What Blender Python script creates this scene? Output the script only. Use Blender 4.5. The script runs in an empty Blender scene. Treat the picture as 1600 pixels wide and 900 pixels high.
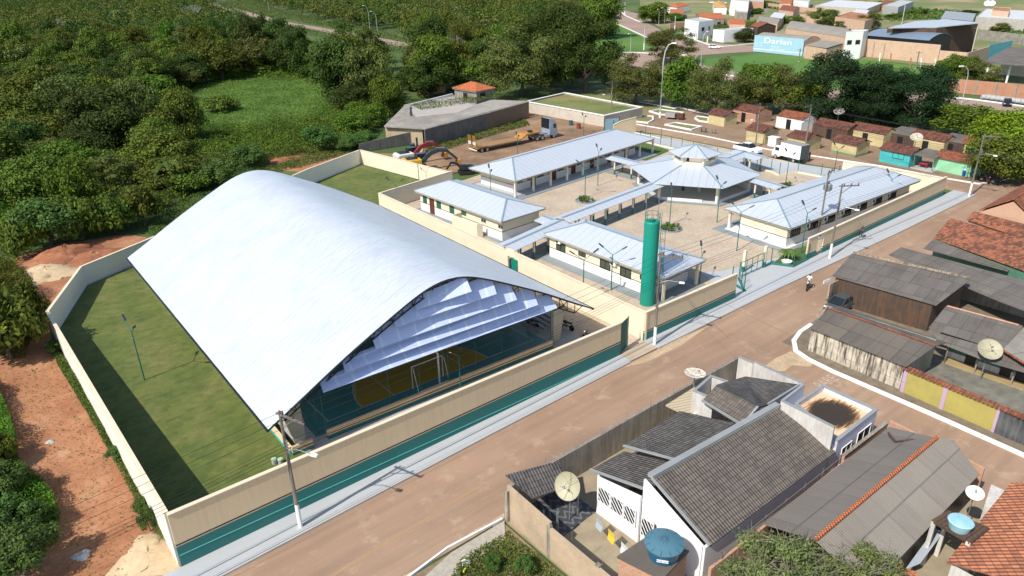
import bpy, bmesh, math, random
import numpy as np
from mathutils import Vector, Matrix
R_ = math.radians
rnd = random.Random(7)
SC = bpy.context.scene
COL = SC.collection

# ---------------------------------------------------------------- camera
PITCH, ROLL, YAW, FPX, CAMH = 0.42976, -0.02413, 0.67723, 1131.1, 33.0
_fw = Vector((math.sin(YAW)*math.cos(PITCH), math.cos(YAW)*math.cos(PITCH), -math.sin(PITCH)))
_rt = Vector((math.cos(YAW), -math.sin(YAW), 0))
_up = _rt.cross(_fw)
CR = _rt*math.cos(ROLL) + _up*math.sin(ROLL)
CU = _up*math.cos(ROLL) - _rt*math.sin(ROLL)
cam = bpy.data.cameras.new('camera'); camo = bpy.data.objects.new('camera', cam); COL.objects.link(camo)
m = Matrix((CR, CU, -_fw)).transposed().to_4x4(); m.translation = (0, 0, CAMH)
camo.matrix_world = m
cam.sensor_width = 36; cam.lens = FPX/1600*36; cam.clip_end = 6000; cam.clip_start = .5
SC.camera = camo

# ---------------------------------------------------------------- light
SUN_EL, SUN_AZ = R_(47.5), R_(187)          # direction towards the sun, azimuth from +X
world = bpy.data.worlds.new('World'); SC.world = world; world.use_nodes = True
nt = world.node_tree; bgn = nt.nodes['Background']
sky = nt.nodes.new('ShaderNodeTexSky'); sky.sky_type = 'NISHITA'; sky.sun_disc = False
sky.sun_elevation = SUN_EL
sky.sun_rotation = math.pi/2 - SUN_AZ
nt.links.new(sky.outputs[0], bgn.inputs[0]); bgn.inputs[1].default_value = 0.135
sun = bpy.data.lights.new('sun', 'SUN'); sun.energy = 4.3; sun.angle = R_(.5); sun.color = (1, .945, .86)
suno = bpy.data.objects.new('sun', sun); COL.objects.link(suno)
sd = Vector((math.cos(SUN_AZ)*math.cos(SUN_EL), math.sin(SUN_AZ)*math.cos(SUN_EL), math.sin(SUN_EL)))
suno.rotation_euler = sd.to_track_quat('Z', 'Y').to_euler(); suno.location = (0, 0, 80)
SC.view_settings.view_transform = 'Standard'; SC.view_settings.look = 'None'
SC.view_settings.exposure = 0.38; SC.view_settings.gamma = 1
SC.render.engine = 'CYCLES'
SC.cycles.max_bounces = 5; SC.cycles.diffuse_bounces = 3; SC.cycles.transparent_max_bounces = 6

# ---------------------------------------------------------------- pixel (of the 1600x900 photo) to place on level z
def P(px, py, z=0.0):
    d = CR*((px-800)/FPX) - CU*((py-450)/FPX) + _fw
    t = (z-CAMH)/d.z
    return Vector((d.x*t, d.y*t, z))
def PY(px, py, y):
    d = CR*((px-800)/FPX) - CU*((py-450)/FPX) + _fw
    t = y/d.y
    return Vector((d.x*t, y, CAMH+d.z*t))
def PJ(v):
    v = Vector(v)-Vector((0, 0, CAMH)); w = v.dot(_fw)
    return 800+FPX*v.dot(CR)/w, 450-FPX*v.dot(CU)/w
def HT(base, top, z0=0):
    b = P(*base, z0); d = CR*((top[0]-800)/FPX) - CU*((top[1]-450)/FPX) + _fw
    return CAMH + d.z*math.hypot(b.x, b.y)/math.hypot(d.x, d.y)
def V(*a): return Vector(a)

# ---------------------------------------------------------------- materials
MATS = {}
def nodes_of(name):
    m = bpy.data.materials.new(name); m.use_nodes = True
    t = m.node_tree; b = t.nodes['Principled BSDF']
    return m, t, b
def N(t, ty, **k):
    n = t.nodes.new(ty)
    for a, v in k.items():
        if a in n.inputs: n.inputs[a].default_value = v
        else: setattr(n, a, v)
    return n
def c4(c): return (c[0], c[1], c[2], 1)
def ramp(t, fac, stops):
    r = t.nodes.new('ShaderNodeValToRGB'); e = r.color_ramp.elements
    while len(e) < len(stops): e.new(.5)
    for i, (p, c) in enumerate(stops): e[i].position = p; e[i].color = c4(c) if len(c) == 3 else c
    t.links.new(fac, r.inputs[0]); return r.outputs[0]
def mixc(t, fac, a, b, mode='MIX'):
    n = t.nodes.new('ShaderNodeMix'); n.data_type = 'RGBA'; n.blend_type = mode
    for s, v in ((0, fac), (6, a), (7, b)):
        if isinstance(v, (int, float)): n.inputs[s].default_value = v
        elif isinstance(v, tuple): n.inputs[s].default_value = c4(v)
        else: t.links.new(v, n.inputs[s])
    return n.outputs[2]
def math_(t, op, a, b=None, c=None):
    n = t.nodes.new('ShaderNodeMath'); n.operation = op
    for i, v in enumerate((a, b, c)):
        if v is None: continue
        if isinstance(v, (int, float)): n.inputs[i].default_value = v
        else: t.links.new(v, n.inputs[i])
    return n.outputs[0]
def noise(t, vec, scale, detail=3, rough=.6, out=0):
    n = t.nodes.new('ShaderNodeTexNoise'); n.inputs['Scale'].default_value = scale
    n.inputs['Detail'].default_value = detail; n.inputs['Roughness'].default_value = rough
    if vec is not None: t.links.new(vec, n.inputs['Vector'])
    return n.outputs[out]
def coords(t): return t.nodes.new('ShaderNodeTexCoord')
def sc_vec(t, vec, s):
    n = t.nodes.new('ShaderNodeMapping'); n.inputs['Scale'].default_value = s
    t.links.new(vec, n.inputs['Vector']); return n.outputs[0]
def bump(t, b, h, strength=.3, dist=.05):
    n = t.nodes.new('ShaderNodeBump'); n.inputs['Strength'].default_value = strength
    n.inputs['Distance'].default_value = dist
    t.links.new(h, n.inputs['Height']); t.links.new(n.outputs[0], b.inputs['Normal'])
def cached(fn):
    def w(name, *a, **k):
        if name not in MATS: MATS[name] = fn(name, *a, **k)
        return MATS[name]
    return w
@cached
def paint(name, col, rough=.6, metal=0, dirt=.12, dirtcol=None, scale=.6, streak=0):
    """plain painted or rendered surface with uneven tone and a little dirt"""
    m, t, b = nodes_of(name); b.inputs['Roughness'].default_value = rough; b.inputs['Metallic'].default_value = metal
    tc = coords(t); ob = tc.outputs['Object']
    n1 = noise(t, ob, scale, 5, .65)
    dc = dirtcol or tuple(x*.45 for x in col)
    f = ramp(t, n1, [(.35, (0, 0, 0)), (.8, (1, 1, 1))])
    f = math_(t, 'MULTIPLY', f, dirt*2)
    c = mixc(t, f, col, dc)
    if streak:
        n2 = noise(t, sc_vec(t, ob, (2.6, 2.6, .22)), 1.6, 4, .7)
        f2 = ramp(t, n2, [(.45, (0, 0, 0)), (.62, (1, 1, 1))])
        c = mixc(t, math_(t, 'MULTIPLY', f2, streak), c, dc)
    t.links.new(c, b.inputs['Base Color'])
    bump(t, b, noise(t, ob, 14, 3), .12, .02)
    return m
@cached
def plain(name, col, rough=.5, metal=0, emit=0, trans=0):
    m, t, b = nodes_of(name); b.inputs['Base Color'].default_value = c4(col)
    b.inputs['Roughness'].default_value = rough; b.inputs['Metallic'].default_value = metal
    return m
@cached
def ribbed(name, col, col2, period=1.0, rough=.35, metal=.25, rib=.3, patch=None, dirt=.25, seam=.25, rows=0, bump_s=.5, rowline=.4):
    """sheet roof: ribs run down the slope (uv.x along the eave, uv.y up the slope, in metres)"""
    m, t, b = nodes_of(name); b.inputs['Roughness'].default_value = rough; b.inputs['Metallic'].default_value = metal
    tc = coords(t); uv = tc.outputs['UV']; ob = tc.outputs['Object']
    sp = t.nodes.new('ShaderNodeSeparateXYZ'); t.links.new(uv, sp.inputs[0])
    u, v = sp.outputs[0], sp.outputs[1]
    fr = math_(t, 'FRACT', math_(t, 'DIVIDE', u, period))
    ln = math_(t, 'LESS_THAN', fr, .13)
    c = mixc(t, math_(t, 'MULTIPLY', ln, seam), col, col2)
    n1 = noise(t, ob, .35, 5, .6)
    c = mixc(t, math_(t, 'MULTIPLY', ramp(t, n1, [(.4, (0, 0, 0)), (.75, (1, 1, 1))]), dirt), c, col2)
    st = noise(t, sc_vec(t, uv, (3, .25, 1)), 1.5, 4, .7)
    c = mixc(t, math_(t, 'MULTIPLY', ramp(t, st, [(.45, (0, 0, 0)), (.7, (1, 1, 1))]), dirt), c, col2)
    if patch or rows:
        w = t.nodes.new('ShaderNodeTexWhiteNoise'); w.noise_dimensions = '2D'
        cb = t.nodes.new('ShaderNodeCombineXYZ')
        t.links.new(math_(t, 'FLOOR', math_(t, 'DIVIDE', u, period*1.0)), cb.inputs[0])
        t.links.new(math_(t, 'FLOOR', math_(t, 'DIVIDE', v, rows or 2.4)), cb.inputs[1])
        t.links.new(cb.outputs[0], w.inputs['Vector'])
        if patch:
            c = mixc(t, math_(t, 'MULTIPLY', w.outputs['Value'], .38), c, patch)
        rw = math_(t, 'LESS_THAN', math_(t, 'FRACT', math_(t, 'DIVIDE', v, rows or 2.4)), .05)
        c = mixc(t, math_(t, 'MULTIPLY', rw, rowline), c, tuple(x*.35 for x in col2))
    t.links.new(c, b.inputs['Base Color'])
    wv = math_(t, 'SINE', math_(t, 'MULTIPLY', u, 6.2832/rib))
    bump(t, b, wv, bump_s, .05)
    return m
@cached
def tiles(name, col, col2, mould, du=.22, dv=.38, mould_amt=.5, rough=.85):
    """clay roof tiles: half round columns down the slope, shadowed course lines, dark mould"""
    m, t, b = nodes_of(name); b.inputs['Roughness'].default_value = rough
    tc = coords(t); uv = tc.outputs['UV']; ob = tc.outputs['Object']
    sp = t.nodes.new('ShaderNodeSeparateXYZ'); t.links.new(uv, sp.inputs[0]); u, v = sp.outputs[0], sp.outputs[1]
    w = t.nodes.new('ShaderNodeTexWhiteNoise'); w.noise_dimensions = '2D'; cb = t.nodes.new('ShaderNodeCombineXYZ')
    t.links.new(math_(t, 'FLOOR', math_(t, 'DIVIDE', u, du)), cb.inputs[0]); t.links.new(math_(t, 'FLOOR', math_(t, 'DIVIDE', v, dv)), cb.inputs[1])
    t.links.new(cb.outputs[0], w.inputs['Vector'])
    c = mixc(t, w.outputs['Value'], col, col2)
    n = noise(t, ob, .8, 6, .7)
    n2 = math_(t, 'ADD', n, math_(t, 'MULTIPLY', w.outputs['Value'], .16))
    c = mixc(t, math_(t, 'MULTIPLY', ramp(t, n2, [(.52, (0, 0, 0)), (.68, (1, 1, 1))]), mould_amt), c, mould)
    rw = math_(t, 'LESS_THAN', math_(t, 'FRACT', math_(t, 'DIVIDE', v, dv)), .14)
    cl = math_(t, 'MULTIPLY', math_(t, 'LESS_THAN', math_(t, 'FRACT', math_(t, 'DIVIDE', u, du)), .2), .45)
    c = mixc(t, math_(t, 'MULTIPLY', math_(t, 'MAXIMUM', rw, cl), .62), c, tuple(x*.3 for x in col2))
    t.links.new(c, b.inputs['Base Color'])
    h = math_(t, 'ADD', math_(t, 'SINE', math_(t, 'MULTIPLY', u, 6.2832/du)), math_(t, 'MULTIPLY', math_(t, 'FRACT', math_(t, 'DIVIDE', v, dv)), -1.2))
    bump(t, b, h, .7, .05)
    return m
@cached
def brick(name, col, col2, mortar, stain=.3, stainc=(.12, .09, .07), bw=.3, bh=.19):
    m, t, b = nodes_of(name); b.inputs['Roughness'].default_value = .9
    tc = coords(t); uv = tc.outputs['UV']; ob = tc.outputs['Object']
    br = N(t, 'ShaderNodeTexBrick'); t.links.new(uv, br.inputs['Vector'])
    br.inputs['Color1'].default_value = c4(col); br.inputs['Color2'].default_value = c4(col2); br.inputs['Mortar'].default_value = c4(mortar)
    br.inputs['Scale'].default_value = 1; br.inputs['Mortar Size'].default_value = .018
    br.inputs['Brick Width'].default_value = bw; br.inputs['Row Height'].default_value = bh
    n = noise(t, ob, .7, 6, .7)
    c = mixc(t, math_(t, 'MULTIPLY', ramp(t, n, [(.42, (0, 0, 0)), (.7, (1, 1, 1))]), stain), br.outputs['Color'], stainc)
    n3 = noise(t, ob, 3.5, 4, .7)
    c = mixc(t, math_(t, 'MULTIPLY', ramp(t, n3, [(.4, (0, 0, 0)), (.7, (1, 1, 1))]), .3), c, mortar)
    t.links.new(c, b.inputs['Base Color']); bump(t, b, br.outputs['Fac'], -.3, .02)
    return m
@cached
def ground(name, stops, scale=.15, scale2=2.5, amt2=.35, dark=(.03, .03, .02), rough=.95, bump_s=.4, extra=None):
    """soil, grass or asphalt: big patches from the stops, small grain on top"""
    m, t, b = nodes_of(name); b.inputs['Roughness'].default_value = rough
    tc = coords(t); ob = tc.outputs['Object']
    n1 = noise(t, ob, scale, 7, .62)
    c = ramp(t, n1, stops)
    n2 = noise(t, ob, scale2, 5, .7)
    c = mixc(t, math_(t, 'MULTIPLY', ramp(t, n2, [(.45, (0, 0, 0)), (.75, (1, 1, 1))]), amt2), c, dark)
    if extra: c = extra(t, ob, c)
    t.links.new(c, b.inputs['Base Color'])
    bump(t, b, n2, bump_s, .1)
    return m
@cached
def leafmat(name, c1, c2, trans=.25, var=.25):
    m, t, b = nodes_of(name)
    oi = t.nodes.new('ShaderNodeObjectInfo'); gi = t.nodes.new('ShaderNodeNewGeometry')
    c = mixc(t, gi.outputs['Random Per Island'], c1, c2)
    hs = t.nodes.new('ShaderNodeHueSaturation')
    t.links.new(math_(t, 'ADD', .5-.035, math_(t, 'MULTIPLY', oi.outputs['Random'], .055)), hs.inputs['Hue'])
    t.links.new(math_(t, 'ADD', 1.18-var, math_(t, 'MULTIPLY', oi.outputs['Random'], var*2)), hs.inputs['Value'])
    tc = coords(t); nz = noise(t, tc.outputs['Object'], .16, 3, .6)
    c = mixc(t, ramp(t, nz, [(.38, (0, 0, 0)), (.62, (1, 1, 1))]), mixc(t, 1.0, c, (.62, .66, .6), 'MULTIPLY'), c)
    t.links.new(c, hs.inputs['Color'])
    t.links.new(hs.outputs[0], b.inputs['Base Color']); b.inputs['Roughness'].default_value = .75; b.inputs['Specular IOR Level'].default_value = .2
    tr = t.nodes.new('ShaderNodeBsdfTranslucent'); mx = t.nodes.new('ShaderNodeMixShader'); mx.inputs[0].default_value = trans
    t.links.new(hs.outputs[0], tr.inputs[0]); t.links.new(b.outputs[0], mx.inputs[1]); t.links.new(tr.outputs[0], mx.inputs[2])
    t.links.new(mx.outputs[0], t.nodes['Material Output'].inputs[0])
    return m

# ---------------------------------------------------------------- mesh builder
class MB:
    def __init__(s): s.v = []; s.f = []; s.mi = []; s.m = 0
    def mat(s, i): s.m = i; return s
    def face(s, pts):
        n = len(s.v); s.v += [tuple(p) for p in pts]; s.f.append(tuple(range(n, n+len(pts)))); s.mi.append(s.m); return s
    def poly(s, verts, faces):
        n = len(s.v); s.v += [tuple(p) for p in verts]
        for f in faces: s.f.append(tuple(n+i for i in f)); s.mi.append(s.m)
        return s
    def box(s, c, size, rz=0, axes=None):
        c = Vector(c); hx, hy, hz = [x/2 for x in size]
        if axes: X, Y, Z = [Vector(a).normalized() for a in axes]
        else: X, Y, Z = Vector((math.cos(rz), math.sin(rz), 0)), Vector((-math.sin(rz), math.cos(rz), 0)), Vector((0, 0, 1))
        vs = [c+X*(sx*hx)+Y*(sy*hy)+Z*(sz*hz) for sz in (-1, 1) for sx, sy in ((-1, -1), (1, -1), (1, 1), (-1, 1))]
        return s.poly(vs, [(3, 2, 1, 0), (4, 5, 6, 7), (0, 1, 5, 4), (1, 2, 6, 5), (2, 3, 7, 6), (3, 0, 4, 7)])
    def beam(s, a, b, w, h=None, up=(0, 0, 1)):
        a, b = Vector(a), Vector(b); d = b-a; L = d.length
        if L < 1e-6: return s
        X = d/L; Y = Vector(up).cross(X)
        if Y.length < 1e-3: Y = Vector((1, 0, 0)).cross(X)
        Y.normalize(); Z = X.cross(Y)
        return s.box((a+b)/2, (L, w, h or w), axes=(X, Y, Z))
    def prism(s, poly, z0, z1):
        """poly: xy (or xyz, z ignored); z0/z1 numbers or lists per corner"""
        n = len(poly)
        if sum(poly[i][0]*poly[(i+1) % n][1]-poly[(i+1) % n][0]*poly[i][1] for i in range(n)) < 0:
            poly = list(reversed(poly))
            if not isinstance(z0, (int, float)): z0 = list(reversed(z0))
            if not isinstance(z1, (int, float)): z1 = list(reversed(z1))
        a = [z0]*n if isinstance(z0, (int, float)) else z0; b = [z1]*n if isinstance(z1, (int, float)) else z1
        vs = [(p[0], p[1], a[i]) for i, p in enumerate(poly)]+[(p[0], p[1], b[i]) for i, p in enumerate(poly)]
        return s.poly(vs, [tuple(reversed(range(n))), tuple(range(n, 2*n))]+[(i, (i+1) % n, n+(i+1) % n, n+i) for i in range(n)])
    def slab(s, pts, th=.06):
        """sloping plate from its top outline (any winding), thickened downwards"""
        pts = [Vector(p) for p in pts]; n = len(pts)
        nr = Vector((0, 0, 0))
        for i in range(n): nr += pts[i].cross(pts[(i+1) % n])
        if nr.z < 0: pts.reverse()
        lo = [p-Vector((0, 0, th)) for p in pts]
        return s.poly(pts+lo, [tuple(range(n)), tuple(reversed(range(n, 2*n)))]+[((i+1) % n, i, n+i, n+(i+1) % n) for i in range(n)])
    def tube(s, pts, r, n=8, caps=True):
        pts = [Vector(p) for p in pts]; rs = r if isinstance(r, (list, tuple)) else [r]*len(pts); base = len(s.v); k = len(pts)
        for i, p in enumerate(pts):
            d = (pts[min(i+1, k-1)]-pts[max(i-1, 0)]).normalized()
            a = d.cross(Vector((0, 0, 1)))
            if a.length < 1e-3: a = Vector((1, 0, 0))
            a.normalize(); b = d.cross(a)
            s.v += [tuple(p+(a*math.cos(2*math.pi*j/n)+b*math.sin(2*math.pi*j/n))*rs[i]) for j in range(n)]
        for i in range(k-1):
            for j in range(n):
                s.f.append((base+i*n+j, base+(i+1)*n+j, base+(i+1)*n+(j+1) % n, base+i*n+(j+1) % n)); s.mi.append(s.m)
        if caps:
            s.f.append(tuple(base+j for j in range(n))); s.mi.append(s.m)
            s.f.append(tuple(base+(k-1)*n+j for j in reversed(range(n)))); s.mi.append(s.m)
        return s
    def lathe(s, prof, c=(0, 0, 0), n=16, axis=None):
        """prof: (radius, height) pairs"""
        c = Vector(c); base = len(s.v); Z = Vector(axis or (0, 0, 1)).normalized()
        X = Z.cross(Vector((0, 1, 0)) if abs(Z.y) < .9 else Vector((1, 0, 0))).normalized(); Y = Z.cross(X)
        for r, h in prof:
            s.v += [tuple(c+Z*h+(X*math.cos(2*math.pi*j/n)+Y*math.sin(2*math.pi*j/n))*r) for j in range(n)]
        for i in range(len(prof)-1):
            for j in range(n):
                s.f.append((base+i*n+j, base+i*n+(j+1) % n, base+(i+1)*n+(j+1) % n, base+(i+1)*n+j)); s.mi.append(s.m)
        s.f.append(tuple(base+j for j in reversed(range(n)))); s.mi.append(s.m)
        e = base+(len(prof)-1)*n; s.f.append(tuple(e+j for j in range(n))); s.mi.append(s.m)
        return s
    def build(s, name, mats, parent=None, smooth=False, bevel=0):
        me = bpy.data.meshes.new(name)
        off = Vector((0, 0, 0))
        if parent is not None:
            q = parent
            while q is not None: off += q.location; q = q.parent
        me.from_pydata([(x-off.x, y-off.y, z-off.z) for x, y, z in s.v], [], s.f)
        if not isinstance(mats, (list, tuple)): mats = [mats]
        for m_ in mats: me.materials.append(m_)
        me.polygons.foreach_set('material_index', s.mi)
        if smooth: me.polygons.foreach_set('use_smooth', [True]*len(s.f))
        uvl = me.uv_layers.new(name='UVMap'); uvs = []
        Z = Vector((0, 0, 1))
        for p in me.polygons:
            n_ = p.normal; h = Z.cross(n_)
            if h.length < .05: h = Vector((1, 0, 0))
            h.normalize(); w = n_.cross(h)
            for li in p.vertices:
                co = me.vertices[li].co
                uvs += [co.dot(h)+off.x*h.x+off.y*h.y, co.dot(w)]
        uvl.data.foreach_set('uv', uvs)
        o = bpy.data.objects.new(name, me); COL.objects.link(o)
        if parent is not None: o.parent = parent
        if bevel:
            b = o.modifiers.new('bevel', 'BEVEL'); b.width = bevel; b.segments = 2; b.limit_method = 'ANGLE'
        return o
def tag(o, label=None, cat=None, group=None, kind=None):
    if label: o['label'] = label
    if cat: o['category'] = cat
    if group: o['group'] = group
    if kind: o['kind'] = kind
    return o
def thing(name, label, cat, loc=(0, 0, 0), group=None):
    o = bpy.data.objects.new(name, None); o.empty_display_size = .3; COL.objects.link(o); o.location = (loc[0], loc[1], loc[2] if len(loc) > 2 else 0)
    return tag(o, label, cat, group)
def copy_tree(o, loc=None, rz=None, label=None, scale=None, parent=None):
    c = o.copy(); COL.objects.link(c)
    if parent is not None: c.parent = parent
    if loc is not None: c.location = loc
    if rz is not None: c.rotation_euler = (0, 0, rz)
    if scale is not None: c.scale = (scale, scale, scale) if isinstance(scale, (int, float)) else scale
    if label: c['label'] = label
    for ch in list(o.children): copy_tree(ch, parent=c)
    return c
def struct(name, mb, mats, **k): return tag(mb.build(name, mats, **k), kind='structure')

def offset_poly(pts, d, closed=False):
    n = len(pts); out = []
    for i in range(n):
        p = Vector((pts[i][0], pts[i][1])); 
        a = Vector((pts[i-1][0], pts[i-1][1])) if (i > 0 or closed) else None
        b = Vector((pts[(i+1) % n][0], pts[(i+1) % n][1])) if (i < n-1 or closed) else None
        d1 = (p-a).normalized() if a is not None else None; d2 = (b-p).normalized() if b is not None else None
        if d1 is None: d1 = d2
        if d2 is None: d2 = d1
        n1 = Vector((-d1.y, d1.x)); n2 = Vector((-d2.y, d2.x)); mm = (n1+n2).normalized()
        k = 1/max(.3, mm.dot(n1)); out.append(p+mm*(d*k))
    return out
def strip(mb, pts, z0, z1, th, side=0, closed=False):
    """wall along a polyline, mitred; z0,z1 numbers or per point; th thickness; side shift in units of th"""
    A = offset_poly(pts, th*(.5+side), closed); B = offset_poly(pts, th*(-.5+side), closed)
    n = len(pts); f0 = (lambda i: z0) if isinstance(z0, (int, float)) else (lambda i: z0[i]); f1 = (lambda i: z1) if isinstance(z1, (int, float)) else (lambda i: z1[i])
    vs = []
    for i in range(n): vs += [(A[i].x, A[i].y, f0(i)), (B[i].x, B[i].y, f0(i)), (B[i].x, B[i].y, f1(i)), (A[i].x, A[i].y, f1(i))]
    fs = []
    for i in range(n if closed else n-1):
        a = 4*i; b = 4*((i+1) % n)
        fs += [(a+1, b+1, b+2, a+2), (b, a, a+3, b+3), (a+3, a+2, b+2, b+3), (a, b, b+1, a+1)]
    if not closed: fs += [(0, 1, 2, 3), (4*n-4+3, 4*n-4+2, 4*n-4+1, 4*n-4)]
    return mb.poly(vs, fs)
def fast_mesh(name, verts, quads, mat, parent=None, smooth=False):
    me = bpy.data.meshes.new(name); nv, nq = len(verts), len(quads); k = quads.shape[1]
    me.vertices.add(nv); me.vertices.foreach_set('co', verts.astype(np.float32).ravel())
    me.loops.add(nq*k); me.loops.foreach_set('vertex_index', quads.astype(np.int32).ravel())
    me.polygons.add(nq); me.polygons.foreach_set('loop_start', np.arange(0, nq*k, k, dtype=np.int32))
    me.update(calc_edges=True); me.validate()
    me.materials.append(mat)
    return me
def leaf_quads(c, nrm, size, rs, aspect=.6):
    """one bent-free leaf clump quad at each centre, facing nrm with a random spin"""
    n = len(c); nrm = nrm/np.linalg.norm(nrm, axis=1, keepdims=True)
    r = rs.normal(size=(n, 3)); a = np.cross(nrm, r); a /= np.linalg.norm(a, axis=1, keepdims=True)+1e-9; b = np.cross(nrm, a)
    s = size*(.6+.8*rs.random((n, 1))); w = s*aspect
    v = np.stack([c-a*s, c-b*w*(.6+.5*rs.random((n, 1))), c+a*s, c+b*w], 1).reshape(-1, 3)
    return v, np.arange(n*4).reshape(-1, 4)
# ================================================================ materials used widely
M_cream = paint('cream_wall_paint', (.74, .66, .49), dirt=.1)
M_tan = paint('tan_wall_paint', (.72, .56, .35), dirt=.08, dirtcol=(.50, .38, .23), streak=.2)
M_white = paint('white_wall_paint', (.78, .77, .74), dirt=.1)
M_teal = paint('teal_wall_paint', (.008, .16, .145), dirt=.2, rough=.6, dirtcol=(.05, .14, .12), streak=.3)
M_tealline = plain('pale_teal_line', (.12, .55, .48), .6)
M_band = plain('dark_band_paint', (.03, .02, .017), .7)
M_cap = paint('cream_coping', (.70, .60, .43), dirt=.15)
M_green = plain('green_metal_paint', (.0, .16, .11), .4, .1)
M_greenpost = plain('green_post_paint', (.01, .13, .10), .45, .1)
M_dark = plain('black_metal', (.015, .017, .02), .45, .3)
M_grey = plain('grey_metal', (.28, .29, .30), .4, .5)
M_lamphead = plain('lamp_head', (.05, .055, .06), .4, .3)
M_glass = plain('dark_glass', (.02, .03, .03), .08)
M_olive = plain('dark_window_panel', (.06, .075, .055), .3)
M_greenframe = plain('green_window_shutter', (.04, .11, .08), .45)
M_door = paint('brown_door', (.12, .03, .015), rough=.45, dirt=.1)
M_whitep = plain('white_paint', (.8, .8, .78), .55)
M_conc = paint('pale_concrete', (.42, .42, .40), rough=.85, dirt=.15, scale=.9)
M_bluegrey = paint('blue_grey_concrete', (.40, .415, .42), rough=.8, dirt=.1, scale=.5, dirtcol=(.26, .27, .27))
M_path = paint('grey_path', (.22, .25, .26), rough=.85, dirt=.15)
M_kerb = paint('whitewashed_kerb', (.78, .77, .73), rough=.85, dirt=.15, scale=1.5)
M_wroof = ribbed('white_sheet_roof', (.64, .68, .71), (.36, .42, .48), period=1.05, rough=.42, metal=.35, rib=.26, dirt=.1, seam=.35)
M_rcap = plain('bluish_ridge_cap', (.26, .35, .42), .4, .3)
M_vault = ribbed('white_vault_sheets', (.78, .80, .82), (.50, .56, .62), period=1.0, rough=.42, metal=.5, rib=.5, dirt=.4, seam=.3, bump_s=.16)
M_grass = ground('grass_green', [(.3, (.035, .075, .012)), (.5, (.06, .12, .02)), (.7, (.10, .13, .03))], .12, 4, .4)
M_dirt = ground('red_dirt', [(.25, (.16, .062, .028)), (.4, (.30, .125, .055)), (.58, (.38, .175, .085)), (.78, (.45, .29, .17))], .28, 2.6, .6, (.14, .06, .03))
M_sandy = ground('pale_sand', [(.3, (.46, .34, .20)), (.6, (.55, .42, .26)), (.8, (.38, .20, .10))], .35, 3, .3, (.25, .14, .07))
M_soilclod = ground('red_soil', [(.3, (.22, .08, .035)), (.6, (.33, .13, .06)), (.8, (.42, .25, .13))], .6, 3, .5, (.09, .04, .02))
def turf_extra(t, ob, c):
    br = N(t, 'ShaderNodeTexBrick'); mp = sc_vec(t, ob, (1, 1, 1)); t.links.new(mp, br.inputs['Vector'])
    br.inputs['Color1'].default_value = (.30, .34, .28, 1); br.inputs['Color2'].default_value = (.85, .78, .62, 1); br.inputs['Mortar'].default_value = (.45, .42, .3, 1)
    br.inputs['Scale'].default_value = 1; br.inputs['Mortar Size'].default_value = .015; br.inputs['Brick Width'].default_value = .65; br.inputs['Row Height'].default_value = .42
    nz = noise(t, ob, 1.2, 2, .5)
    return mixc(t, math_(t, 'MULTIPLY', nz, .95), c, mixc(t, 1.0, c, br.outputs['Color'], 'MULTIPLY'))
M_turf = ground('laid_turf', [(.3, (.085, .125, .022)), (.5, (.125, .16, .032)), (.72, (.20, .19, .06))], .22, 7, .35, (.05, .06, .015), extra=turf_extra)
def gravel_extra(t, ob, c):
    v = t.nodes.new('ShaderNodeTexVoronoi'); v.inputs['Scale'].default_value = 5.5; t.links.new(ob, v.inputs['Vector'])
    return mixc(t, .28, c, mixc(t, 1.0, c, v.outputs['Color'], 'MULTIPLY'))
M_gravel = ground('courtyard_gravel', [(.3, (.44, .35, .25)), (.55, (.53, .43, .32)), (.8, (.58, .49, .38))], .25, 6, .4, (.26, .19, .12), extra=gravel_extra)
def road_extra(t, ob, c):
    n = noise(t, sc_vec(t, ob, (.06, .9, 1)), 1.0, 6, .65)
    c = mixc(t, math_(t, 'MULTIPLY', ramp(t, n, [(.42, (0, 0, 0)), (.62, (1, 1, 1))]), .4), c, (.185, .13, .09))
    n = noise(t, ob, .5, 7, .72)
    return mixc(t, math_(t, 'MULTIPLY', ramp(t, n, [(.55, (0, 0, 0)), (.68, (1, 1, 1))]), .5), c, (.46, .36, .24))
M_road = ground('dusty_red_asphalt', [(.28, (.26, .162, .102)), (.5, (.33, .213, .138)), (.72, (.385, .26, .172))], .08, 22, .25, (.10, .07, .05), extra=road_extra, bump_s=.15)
M_road2 = ground('dark_dusty_asphalt', [(.3, (.145, .095, .07)), (.55, (.185, .12, .085)), (.8, (.23, .155, .11))], .1, 18, .3, (.07, .05, .04), bump_s=.15)
M_farroad = ground('far_dusty_asphalt', [(.3, (.26, .18, .14)), (.55, (.31, .22, .17)), (.8, (.36, .25, .18))], .06, 4, .2, (.16, .11, .08), bump_s=.1)

# ================================================================ the ground
def sheet(name, pts, z, mat, kind='structure'):
    mb = MB(); mb.prism([(p[0], p[1]) for p in pts], z-.3, z)
    return tag(mb.build(name, mat), kind=kind)
mb = MB(); mb.face([(-1150, -450, -.1), (1750, -450, -.1), (1750, 2250, -.1), (-1150, 2250, -.1)])
M_base = ground('scrub_ground', [(.3, (.04, .08, .015)), (.5, (.065, .11, .02)), (.68, (.10, .14, .03)), (.85, (.17, .15, .06))], .03, 1.2, .5, (.02, .03, .01))
struct('ground', mb, M_base)
def pix(l, z=0): return [P(x, y, z) for x, y in l]
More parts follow.
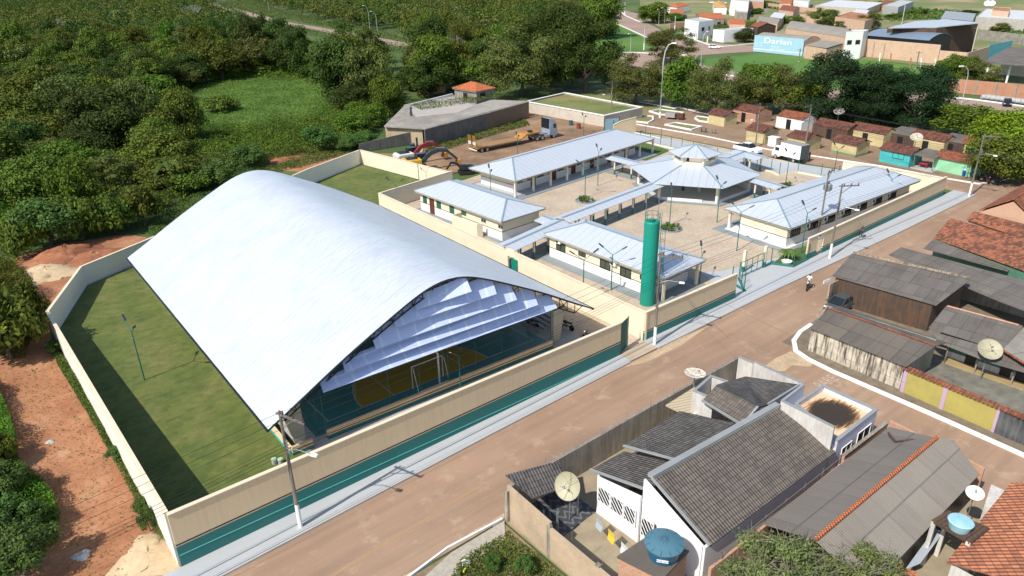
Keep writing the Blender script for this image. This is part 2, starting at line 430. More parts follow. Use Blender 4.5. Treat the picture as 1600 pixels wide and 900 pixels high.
# dusty road surface south of the school, with the side street
sheet('main_street', [(-30, 29), (22, 28.8), (46.5, 29), (46.3, -30), (55.2, -30), (55.4, 28), (57, 29.5), (66, 30.2), (120, 30.2), (150, 30), (150, 38.2), (122.2, 38.4), (122.2, 53), (119.6, 65), (119, 72), (119, 87), (117.6, 104), (116, 125), (111.5, 125), (112.2, 104), (114.2, 93), (114.3, 71), (114.5, 63), (115.8, 50), (115.8, 36), (60, 36.8), (42, 36.8), (27, 36.6), (-20, 35.4), (-30, 35.2)], .01, M_road)
# the left of the picture: dirt lot
sheet('dirt_lot', pix([(300, 905), (276, 870), (90, 570), (72, 490), (122, 415), (235, 372), (200, 366), (85, 382), (20, 405), (-30, 470), (-60, 540), (-80, 700), (-60, 905)]), .005, M_dirt)
sheet('dirt_patch', pix([(395, 262), (470, 268), (560, 236), (520, 228), (400, 244)]), .012, M_dirt)
sheet('sandy_patch', pix([(288, 897), (262, 850), (245, 845), (190, 870), (160, 905)]), .02, M_sandy)
# court grounds
sheet('lawn', [(4.8, 38.3), (15, 38.3), (15, 90.8), (9.6, 88.3), (4.6, 77.2)], .3, M_turf)
sheet('rear_lawn', [(15.2, 84.5), (47.2, 84.5), (61.2, 92), (58.4, 114.6), (17.8, 92.3), (15.2, 91.5)], .08, M_turf)
sheet('court_forecourt', [(15.05, 38.3), (46.8, 38.4), (47.3, 84.3), (15.05, 84.3)], .1, M_gravel)
# school courtyard
sheet('courtyard', [(47.2, 38.6), (60.5, 38.6), (66, 41.5), (74.5, 40.6), (75.6, 39), (111.4, 39), (110.5, 52), (113, 62), (113, 92), (110, 102), (62, 93), (47.8, 88.6)], .1, M_gravel)
# pale blue pavement
pv = MB()
pv.prism([(-25, 35.3), (27, 36.6), (42, 36.9), (43.0, 36.9), (43.0, 38.2), (-25, 38.2)], -.1, .13)
pv.prism([(46.6, 36.9), (60, 36.85), (67, 36.85), (92, 36.2), (115.4, 36), (115.6, 38.9), (75.6, 38.9), (74.6, 41.3), (65.5, 43.5), (63.5, 45), (60.5, 38.5), (46.6, 38.5)], -.1, .13)
struct('sidewalk', pv, M_bluegrey)
r_ = MB(); r_.prism([(43.05, 36.85), (46.55, 36.85), (46.8, 38.3), (43.05, 38.3)], -.1, .11); struct('gate_ramp', r_, paint('sandy_concrete', (.44, .36, .26), rough=.9, dirt=.2))
pv = MB(); pv.prism(pix([(1000, 222), (1048, 233), (1204, 270), (1217, 276), (1246, 271), (1282, 278), (1340, 285)], 0)+pix([(1350, 272), (1240, 256), (1180, 246), (1030, 215), (985, 205), (958, 204)]), -.1, .13)
struct('back_sidewalk', pv, M_bluegrey)
# kerbs
k = MB(); strip(k, [(-25, 35.22), (-2, 35.7), (27, 36.5), (42.8, 36.78)], -.1, .15, .14); strip(k, [(46.6, 36.8), (60, 36.78), (67, 36.76), (92, 36.1), (115.5, 35.9)], -.1, .15, .14)
struct('kerb', k, M_conc)
k = MB(); strip(k, pix([(985, 193), (1100, 213), (1200, 234), (1262, 243), (1375, 260), (1475, 279), (1530, 288), (1572, 281)]), -.1, .16, .28)
strip(k, pix([(622, 915), (700, 857), (785, 812)]), -.1, .14, .14)
strip(k, pix([(1268, 508), (1250, 520), (1240, 534), (1243, 549), (1262, 562), (1300, 581), (1450, 646), (1620, 722)]), -.1, .16, .4)
struct('whitewashed_kerb', k, M_kerb)
M_sp = ground('pale_sand_patch', [(.3, (.36, .26, .16)), (.6, (.50, .38, .24)), (.8, (.42, .30, .19))], .6, 4, .4)
sheet('sandy_patch', pix([(1196, 572), (1212, 560), (1236, 549), (1250, 556), (1272, 566), (1266, 573), (1238, 571), (1226, 580), (1208, 579)]), .016, M_sp)
sheet('sandy_patch', pix([(600, 915), (650, 890), (700, 858), (742, 828), (788, 802), (788, 812), (702, 856), (625, 915)]), .016, M_sp)
sheet('sandy_patch', pix([(975, 574), (1010, 566), (1062, 541), (1110, 508), (1060, 529), (1020, 551)]), .016, M_sp)
# lots across the street
sheet('weedy_lot', [(-10, 28.6), (21.8, 28.6), (21.6, 10), (-10, 10)], .03, ground('weedy_soil', [(.3, (.06, .11, .02)), (.5, (.22, .16, .09)), (.75, (.36, .27, .17))], .3, 2, .4))
pv = MB(); pv.prism(pix([(650, 915), (705, 865), (788, 815), (790, 845), (735, 882), (705, 915)]), -.1, .09); struct('gravel_verge', pv, paint('pale_gravel', (.40, .36, .29), rough=.95, dirt=.3, scale=4))
sheet('yard_concrete', [(22, 28.7), (46.5, 28.7), (46.5, -5), (22, -5)], .05, paint('worn_yard_concrete', (.33, .27, .18), rough=.9, dirt=.35, scale=.8))
pv = MB(); pv.prism(pix([(1268, 510), (1244, 534), (1247, 548), (1300, 578), (1450, 643), (1620, 718), (1640, 700), (1560, 650), (1400, 600), (1290, 545)]), -.1, .12)
pv.prism([(56, 30), (56, -5), (120, -5), (120, 29.5), (66, 30.5)], -.1, .11)
struct('dirt_sidewalk', pv, paint('old_dark_concrete', (.20, .16, .11), rough=.95, dirt=.4, scale=1.2, dirtcol=(.07, .06, .045)))
# construction yard, market ground, plaza
sheet('machinery_yard', pix([(590, 240), (705, 272), (745, 262), (960, 200), (940, 180), (825, 165), (800, 190), (636, 240)]), .03, ground('churned_yard_soil', [(.25, (.09, .12, .035)), (.4, (.18, .11, .065)), (.58, (.29, .18, .10)), (.8, (.36, .25, .16))], .14, 1.4, .6, (.10, .06, .03)))
sheet('market_ground', pix([(985, 192), (1200, 233), (1375, 259), (1530, 287), (1600, 270), (1600, 215), (1480, 215), (1300, 188), (1150, 172), (1090, 172), (1000, 178)]), .02, ground('market_soil', [(.3, (.20, .13, .08)), (.6, (.28, .19, .12)), (.8, (.12, .13, .05))], .15, 2, .4, (.09, .06, .03)))
M_dryg = ground('dry_grass', [(.3, (.08, .13, .025)), (.5, (.15, .17, .05)), (.7, (.26, .20, .09)), (.85, (.33, .21, .11))], .09, 2, .35, (.05, .06, .02))
sheet('plaza_grass', pix([(820, 160), (880, 142), (1003, 120), (1180, 172), (1090, 180), (1000, 182), (985, 193), (960, 200)]), .0, M_dryg)
M_lawn2 = ground('bright_green_field', [(.3, (.05, .13, .012)), (.5, (.075, .17, .02)), (.75, (.11, .19, .03))], .05, 1, .3, (.03, .07, .01))
sheet('green_field', pix([(1085, 95), (1180, 84), (1340, 92), (1480, 108), (1475, 140), (1380, 150), (1180, 130), (1110, 115)]), -.02, M_lawn2)
sheet('triangle_lawn', pix([(940, 45), (965, 38), (1015, 62), (1030, 78), (940, 83), (900, 70)]), -.02, M_lawn2)
sheet('road_island', pix([(938, 95), (965, 95), (950, 104), (935, 104)]), .0, M_lawn2)
sheet('meadow', pix([(272, 158), (320, 137), (420, 125), (500, 128), (505, 160), (470, 178), (400, 190), (330, 192)]), -.03, ground('tall_grass', [(.3, (.07, .14, .02)), (.5, (.11, .19, .032)), (.75, (.16, .22, .04))], .1, 1.6, .5, (.03, .06, .01), bump_s=1))
# far roads
def ribbon(name, l, w, z=.0, mat=None):
    mb = MB(); strip(mb, [(p.x, p.y) for p in pix(l)], -.2, z, w); return struct(name, mb, mat or M_farroad)
ribbon('far_road', [(280, -4), (360, 14), (400, 25), (445, 36), (520, 49), (590, 62), (640, 71)], 8)
sheet('boulevard', pix([(958, 22), (972, 15), (1000, 22), (1003, 32), (1060, 60), (1100, 68), (1180, 74), (1180, 79), (1085, 84), (1060, 92), (1100, 108), (1180, 124), (1380, 162), (1480, 165), (1660, 190), (1660, 172), (1600, 165), (1440, 150), (1380, 138), (1480, 152), (1180, 118), (1000, 84), (940, 92), (940, 83), (1015, 78), (1030, 68), (965, 38), (955, 30)][:5]+[(1060, 60), (1100, 66), (1180, 72), (1180, 80), (1092, 86), (1085, 95), (1110, 106), (1110, 122), (1040, 112), (1000, 104), (938, 112), (935, 105), (965, 98), (990, 92), (938, 92), (938, 82), (1028, 80), (1018, 62), (960, 36)]), .0, M_farroad)
sheet('avenue', pix([(1110, 104), (1200, 124), (1380, 150), (1390, 138), (1460, 146), (1640, 172), (1640, 190), (1480, 168), (1370, 166), (1200, 144), (1110, 122)]), .01, M_farroad)
sheet('town_ground', pix([(1180, 72), (1100, 60), (1040, 48), (1000, 24), (1000, -8), (1640, -8), (1640, 160), (1530, 110), (1345, 92)]), -.04, ground('town_soil', [(.3, (.10, .15, .04)), (.5, (.17, .18, .06)), (.65, (.32, .24, .14)), (.8, (.38, .24, .15))], .03, .8, .3, (.08, .09, .03)))
k = MB()
for l in ([(965, 38), (1018, 62), (1030, 70)], [(972, 20), (978, 25), (1003, 36)], [(938, 83), (985, 82), (1026, 84)], [(935, 103), (955, 102)], [(1040, 84), (1075, 87)], [(1085, 62), (1110, 71), (1130, 73), (1180, 68)], [(1098, 110), (1150, 120), (1178, 124)], [(1484, 152), (1530, 157), (1640, 172)], [(1385, 150), (1395, 152)]):
    strip(k, [(p.x, p.y) for p in pix(l)], -.1, .2, .7)
struct('far_kerb', k, M_kerb)
# worn yellow centre line and PARE on the asphalt
k = MB(); k.face([(7, 31.35, .016), (22.5, 32.3, .016), (22.5, 32.45, .016), (7, 31.5, .016)]); 
tag(k.build('centre_line', paint('worn_yellow_paint', (.40, .25, .10), dirt=.5, dirtcol=(.3, .2, .13), scale=3, streak=.5)), kind='structure')
def text_obj(name, body, size, mat, loc, rot, parent=None, ext=.002, align='CENTER', sx=1):
    cu = bpy.data.curves.new(name, 'FONT'); cu.body = body; cu.size = size; cu.extrude = ext; cu.align_x = align; cu.align_y = 'CENTER'
    o = bpy.data.objects.new(name, cu); COL.objects.link(o)
    dg = bpy.context.evaluated_depsgraph_get(); me = bpy.data.meshes.new_from_object(o.evaluated_get(dg))
    bpy.data.objects.remove(o); o = bpy.data.objects.new(name, me); COL.objects.link(o)
    me.materials.clear(); me.materials.append(mat)
    loc = Vector(loc)
    if parent is not None:
        o.parent = parent; q = parent
        while q is not None: loc -= q.location; q = q.parent
    o.location = loc; o.rotation_euler = rot; o.scale = (sx, 1, 1); return o
pm = paint('worn_white_marking', (.46, .38, .30), dirt=.35, dirtcol=(.3, .2, .14), scale=3)
o = text_obj('road_marking', 'PARE', 1.5, pm, (52.7, 23.8, .02), (0, 0, -.05), sx=.72); tag(o, kind='structure')
# ================================================================ boundary walls of the sports court
def banded(name, label, pts, top, band, plinth, cat='wall', th=.18, upper=None, stripe=None):
    """street wall: teal base, dark line, sand band above, light coping"""
    t = thing(name, label, cat, (pts[0][0], pts[0][1], 0))
    n = len(pts); f = lambda a: [a]*n if isinstance(a, (int, float)) else a
    top, band = f(top), f(band)
    b = MB(); strip(b, pts, 0, [z-.1 for z in band], th+.03); b.build('plinth', M_teal, t)
    b = MB(); strip(b, pts, [z-.1 for z in band], [z-.0 for z in band], th+.01); b.build('sand_stripe', M_tan, t)
    b = MB(); strip(b, pts, band, [z+.09 for z in band], th+.035); b.build('dark_line', M_band, t)
    b = MB(); strip(b, pts, [z+.09 for z in band], top, th); b.build('render', upper or M_tan, t)
    b = MB(); strip(b, pts, top, [z+.07 for z in top], th+.12); b.build('coping', M_cap, t)
    return t
w = banded('boundary_wall', 'long low street wall in front of the sports court, sand above teal', [(4.75, 38.28), (24, 38.28), (43.0, 38.28)], [4.03, 3.74, 3.34], [1.72, 1.58, 1.42], None)
b = MB(); b.beam((4.8, 38.165, .98), (41.5, 38.165, .12), .02, .045); b.build('pale_line', M_tealline, w)
pts = [(4.75, 38.5), (4.5, 77.3), (9.5, 88.6), (17.6, 92.7), (46.2, 109.4), (58.7, 115.0)]
t = thing('boundary_wall', 'tall white plastered wall bending around the left and back of the court lawn', 'wall', (4.6, 60, 0))
b = MB(); strip(b, pts, 0, [4.03, 2.75, 2.5, 2.5, 2.5, 2.5], .2); b.build('render', paint('pale_plaster', (.74, .71, .62), dirt=.08), t)
b = MB(); strip(b, pts, [4.04, 2.76, 2.51, 2.51, 2.51, 2.51], [4.1, 2.82, 2.57, 2.57, 2.57, 2.57], .3); b.build('coping', M_cap, t)
b = MB(); strip(b, pts, .3, [.95, .62, .6, .6, .6, .6], .03, side=-4.2); b.build('skirting', M_white, t)
t = thing('boundary_wall', 'cream wall between the rear court lawn and the machinery yard', 'wall', (60, 103, 0))
b = MB(); strip(b, [(58.85, 114.9), (62.1, 91.6)], 0, 2.5, .2); b.build('render', M_cream, t)
b = MB(); strip(b, [(58.85, 114.9), (62.1, 91.6)], 2.5, 2.57, .3); b.build('coping', M_cap, t)
t = thing('boundary_wall', 'cream dividing wall between the covered court and the school', 'wall', (47, 60, 0))
pts = [(46.75, 38.45), (47.3, 58), (47.7, 88.9), (62.0, 91.35)]
b = MB(); strip(b, [pts[0], (47.3, 58.2)], 0, 2.95, .2); strip(b, [(47.3, 59.35), (47.32, 59.9), (47.7, 88.9), (62.0, 91.35)], 0, [3.3, 2.8, 2.75, 2.75], .2)
strip(b, [(47.3, 58.2), (47.3, 59.35)], 2.3, 3.15, .2); b.build('render', M_cream, t)
b = MB(); strip(b, [pts[0], (47.3, 58.19)], 2.95, 3.02, .3); strip(b, [(47.31, 59.95), (47.7, 88.9), (62.0, 91.35)], 2.82, 2.87, .3); b.build('coping', M_cap, t)
b = MB(); b.box((47.05, 58.0, 1.2), (.06, .95, 2.2)); b.build('door_leaf', paint('teal_door_paint', (.0, .22, .15), rough=.45), t)
b = MB(); b.box((47.16, 61.8, .7), (.05, 3.2, .5)); b.build('teal_panel', M_teal, t)
t = thing('gate', 'open dark green sheet metal gate at the end of the court wall', 'gate', (43.1, 38.3, 0))
b = MB(); n = 14
for i in range(n):
    x = 43.15+i*.105; b.box((x, 38.35+.022*(i % 2)+i*.035, 1.62), (.1, .03, 3.05))
b.build('leaf', paint('gate_green', (.01, .12, .10), rough=.4, dirt=.15), t)
b = MB(); b.tube([(43.08, 38.33, 0), (43.08, 38.33, 3.25)], .05); b.tube([(44.68, 38.85, .1), (44.68, 38.85, 3.25)], .04); b.build('frame', M_greenpost, t)

# ================================================================ covered court
court = thing('covered_court', 'big arched white metal roof over the open sports court', 'sports hall', (28.3, 63, 0))
FL, FR_, BL = V(12.7, 43.1, 0), V(42.9, 41.55, 0), V(13.6, 84.7, 0); BR = FR_+(BL-FL)
_px = np.array([0, 1, 2, 3, 4.4, 6.5, 8.7, 10.7, 13, 15.1, 17]); _pz = np.array([7.2, 7.1, 6.85, 6.45, 5.8, 4.75, 3.62, 2.5, 1.15, 0, -1.2])
PRX = np.linspace(0, 15.6, 120); PRZ = np.array([np.mean(np.interp(np.abs(np.linspace(x-.9, x+.9, 19)), _px, _pz)) for x in PRX])
def arc(s, t, dz=0, rise=7.1, z0=3.6, Rr=19.6):
    """s across 0..1, t along 0..1"""
    a = FL.lerp(FR_, s); c = BL.lerp(BR, s); p = a.lerp(c, t); hx = (s-.5)*30.2
    p.z = z0 + float(np.interp(abs(hx), PRX, PRZ)) + dz; return p
b = MB(); NS = 48; NT = 42
for dz in (0,):
    vs = [arc(i/NS, j/NT, dz+.012*math.sin(j*1.7+i*.3)) for j in range(NT+1) for i in range(NS+1)]
    b.poly(vs, [(j*(NS+1)+i, j*(NS+1)+i+1, (j+1)*(NS+1)+i+1, (j+1)*(NS+1)+i) for j in range(NT) for i in range(NS)])
    vs2 = [p-Vector((0, 0, .07)) for p in vs]
    b.poly(vs2, [(j*(NS+1)+i, (j+1)*(NS+1)+i, (j+1)*(NS+1)+i+1, j*(NS+1)+i+1) for j in range(NT) for i in range(NS)])
vroof = b.build('roof', M_vault, court, smooth=True)
b = MB(); 
for tt in (0, 1):
    b.tube([arc(i/NS, tt, -.05) for i in range(NS+1)], .07, 6)
for s in (0, 1): b.tube([arc(s, j/10, -.05) for j in range(11)], .1, 6)
b.build('edge_trim', M_dark, court)
# trusses
tr0 = MB()
def truss(mb, t):
    K = 32; top = [arc(.02+.96*i/K, t, -.2) for i in range(K+1)]
    bot = []
    for i in range(K+1):
        p = arc(.02+.96*i/K, t, -1.15); q = .02+.96*i/K
        bot.append(p)
    mb.tube(top, .06, 5); mb.tube(bot[1:-1], .06, 5)
    for i in range(1, K):
        mb.beam(top[i], bot[i], .05, .05); mb.beam(bot[i], top[i+1 if i % 2 else i-1], .05, .05)
    mb.beam(top[0], bot[1], .05, .05); mb.beam(top[K], bot[K-1], .05, .05)
for k in range(6):
    b = MB(); truss(b, .02+.95*k/5); 
    b.build('truss', M_dark, court)
b = MB()
for i in range(1, 20): b.beam(arc(i/20, .01, -.13), arc(i/20, .99, -.13), .05, .1)
b.build('purlins', M_dark, court)
# columns (tapered concrete)
M_col = paint('beige_column_paint', (.50, .46, .36), dirt=.1)
for k in range(6):
    t = .05+.9*k/5
    for sgn, s in ((1, .09), (-1, .91)):
        p = arc(s, t); x = p.x; y = p.y
        b = MB(); out = -sgn
        wtop = 1.45; wb = .8; zt = 3.55 if True else 0
        b.prism([(x-.5*wb, y-.17), (x+.5*wb, y-.17), (x+.5*wb, y+.17), (x-.5*wb, y+.17)], .1, .12)
        lo = [(x-wb/2, y-.17, .12), (x+wb/2, y-.17, .12), (x+wb/2, y+.17, .12), (x-wb/2, y+.17, .12)]
        ox = out*.35
        hi = [(x-wtop/2+ox, y-.17, zt), (x+wtop/2+ox, y-.17, zt), (x+wtop/2+ox, y+.17, zt), (x-wtop/2+ox, y+.17, zt)]
        b.poly(lo+hi, [(3, 2, 1, 0), (4, 5, 6, 7), (0, 1, 5, 4), (1, 2, 6, 5), (2, 3, 7, 6), (3, 0, 4, 7)])
        b.build('column', M_col, court)
# front closing tiers of pale corrugated sheet
M_tier = ribbed('pale_blue_sheet', (.50, .58, .84), (.72, .78, .90), period=1.45, rough=.5, metal=0, rib=.11, dirt=.08, seam=.6, bump_s=.12)
tiers = [((500, 598), (860, 463), (505, 613), (871, 481)), ((535, 566), (833, 455), (539, 581), (841, 476)), ((579, 522), (798, 446), (587.5, 545), (808, 468)), ((611, 491), (769, 436), (619, 511), (776, 459)), ((642.5, 466), (727, 431), (651, 484), (737, 455))]
for i, (ul, ur, ll, lr) in enumerate(tiers):
    yl, yr = 43.3, 42.0
    A, B_ = PY(*ll, yl-.25), PY(*lr, yr-.25)
    C_, D_ = PY(*ur, yr+.45), PY(*ul, yl+.45)
    # run each sheet up behind the one above
    up_l, up_r = (D_-A), (C_-B_)
    ins = (B_-A).normalized()*(abs(up_l.z)*.4/.5+.15)
    kx = (.38, .38, .38, .3, .0)[i]; b = MB(); b.slab([A, B_, C_, C_+up_r*kx-ins, D_+up_l*kx+ins, D_] if kx else [A, B_, C_, D_], .04); b.build('front_sheet', M_tier, court)
# court platform, floor, lines
b = MB(); b.prism([(14.35, 43.6), (42.7, 42.5), (43.1, 84.0), (15.0, 84.6)], 0, .22); b.build('apron', M_conc, court)
b = MB(); b.prism([(16.6, 44.8), (39.6, 43.9), (40.2, 83.6), (17.2, 84.2)], .2, .26); fl = b.build('court_floor', paint('teal_floor_paint', (.04, .19, .20), rough=.35, dirt=.08), court)
c = (27.4, 45.75)
M_och = paint('ochre_floor_paint', (.34, .23, .03), rough=.35, dirt=.05)
b = MB(); b.poly([(c[0]+6.2*math.cos(a*math.pi/24), c[1]+6.2*math.sin(a*math.pi/24)-.035*6.2*math.cos(a*math.pi/24), .268) for a in range(25)], [tuple(range(25))]); b.build('goal_area', M_och, fl)
b = MB(); b.poly([(27.9+6.2*math.cos(a*math.pi/24), 82.5-6.2*math.sin(a*math.pi/24)-.035*6.2*math.cos(a*math.pi/24), .268) for a in range(25)], [tuple(range(25))]); b.build('goal_area', M_och, fl)
b = MB(); zc = .275
def ln(a, d, w=.07): b.face([(a[0], a[1], zc), (d[0], d[1], zc), (d[0]+(w if a[0] == d[0] else 0), d[1]+(0 if a[0] == d[0] else w), zc+.0), (a[0]+(w if a[0] == d[0] else 0), a[1]+(0 if a[0] == d[0] else w), zc)])
ln((18.0, 45.95), (38.8, 45.25)); ln((18.2, 45.9), (18.2, 82.4)); ln((38.8, 45.3), (38.8, 82)); ln((18.2, 64), (38.8, 64)); ln((24.0, 45.6), (24.0, 60)); ln((31.0, 45.6), (31.0, 60))
for j in range(24):
    a0, a1 = j*math.pi/24, (j+1)*math.pi/24
    q = lambda rr, a: (c[0]+rr*math.cos(a), c[1]+rr*math.sin(a)-.035*rr*math.cos(a), zc)
    b.face([q(6.2, a0), q(6.28, a0), q(6.28, a1), q(6.2, a1)])
for j in range(36):
    a0, a1 = j*math.pi/18, (j+1)*math.pi/18; q = lambda rr, a: (28.4+rr*math.cos(a), 64+rr*math.sin(a), zc)
    b.face([q(3, a0), q(3.08, a0), q(3.08, a1), q(3, a1)])
b.build('floor_lines', plain('floor_line_white', (.5, .5, .48), .5), fl)
b = MB()
def para(p0, p1, z0, z1, zb):
    pass
pp = [[(17.2, 43.98), (39.2, 43.08)], [(14.3, 43.75), (15.9, 43.72)]]
b = MB(); [strip(b, l, .1, .52, .22) for l in pp]; b.build('parapet_base', M_teal, court)
b = MB(); [strip(b, l, .52, .66, .2) for l in pp]; b.build('parapet_sand', M_tan, court)
b = MB(); [strip(b, l, .66, .72, .225) for l in pp]; b.build('parapet_line', M_band, court)
b = MB(); [strip(b, l, .72, 1.0, .2) for l in pp]; b.build('parapet', M_tan, court)
b = MB(); strip(b, [(14.3, 43.9), (15.1, 84.2)], .1, .55, .22); b.build('parapet_side_base', plain('bright_teal', (.02, .42, .36), .5), court)
b = MB(); strip(b, [(14.3, 43.9), (15.1, 84.2)], .55, .95, .2); b.build('parapet_side', M_tan, court)
b = MB()
for k in range(5): b.prism([(40.2+k*.55, 46), (40.7+k*.55, 46), (41.1+k*.55, 80), (40.6+k*.55, 80)], .1, .45+.34*0+.3*k*.35)
b.build('bleacher', paint('grey_bleacher', (.30, .31, .31), dirt=.15), court)
# mesh fence posts round the court (thin green frames)
b = MB()
for k in range(9):
    x = 17.2+k*2.75; y = 44.2-.04*k*2.75; b.tube([(x, y, .9), (x, y, 4.4)], .03, 5)
b.tube([(17.2, 44.2, 4.4), (39.2, 43.3, 4.4)], .025, 5)
for k in range(11): b.tube([(16.9+k*.055, 44.9+k*3.9, .2), (16.9+k*.055, 44.9+k*3.9, 3.4)], .03, 5)
for k in range(5): b.beam((16.9, 44.9+k*3.9, .3), (16.9, 44.9+(k+1)*3.9, 3.3), .04)
b.build('net_posts', M_greenpost, court)
# goals
def goal(x, y, sy, label):
    t = thing('goal', label, 'goal', (x, y, .26), 'futsal goals'); b = MB(); w = 1.5; h = 2.05; r = .05; sl = -.035
    z = .26
    b.tube([(x-w, y+w*.03, z), (x-w, y+w*.03, z+h), (x+w, y-w*.03, z+h), (x+w, y-w*.03, z)], r, 7); b.build('frame', M_whitep, t)
    b = MB()
    for sx in (-w, w):
        yy = y-sx*.03
        b.tube([(x+sx, yy, z+h), (x+sx, yy+sy*.35, z+h-.05), (x+sx, yy+sy*1.0, z)], .03, 6)
    b.tube([(x-w, y+w*.03+sy, z+.03), (x+w, y-w*.03+sy, z+.03)], .03, 6); b.build('back_stays', M_whitep, t)
goal(27.3, 45.6, -.9, 'white goal frame nearest the street, on the ochre area'); goal(28, 82.5, .9, 'white goal frame at the far end under the arched roof')
t = thing('basketball_post', 'white basketball post with bent arm behind the near goal', 'basketball post', (28.35, 44.75, .2))
b = MB(); b.tube([(27.9, 44.75, .2), (27.9, 44.75, 3.2), (27.6, 45.3, 3.7), (27.2, 47.1, 3.9)], .08, 8); b.build('pole', M_whitep, t)
b = MB(); b.box((27.2, 47.15, 4.0), (1.8, .05, 1.05)); b.build('backboard', M_whitep, t)
# paint cans and lamp on the lawn
for px, lab in ((429, 'left of the two paint cans left on the lawn by the court corner'), (439, 'right of the two paint cans left on the lawn by the court corner')):
    p = P(px, 724, .3); t = thing('paint_can', lab, 'paint can', p, 'paint cans')
    b = MB(); b.lathe([(.17, 0), (.2, .36), (.2, .4)], p, 14); b.build('body', plain('can_grey', (.5, .55, .5), .4, .3), t)
    b = MB(); b.lathe([(.185, .4), (.185, .42)], p, 14); b.build('lid', plain('pale_green_lid', (.35, .5, .35), .5), t)

def lamp(px, py, top, label, rz, z0=.1, second=True, hz=None, group='twin arm green lamp posts', grp=True):
    p = P(px, py, z0); h = HT((px, py), top, z0)-z0 if hz is None else hz
    t = thing('lamp_post', label, 'lamp post', p, group)
    b = MB(); b.tube([p, p+V(0, 0, h)], [.06, .045], 8); b.build('pole', M_greenpost, t)
    d = V(math.cos(rz), math.sin(rz), 0)
    for s in ((1, -1) if second else (1,)):
        a = MB(); q = p+V(0, 0, h-.05); e = q+d*(s*1.0)+V(0, 0, .75); a.tube([q, q+d*(s*.5)+V(0, 0, .35), e], .03, 6); arm = a.build('arm', M_greenpost, t)
        hd = MB(); u = (e-q).normalized(); f = e+u*.62
        sd_ = u.cross(V(0, 0, 1)).normalized(); nn = sd_.cross(u)
        hd.box((e+f)/2, (.66, .24, .1), axes=(u, sd_, nn)); hd.box(e+u*.36+nn*-.04, (.34, .17, .06), axes=(u, sd_, nn)); hd.build('lamp_head', M_lamphead, t, bevel=.03)
    ring = MB()
    for k in range(4): ring.tube([p+V(.17*math.cos(k*math.pi/2), .17*math.sin(k*math.pi/2), h-.5), p+V(.17*math.cos((k+1)*math.pi/2), .17*math.sin((k+1)*math.pi/2), h-.5)], .012, 4)
    ring.tube([p+V(-.17, 0, h-.5), p+V(.17, 0, h-.5)], .012, 4); ring.build('ring', M_greenpost, t)
    return t
az = R_(40)
lamp(226, 594, (209, 517), 'green lamp post standing alone on the side lawn', R_(95), .3)
lamp(720, 611, (719, 555), 'green lamp post behind the street wall in front of the goal', R_(30), .1)
# ================================================================ school
def frame_of(a, b_, c):
    """eave corners a-b-c (b the middle one): returns a local frame, a rectangle"""
    return a, b_, c, a+(c-b_)
def hip(t, A, B, C, D, ze, zr, inset, mat=M_wroof, name='roof', cap=M_rcap, th=.07, eave=M_conc):
    """A-B long side, C-D the other long side (A-B-C-D round); ridge parallel to A-B"""
    A, B, C, D = [V(p[0], p[1], ze) for p in (A, B, C, D)]
    m0, m1 = (A+D)/2, (B+C)/2; d = (m1-m0).normalized()
    r0 = m0+d*inset; r1 = m1-d*inset; r0.z = r1.z = zr
    b = MB()
    for f in ([A, B, r1, r0], [B, C, r1], [C, D, r0, r1], [D, A, r0]): b.face(f)
    dn = V(0, 0, -th)
    for f in ([A+dn, D+dn, C+dn, B+dn],): b.face(f)
    for p, q in ((A, B), (B, C), (C, D), (D, A)): b.face([p, p+dn, q+dn, q])
    rf = b.build(name, mat, t)
    if cap:
        b = MB(); up = V(0, 0, .03)
        for p, q in ((r0, r1), (A, r0), (D, r0), (B, r1), (C, r1)): b.beam(p+up, q+up, .2, .04)
        b.build('ridge_cap', mat if cap is True else cap, rf)
    b = MB(); ins = .25; cc = (A+B+C+D)/4
    ring = [p+(cc-p).normalized()*.15 for p in (A, B, C, D)]
    strip(b, [(p.x, p.y) for p in ring], ze-.28, ze-th-.01, .06, closed=True); b.build('fascia', paint('roof_fascia', (.36, .32, .25), dirt=.1), rf)
    return rf
def wall_run(t, p, q, z0, z1, th=.15, dado=M_white, upper=M_cream, band=1.15, name='wall'):
    b = MB(); strip(b, [p, q], z0, z0+band, th); b.build(name+'_base', dado, t)
    b = MB(); strip(b, [p, q], z0+band, z0+band+.07, th+.03); b.build(name+'_line', M_band, t)
    b = MB(); strip(b, [p, q], z0+band+.07, z1, th); b.build(name, upper, t)
def room_walls(t, rect, z0, z1, **k):
    n = len(rect); b = MB(); dado = k.get('dado', M_white); up = k.get('upper', M_cream); band = k.get('band', 1.15)
    strip(b, rect, z0, z0+band, .15, closed=True); b.build('wall_base', dado, t)
    b = MB(); strip(b, rect, z0+band, z0+band+.07, .18, closed=True); b.build('wall_line', M_band, t)
    b = MB(); strip(b, rect, z0+band+.07, z1, .15, closed=True); b.build('wall', up, t)
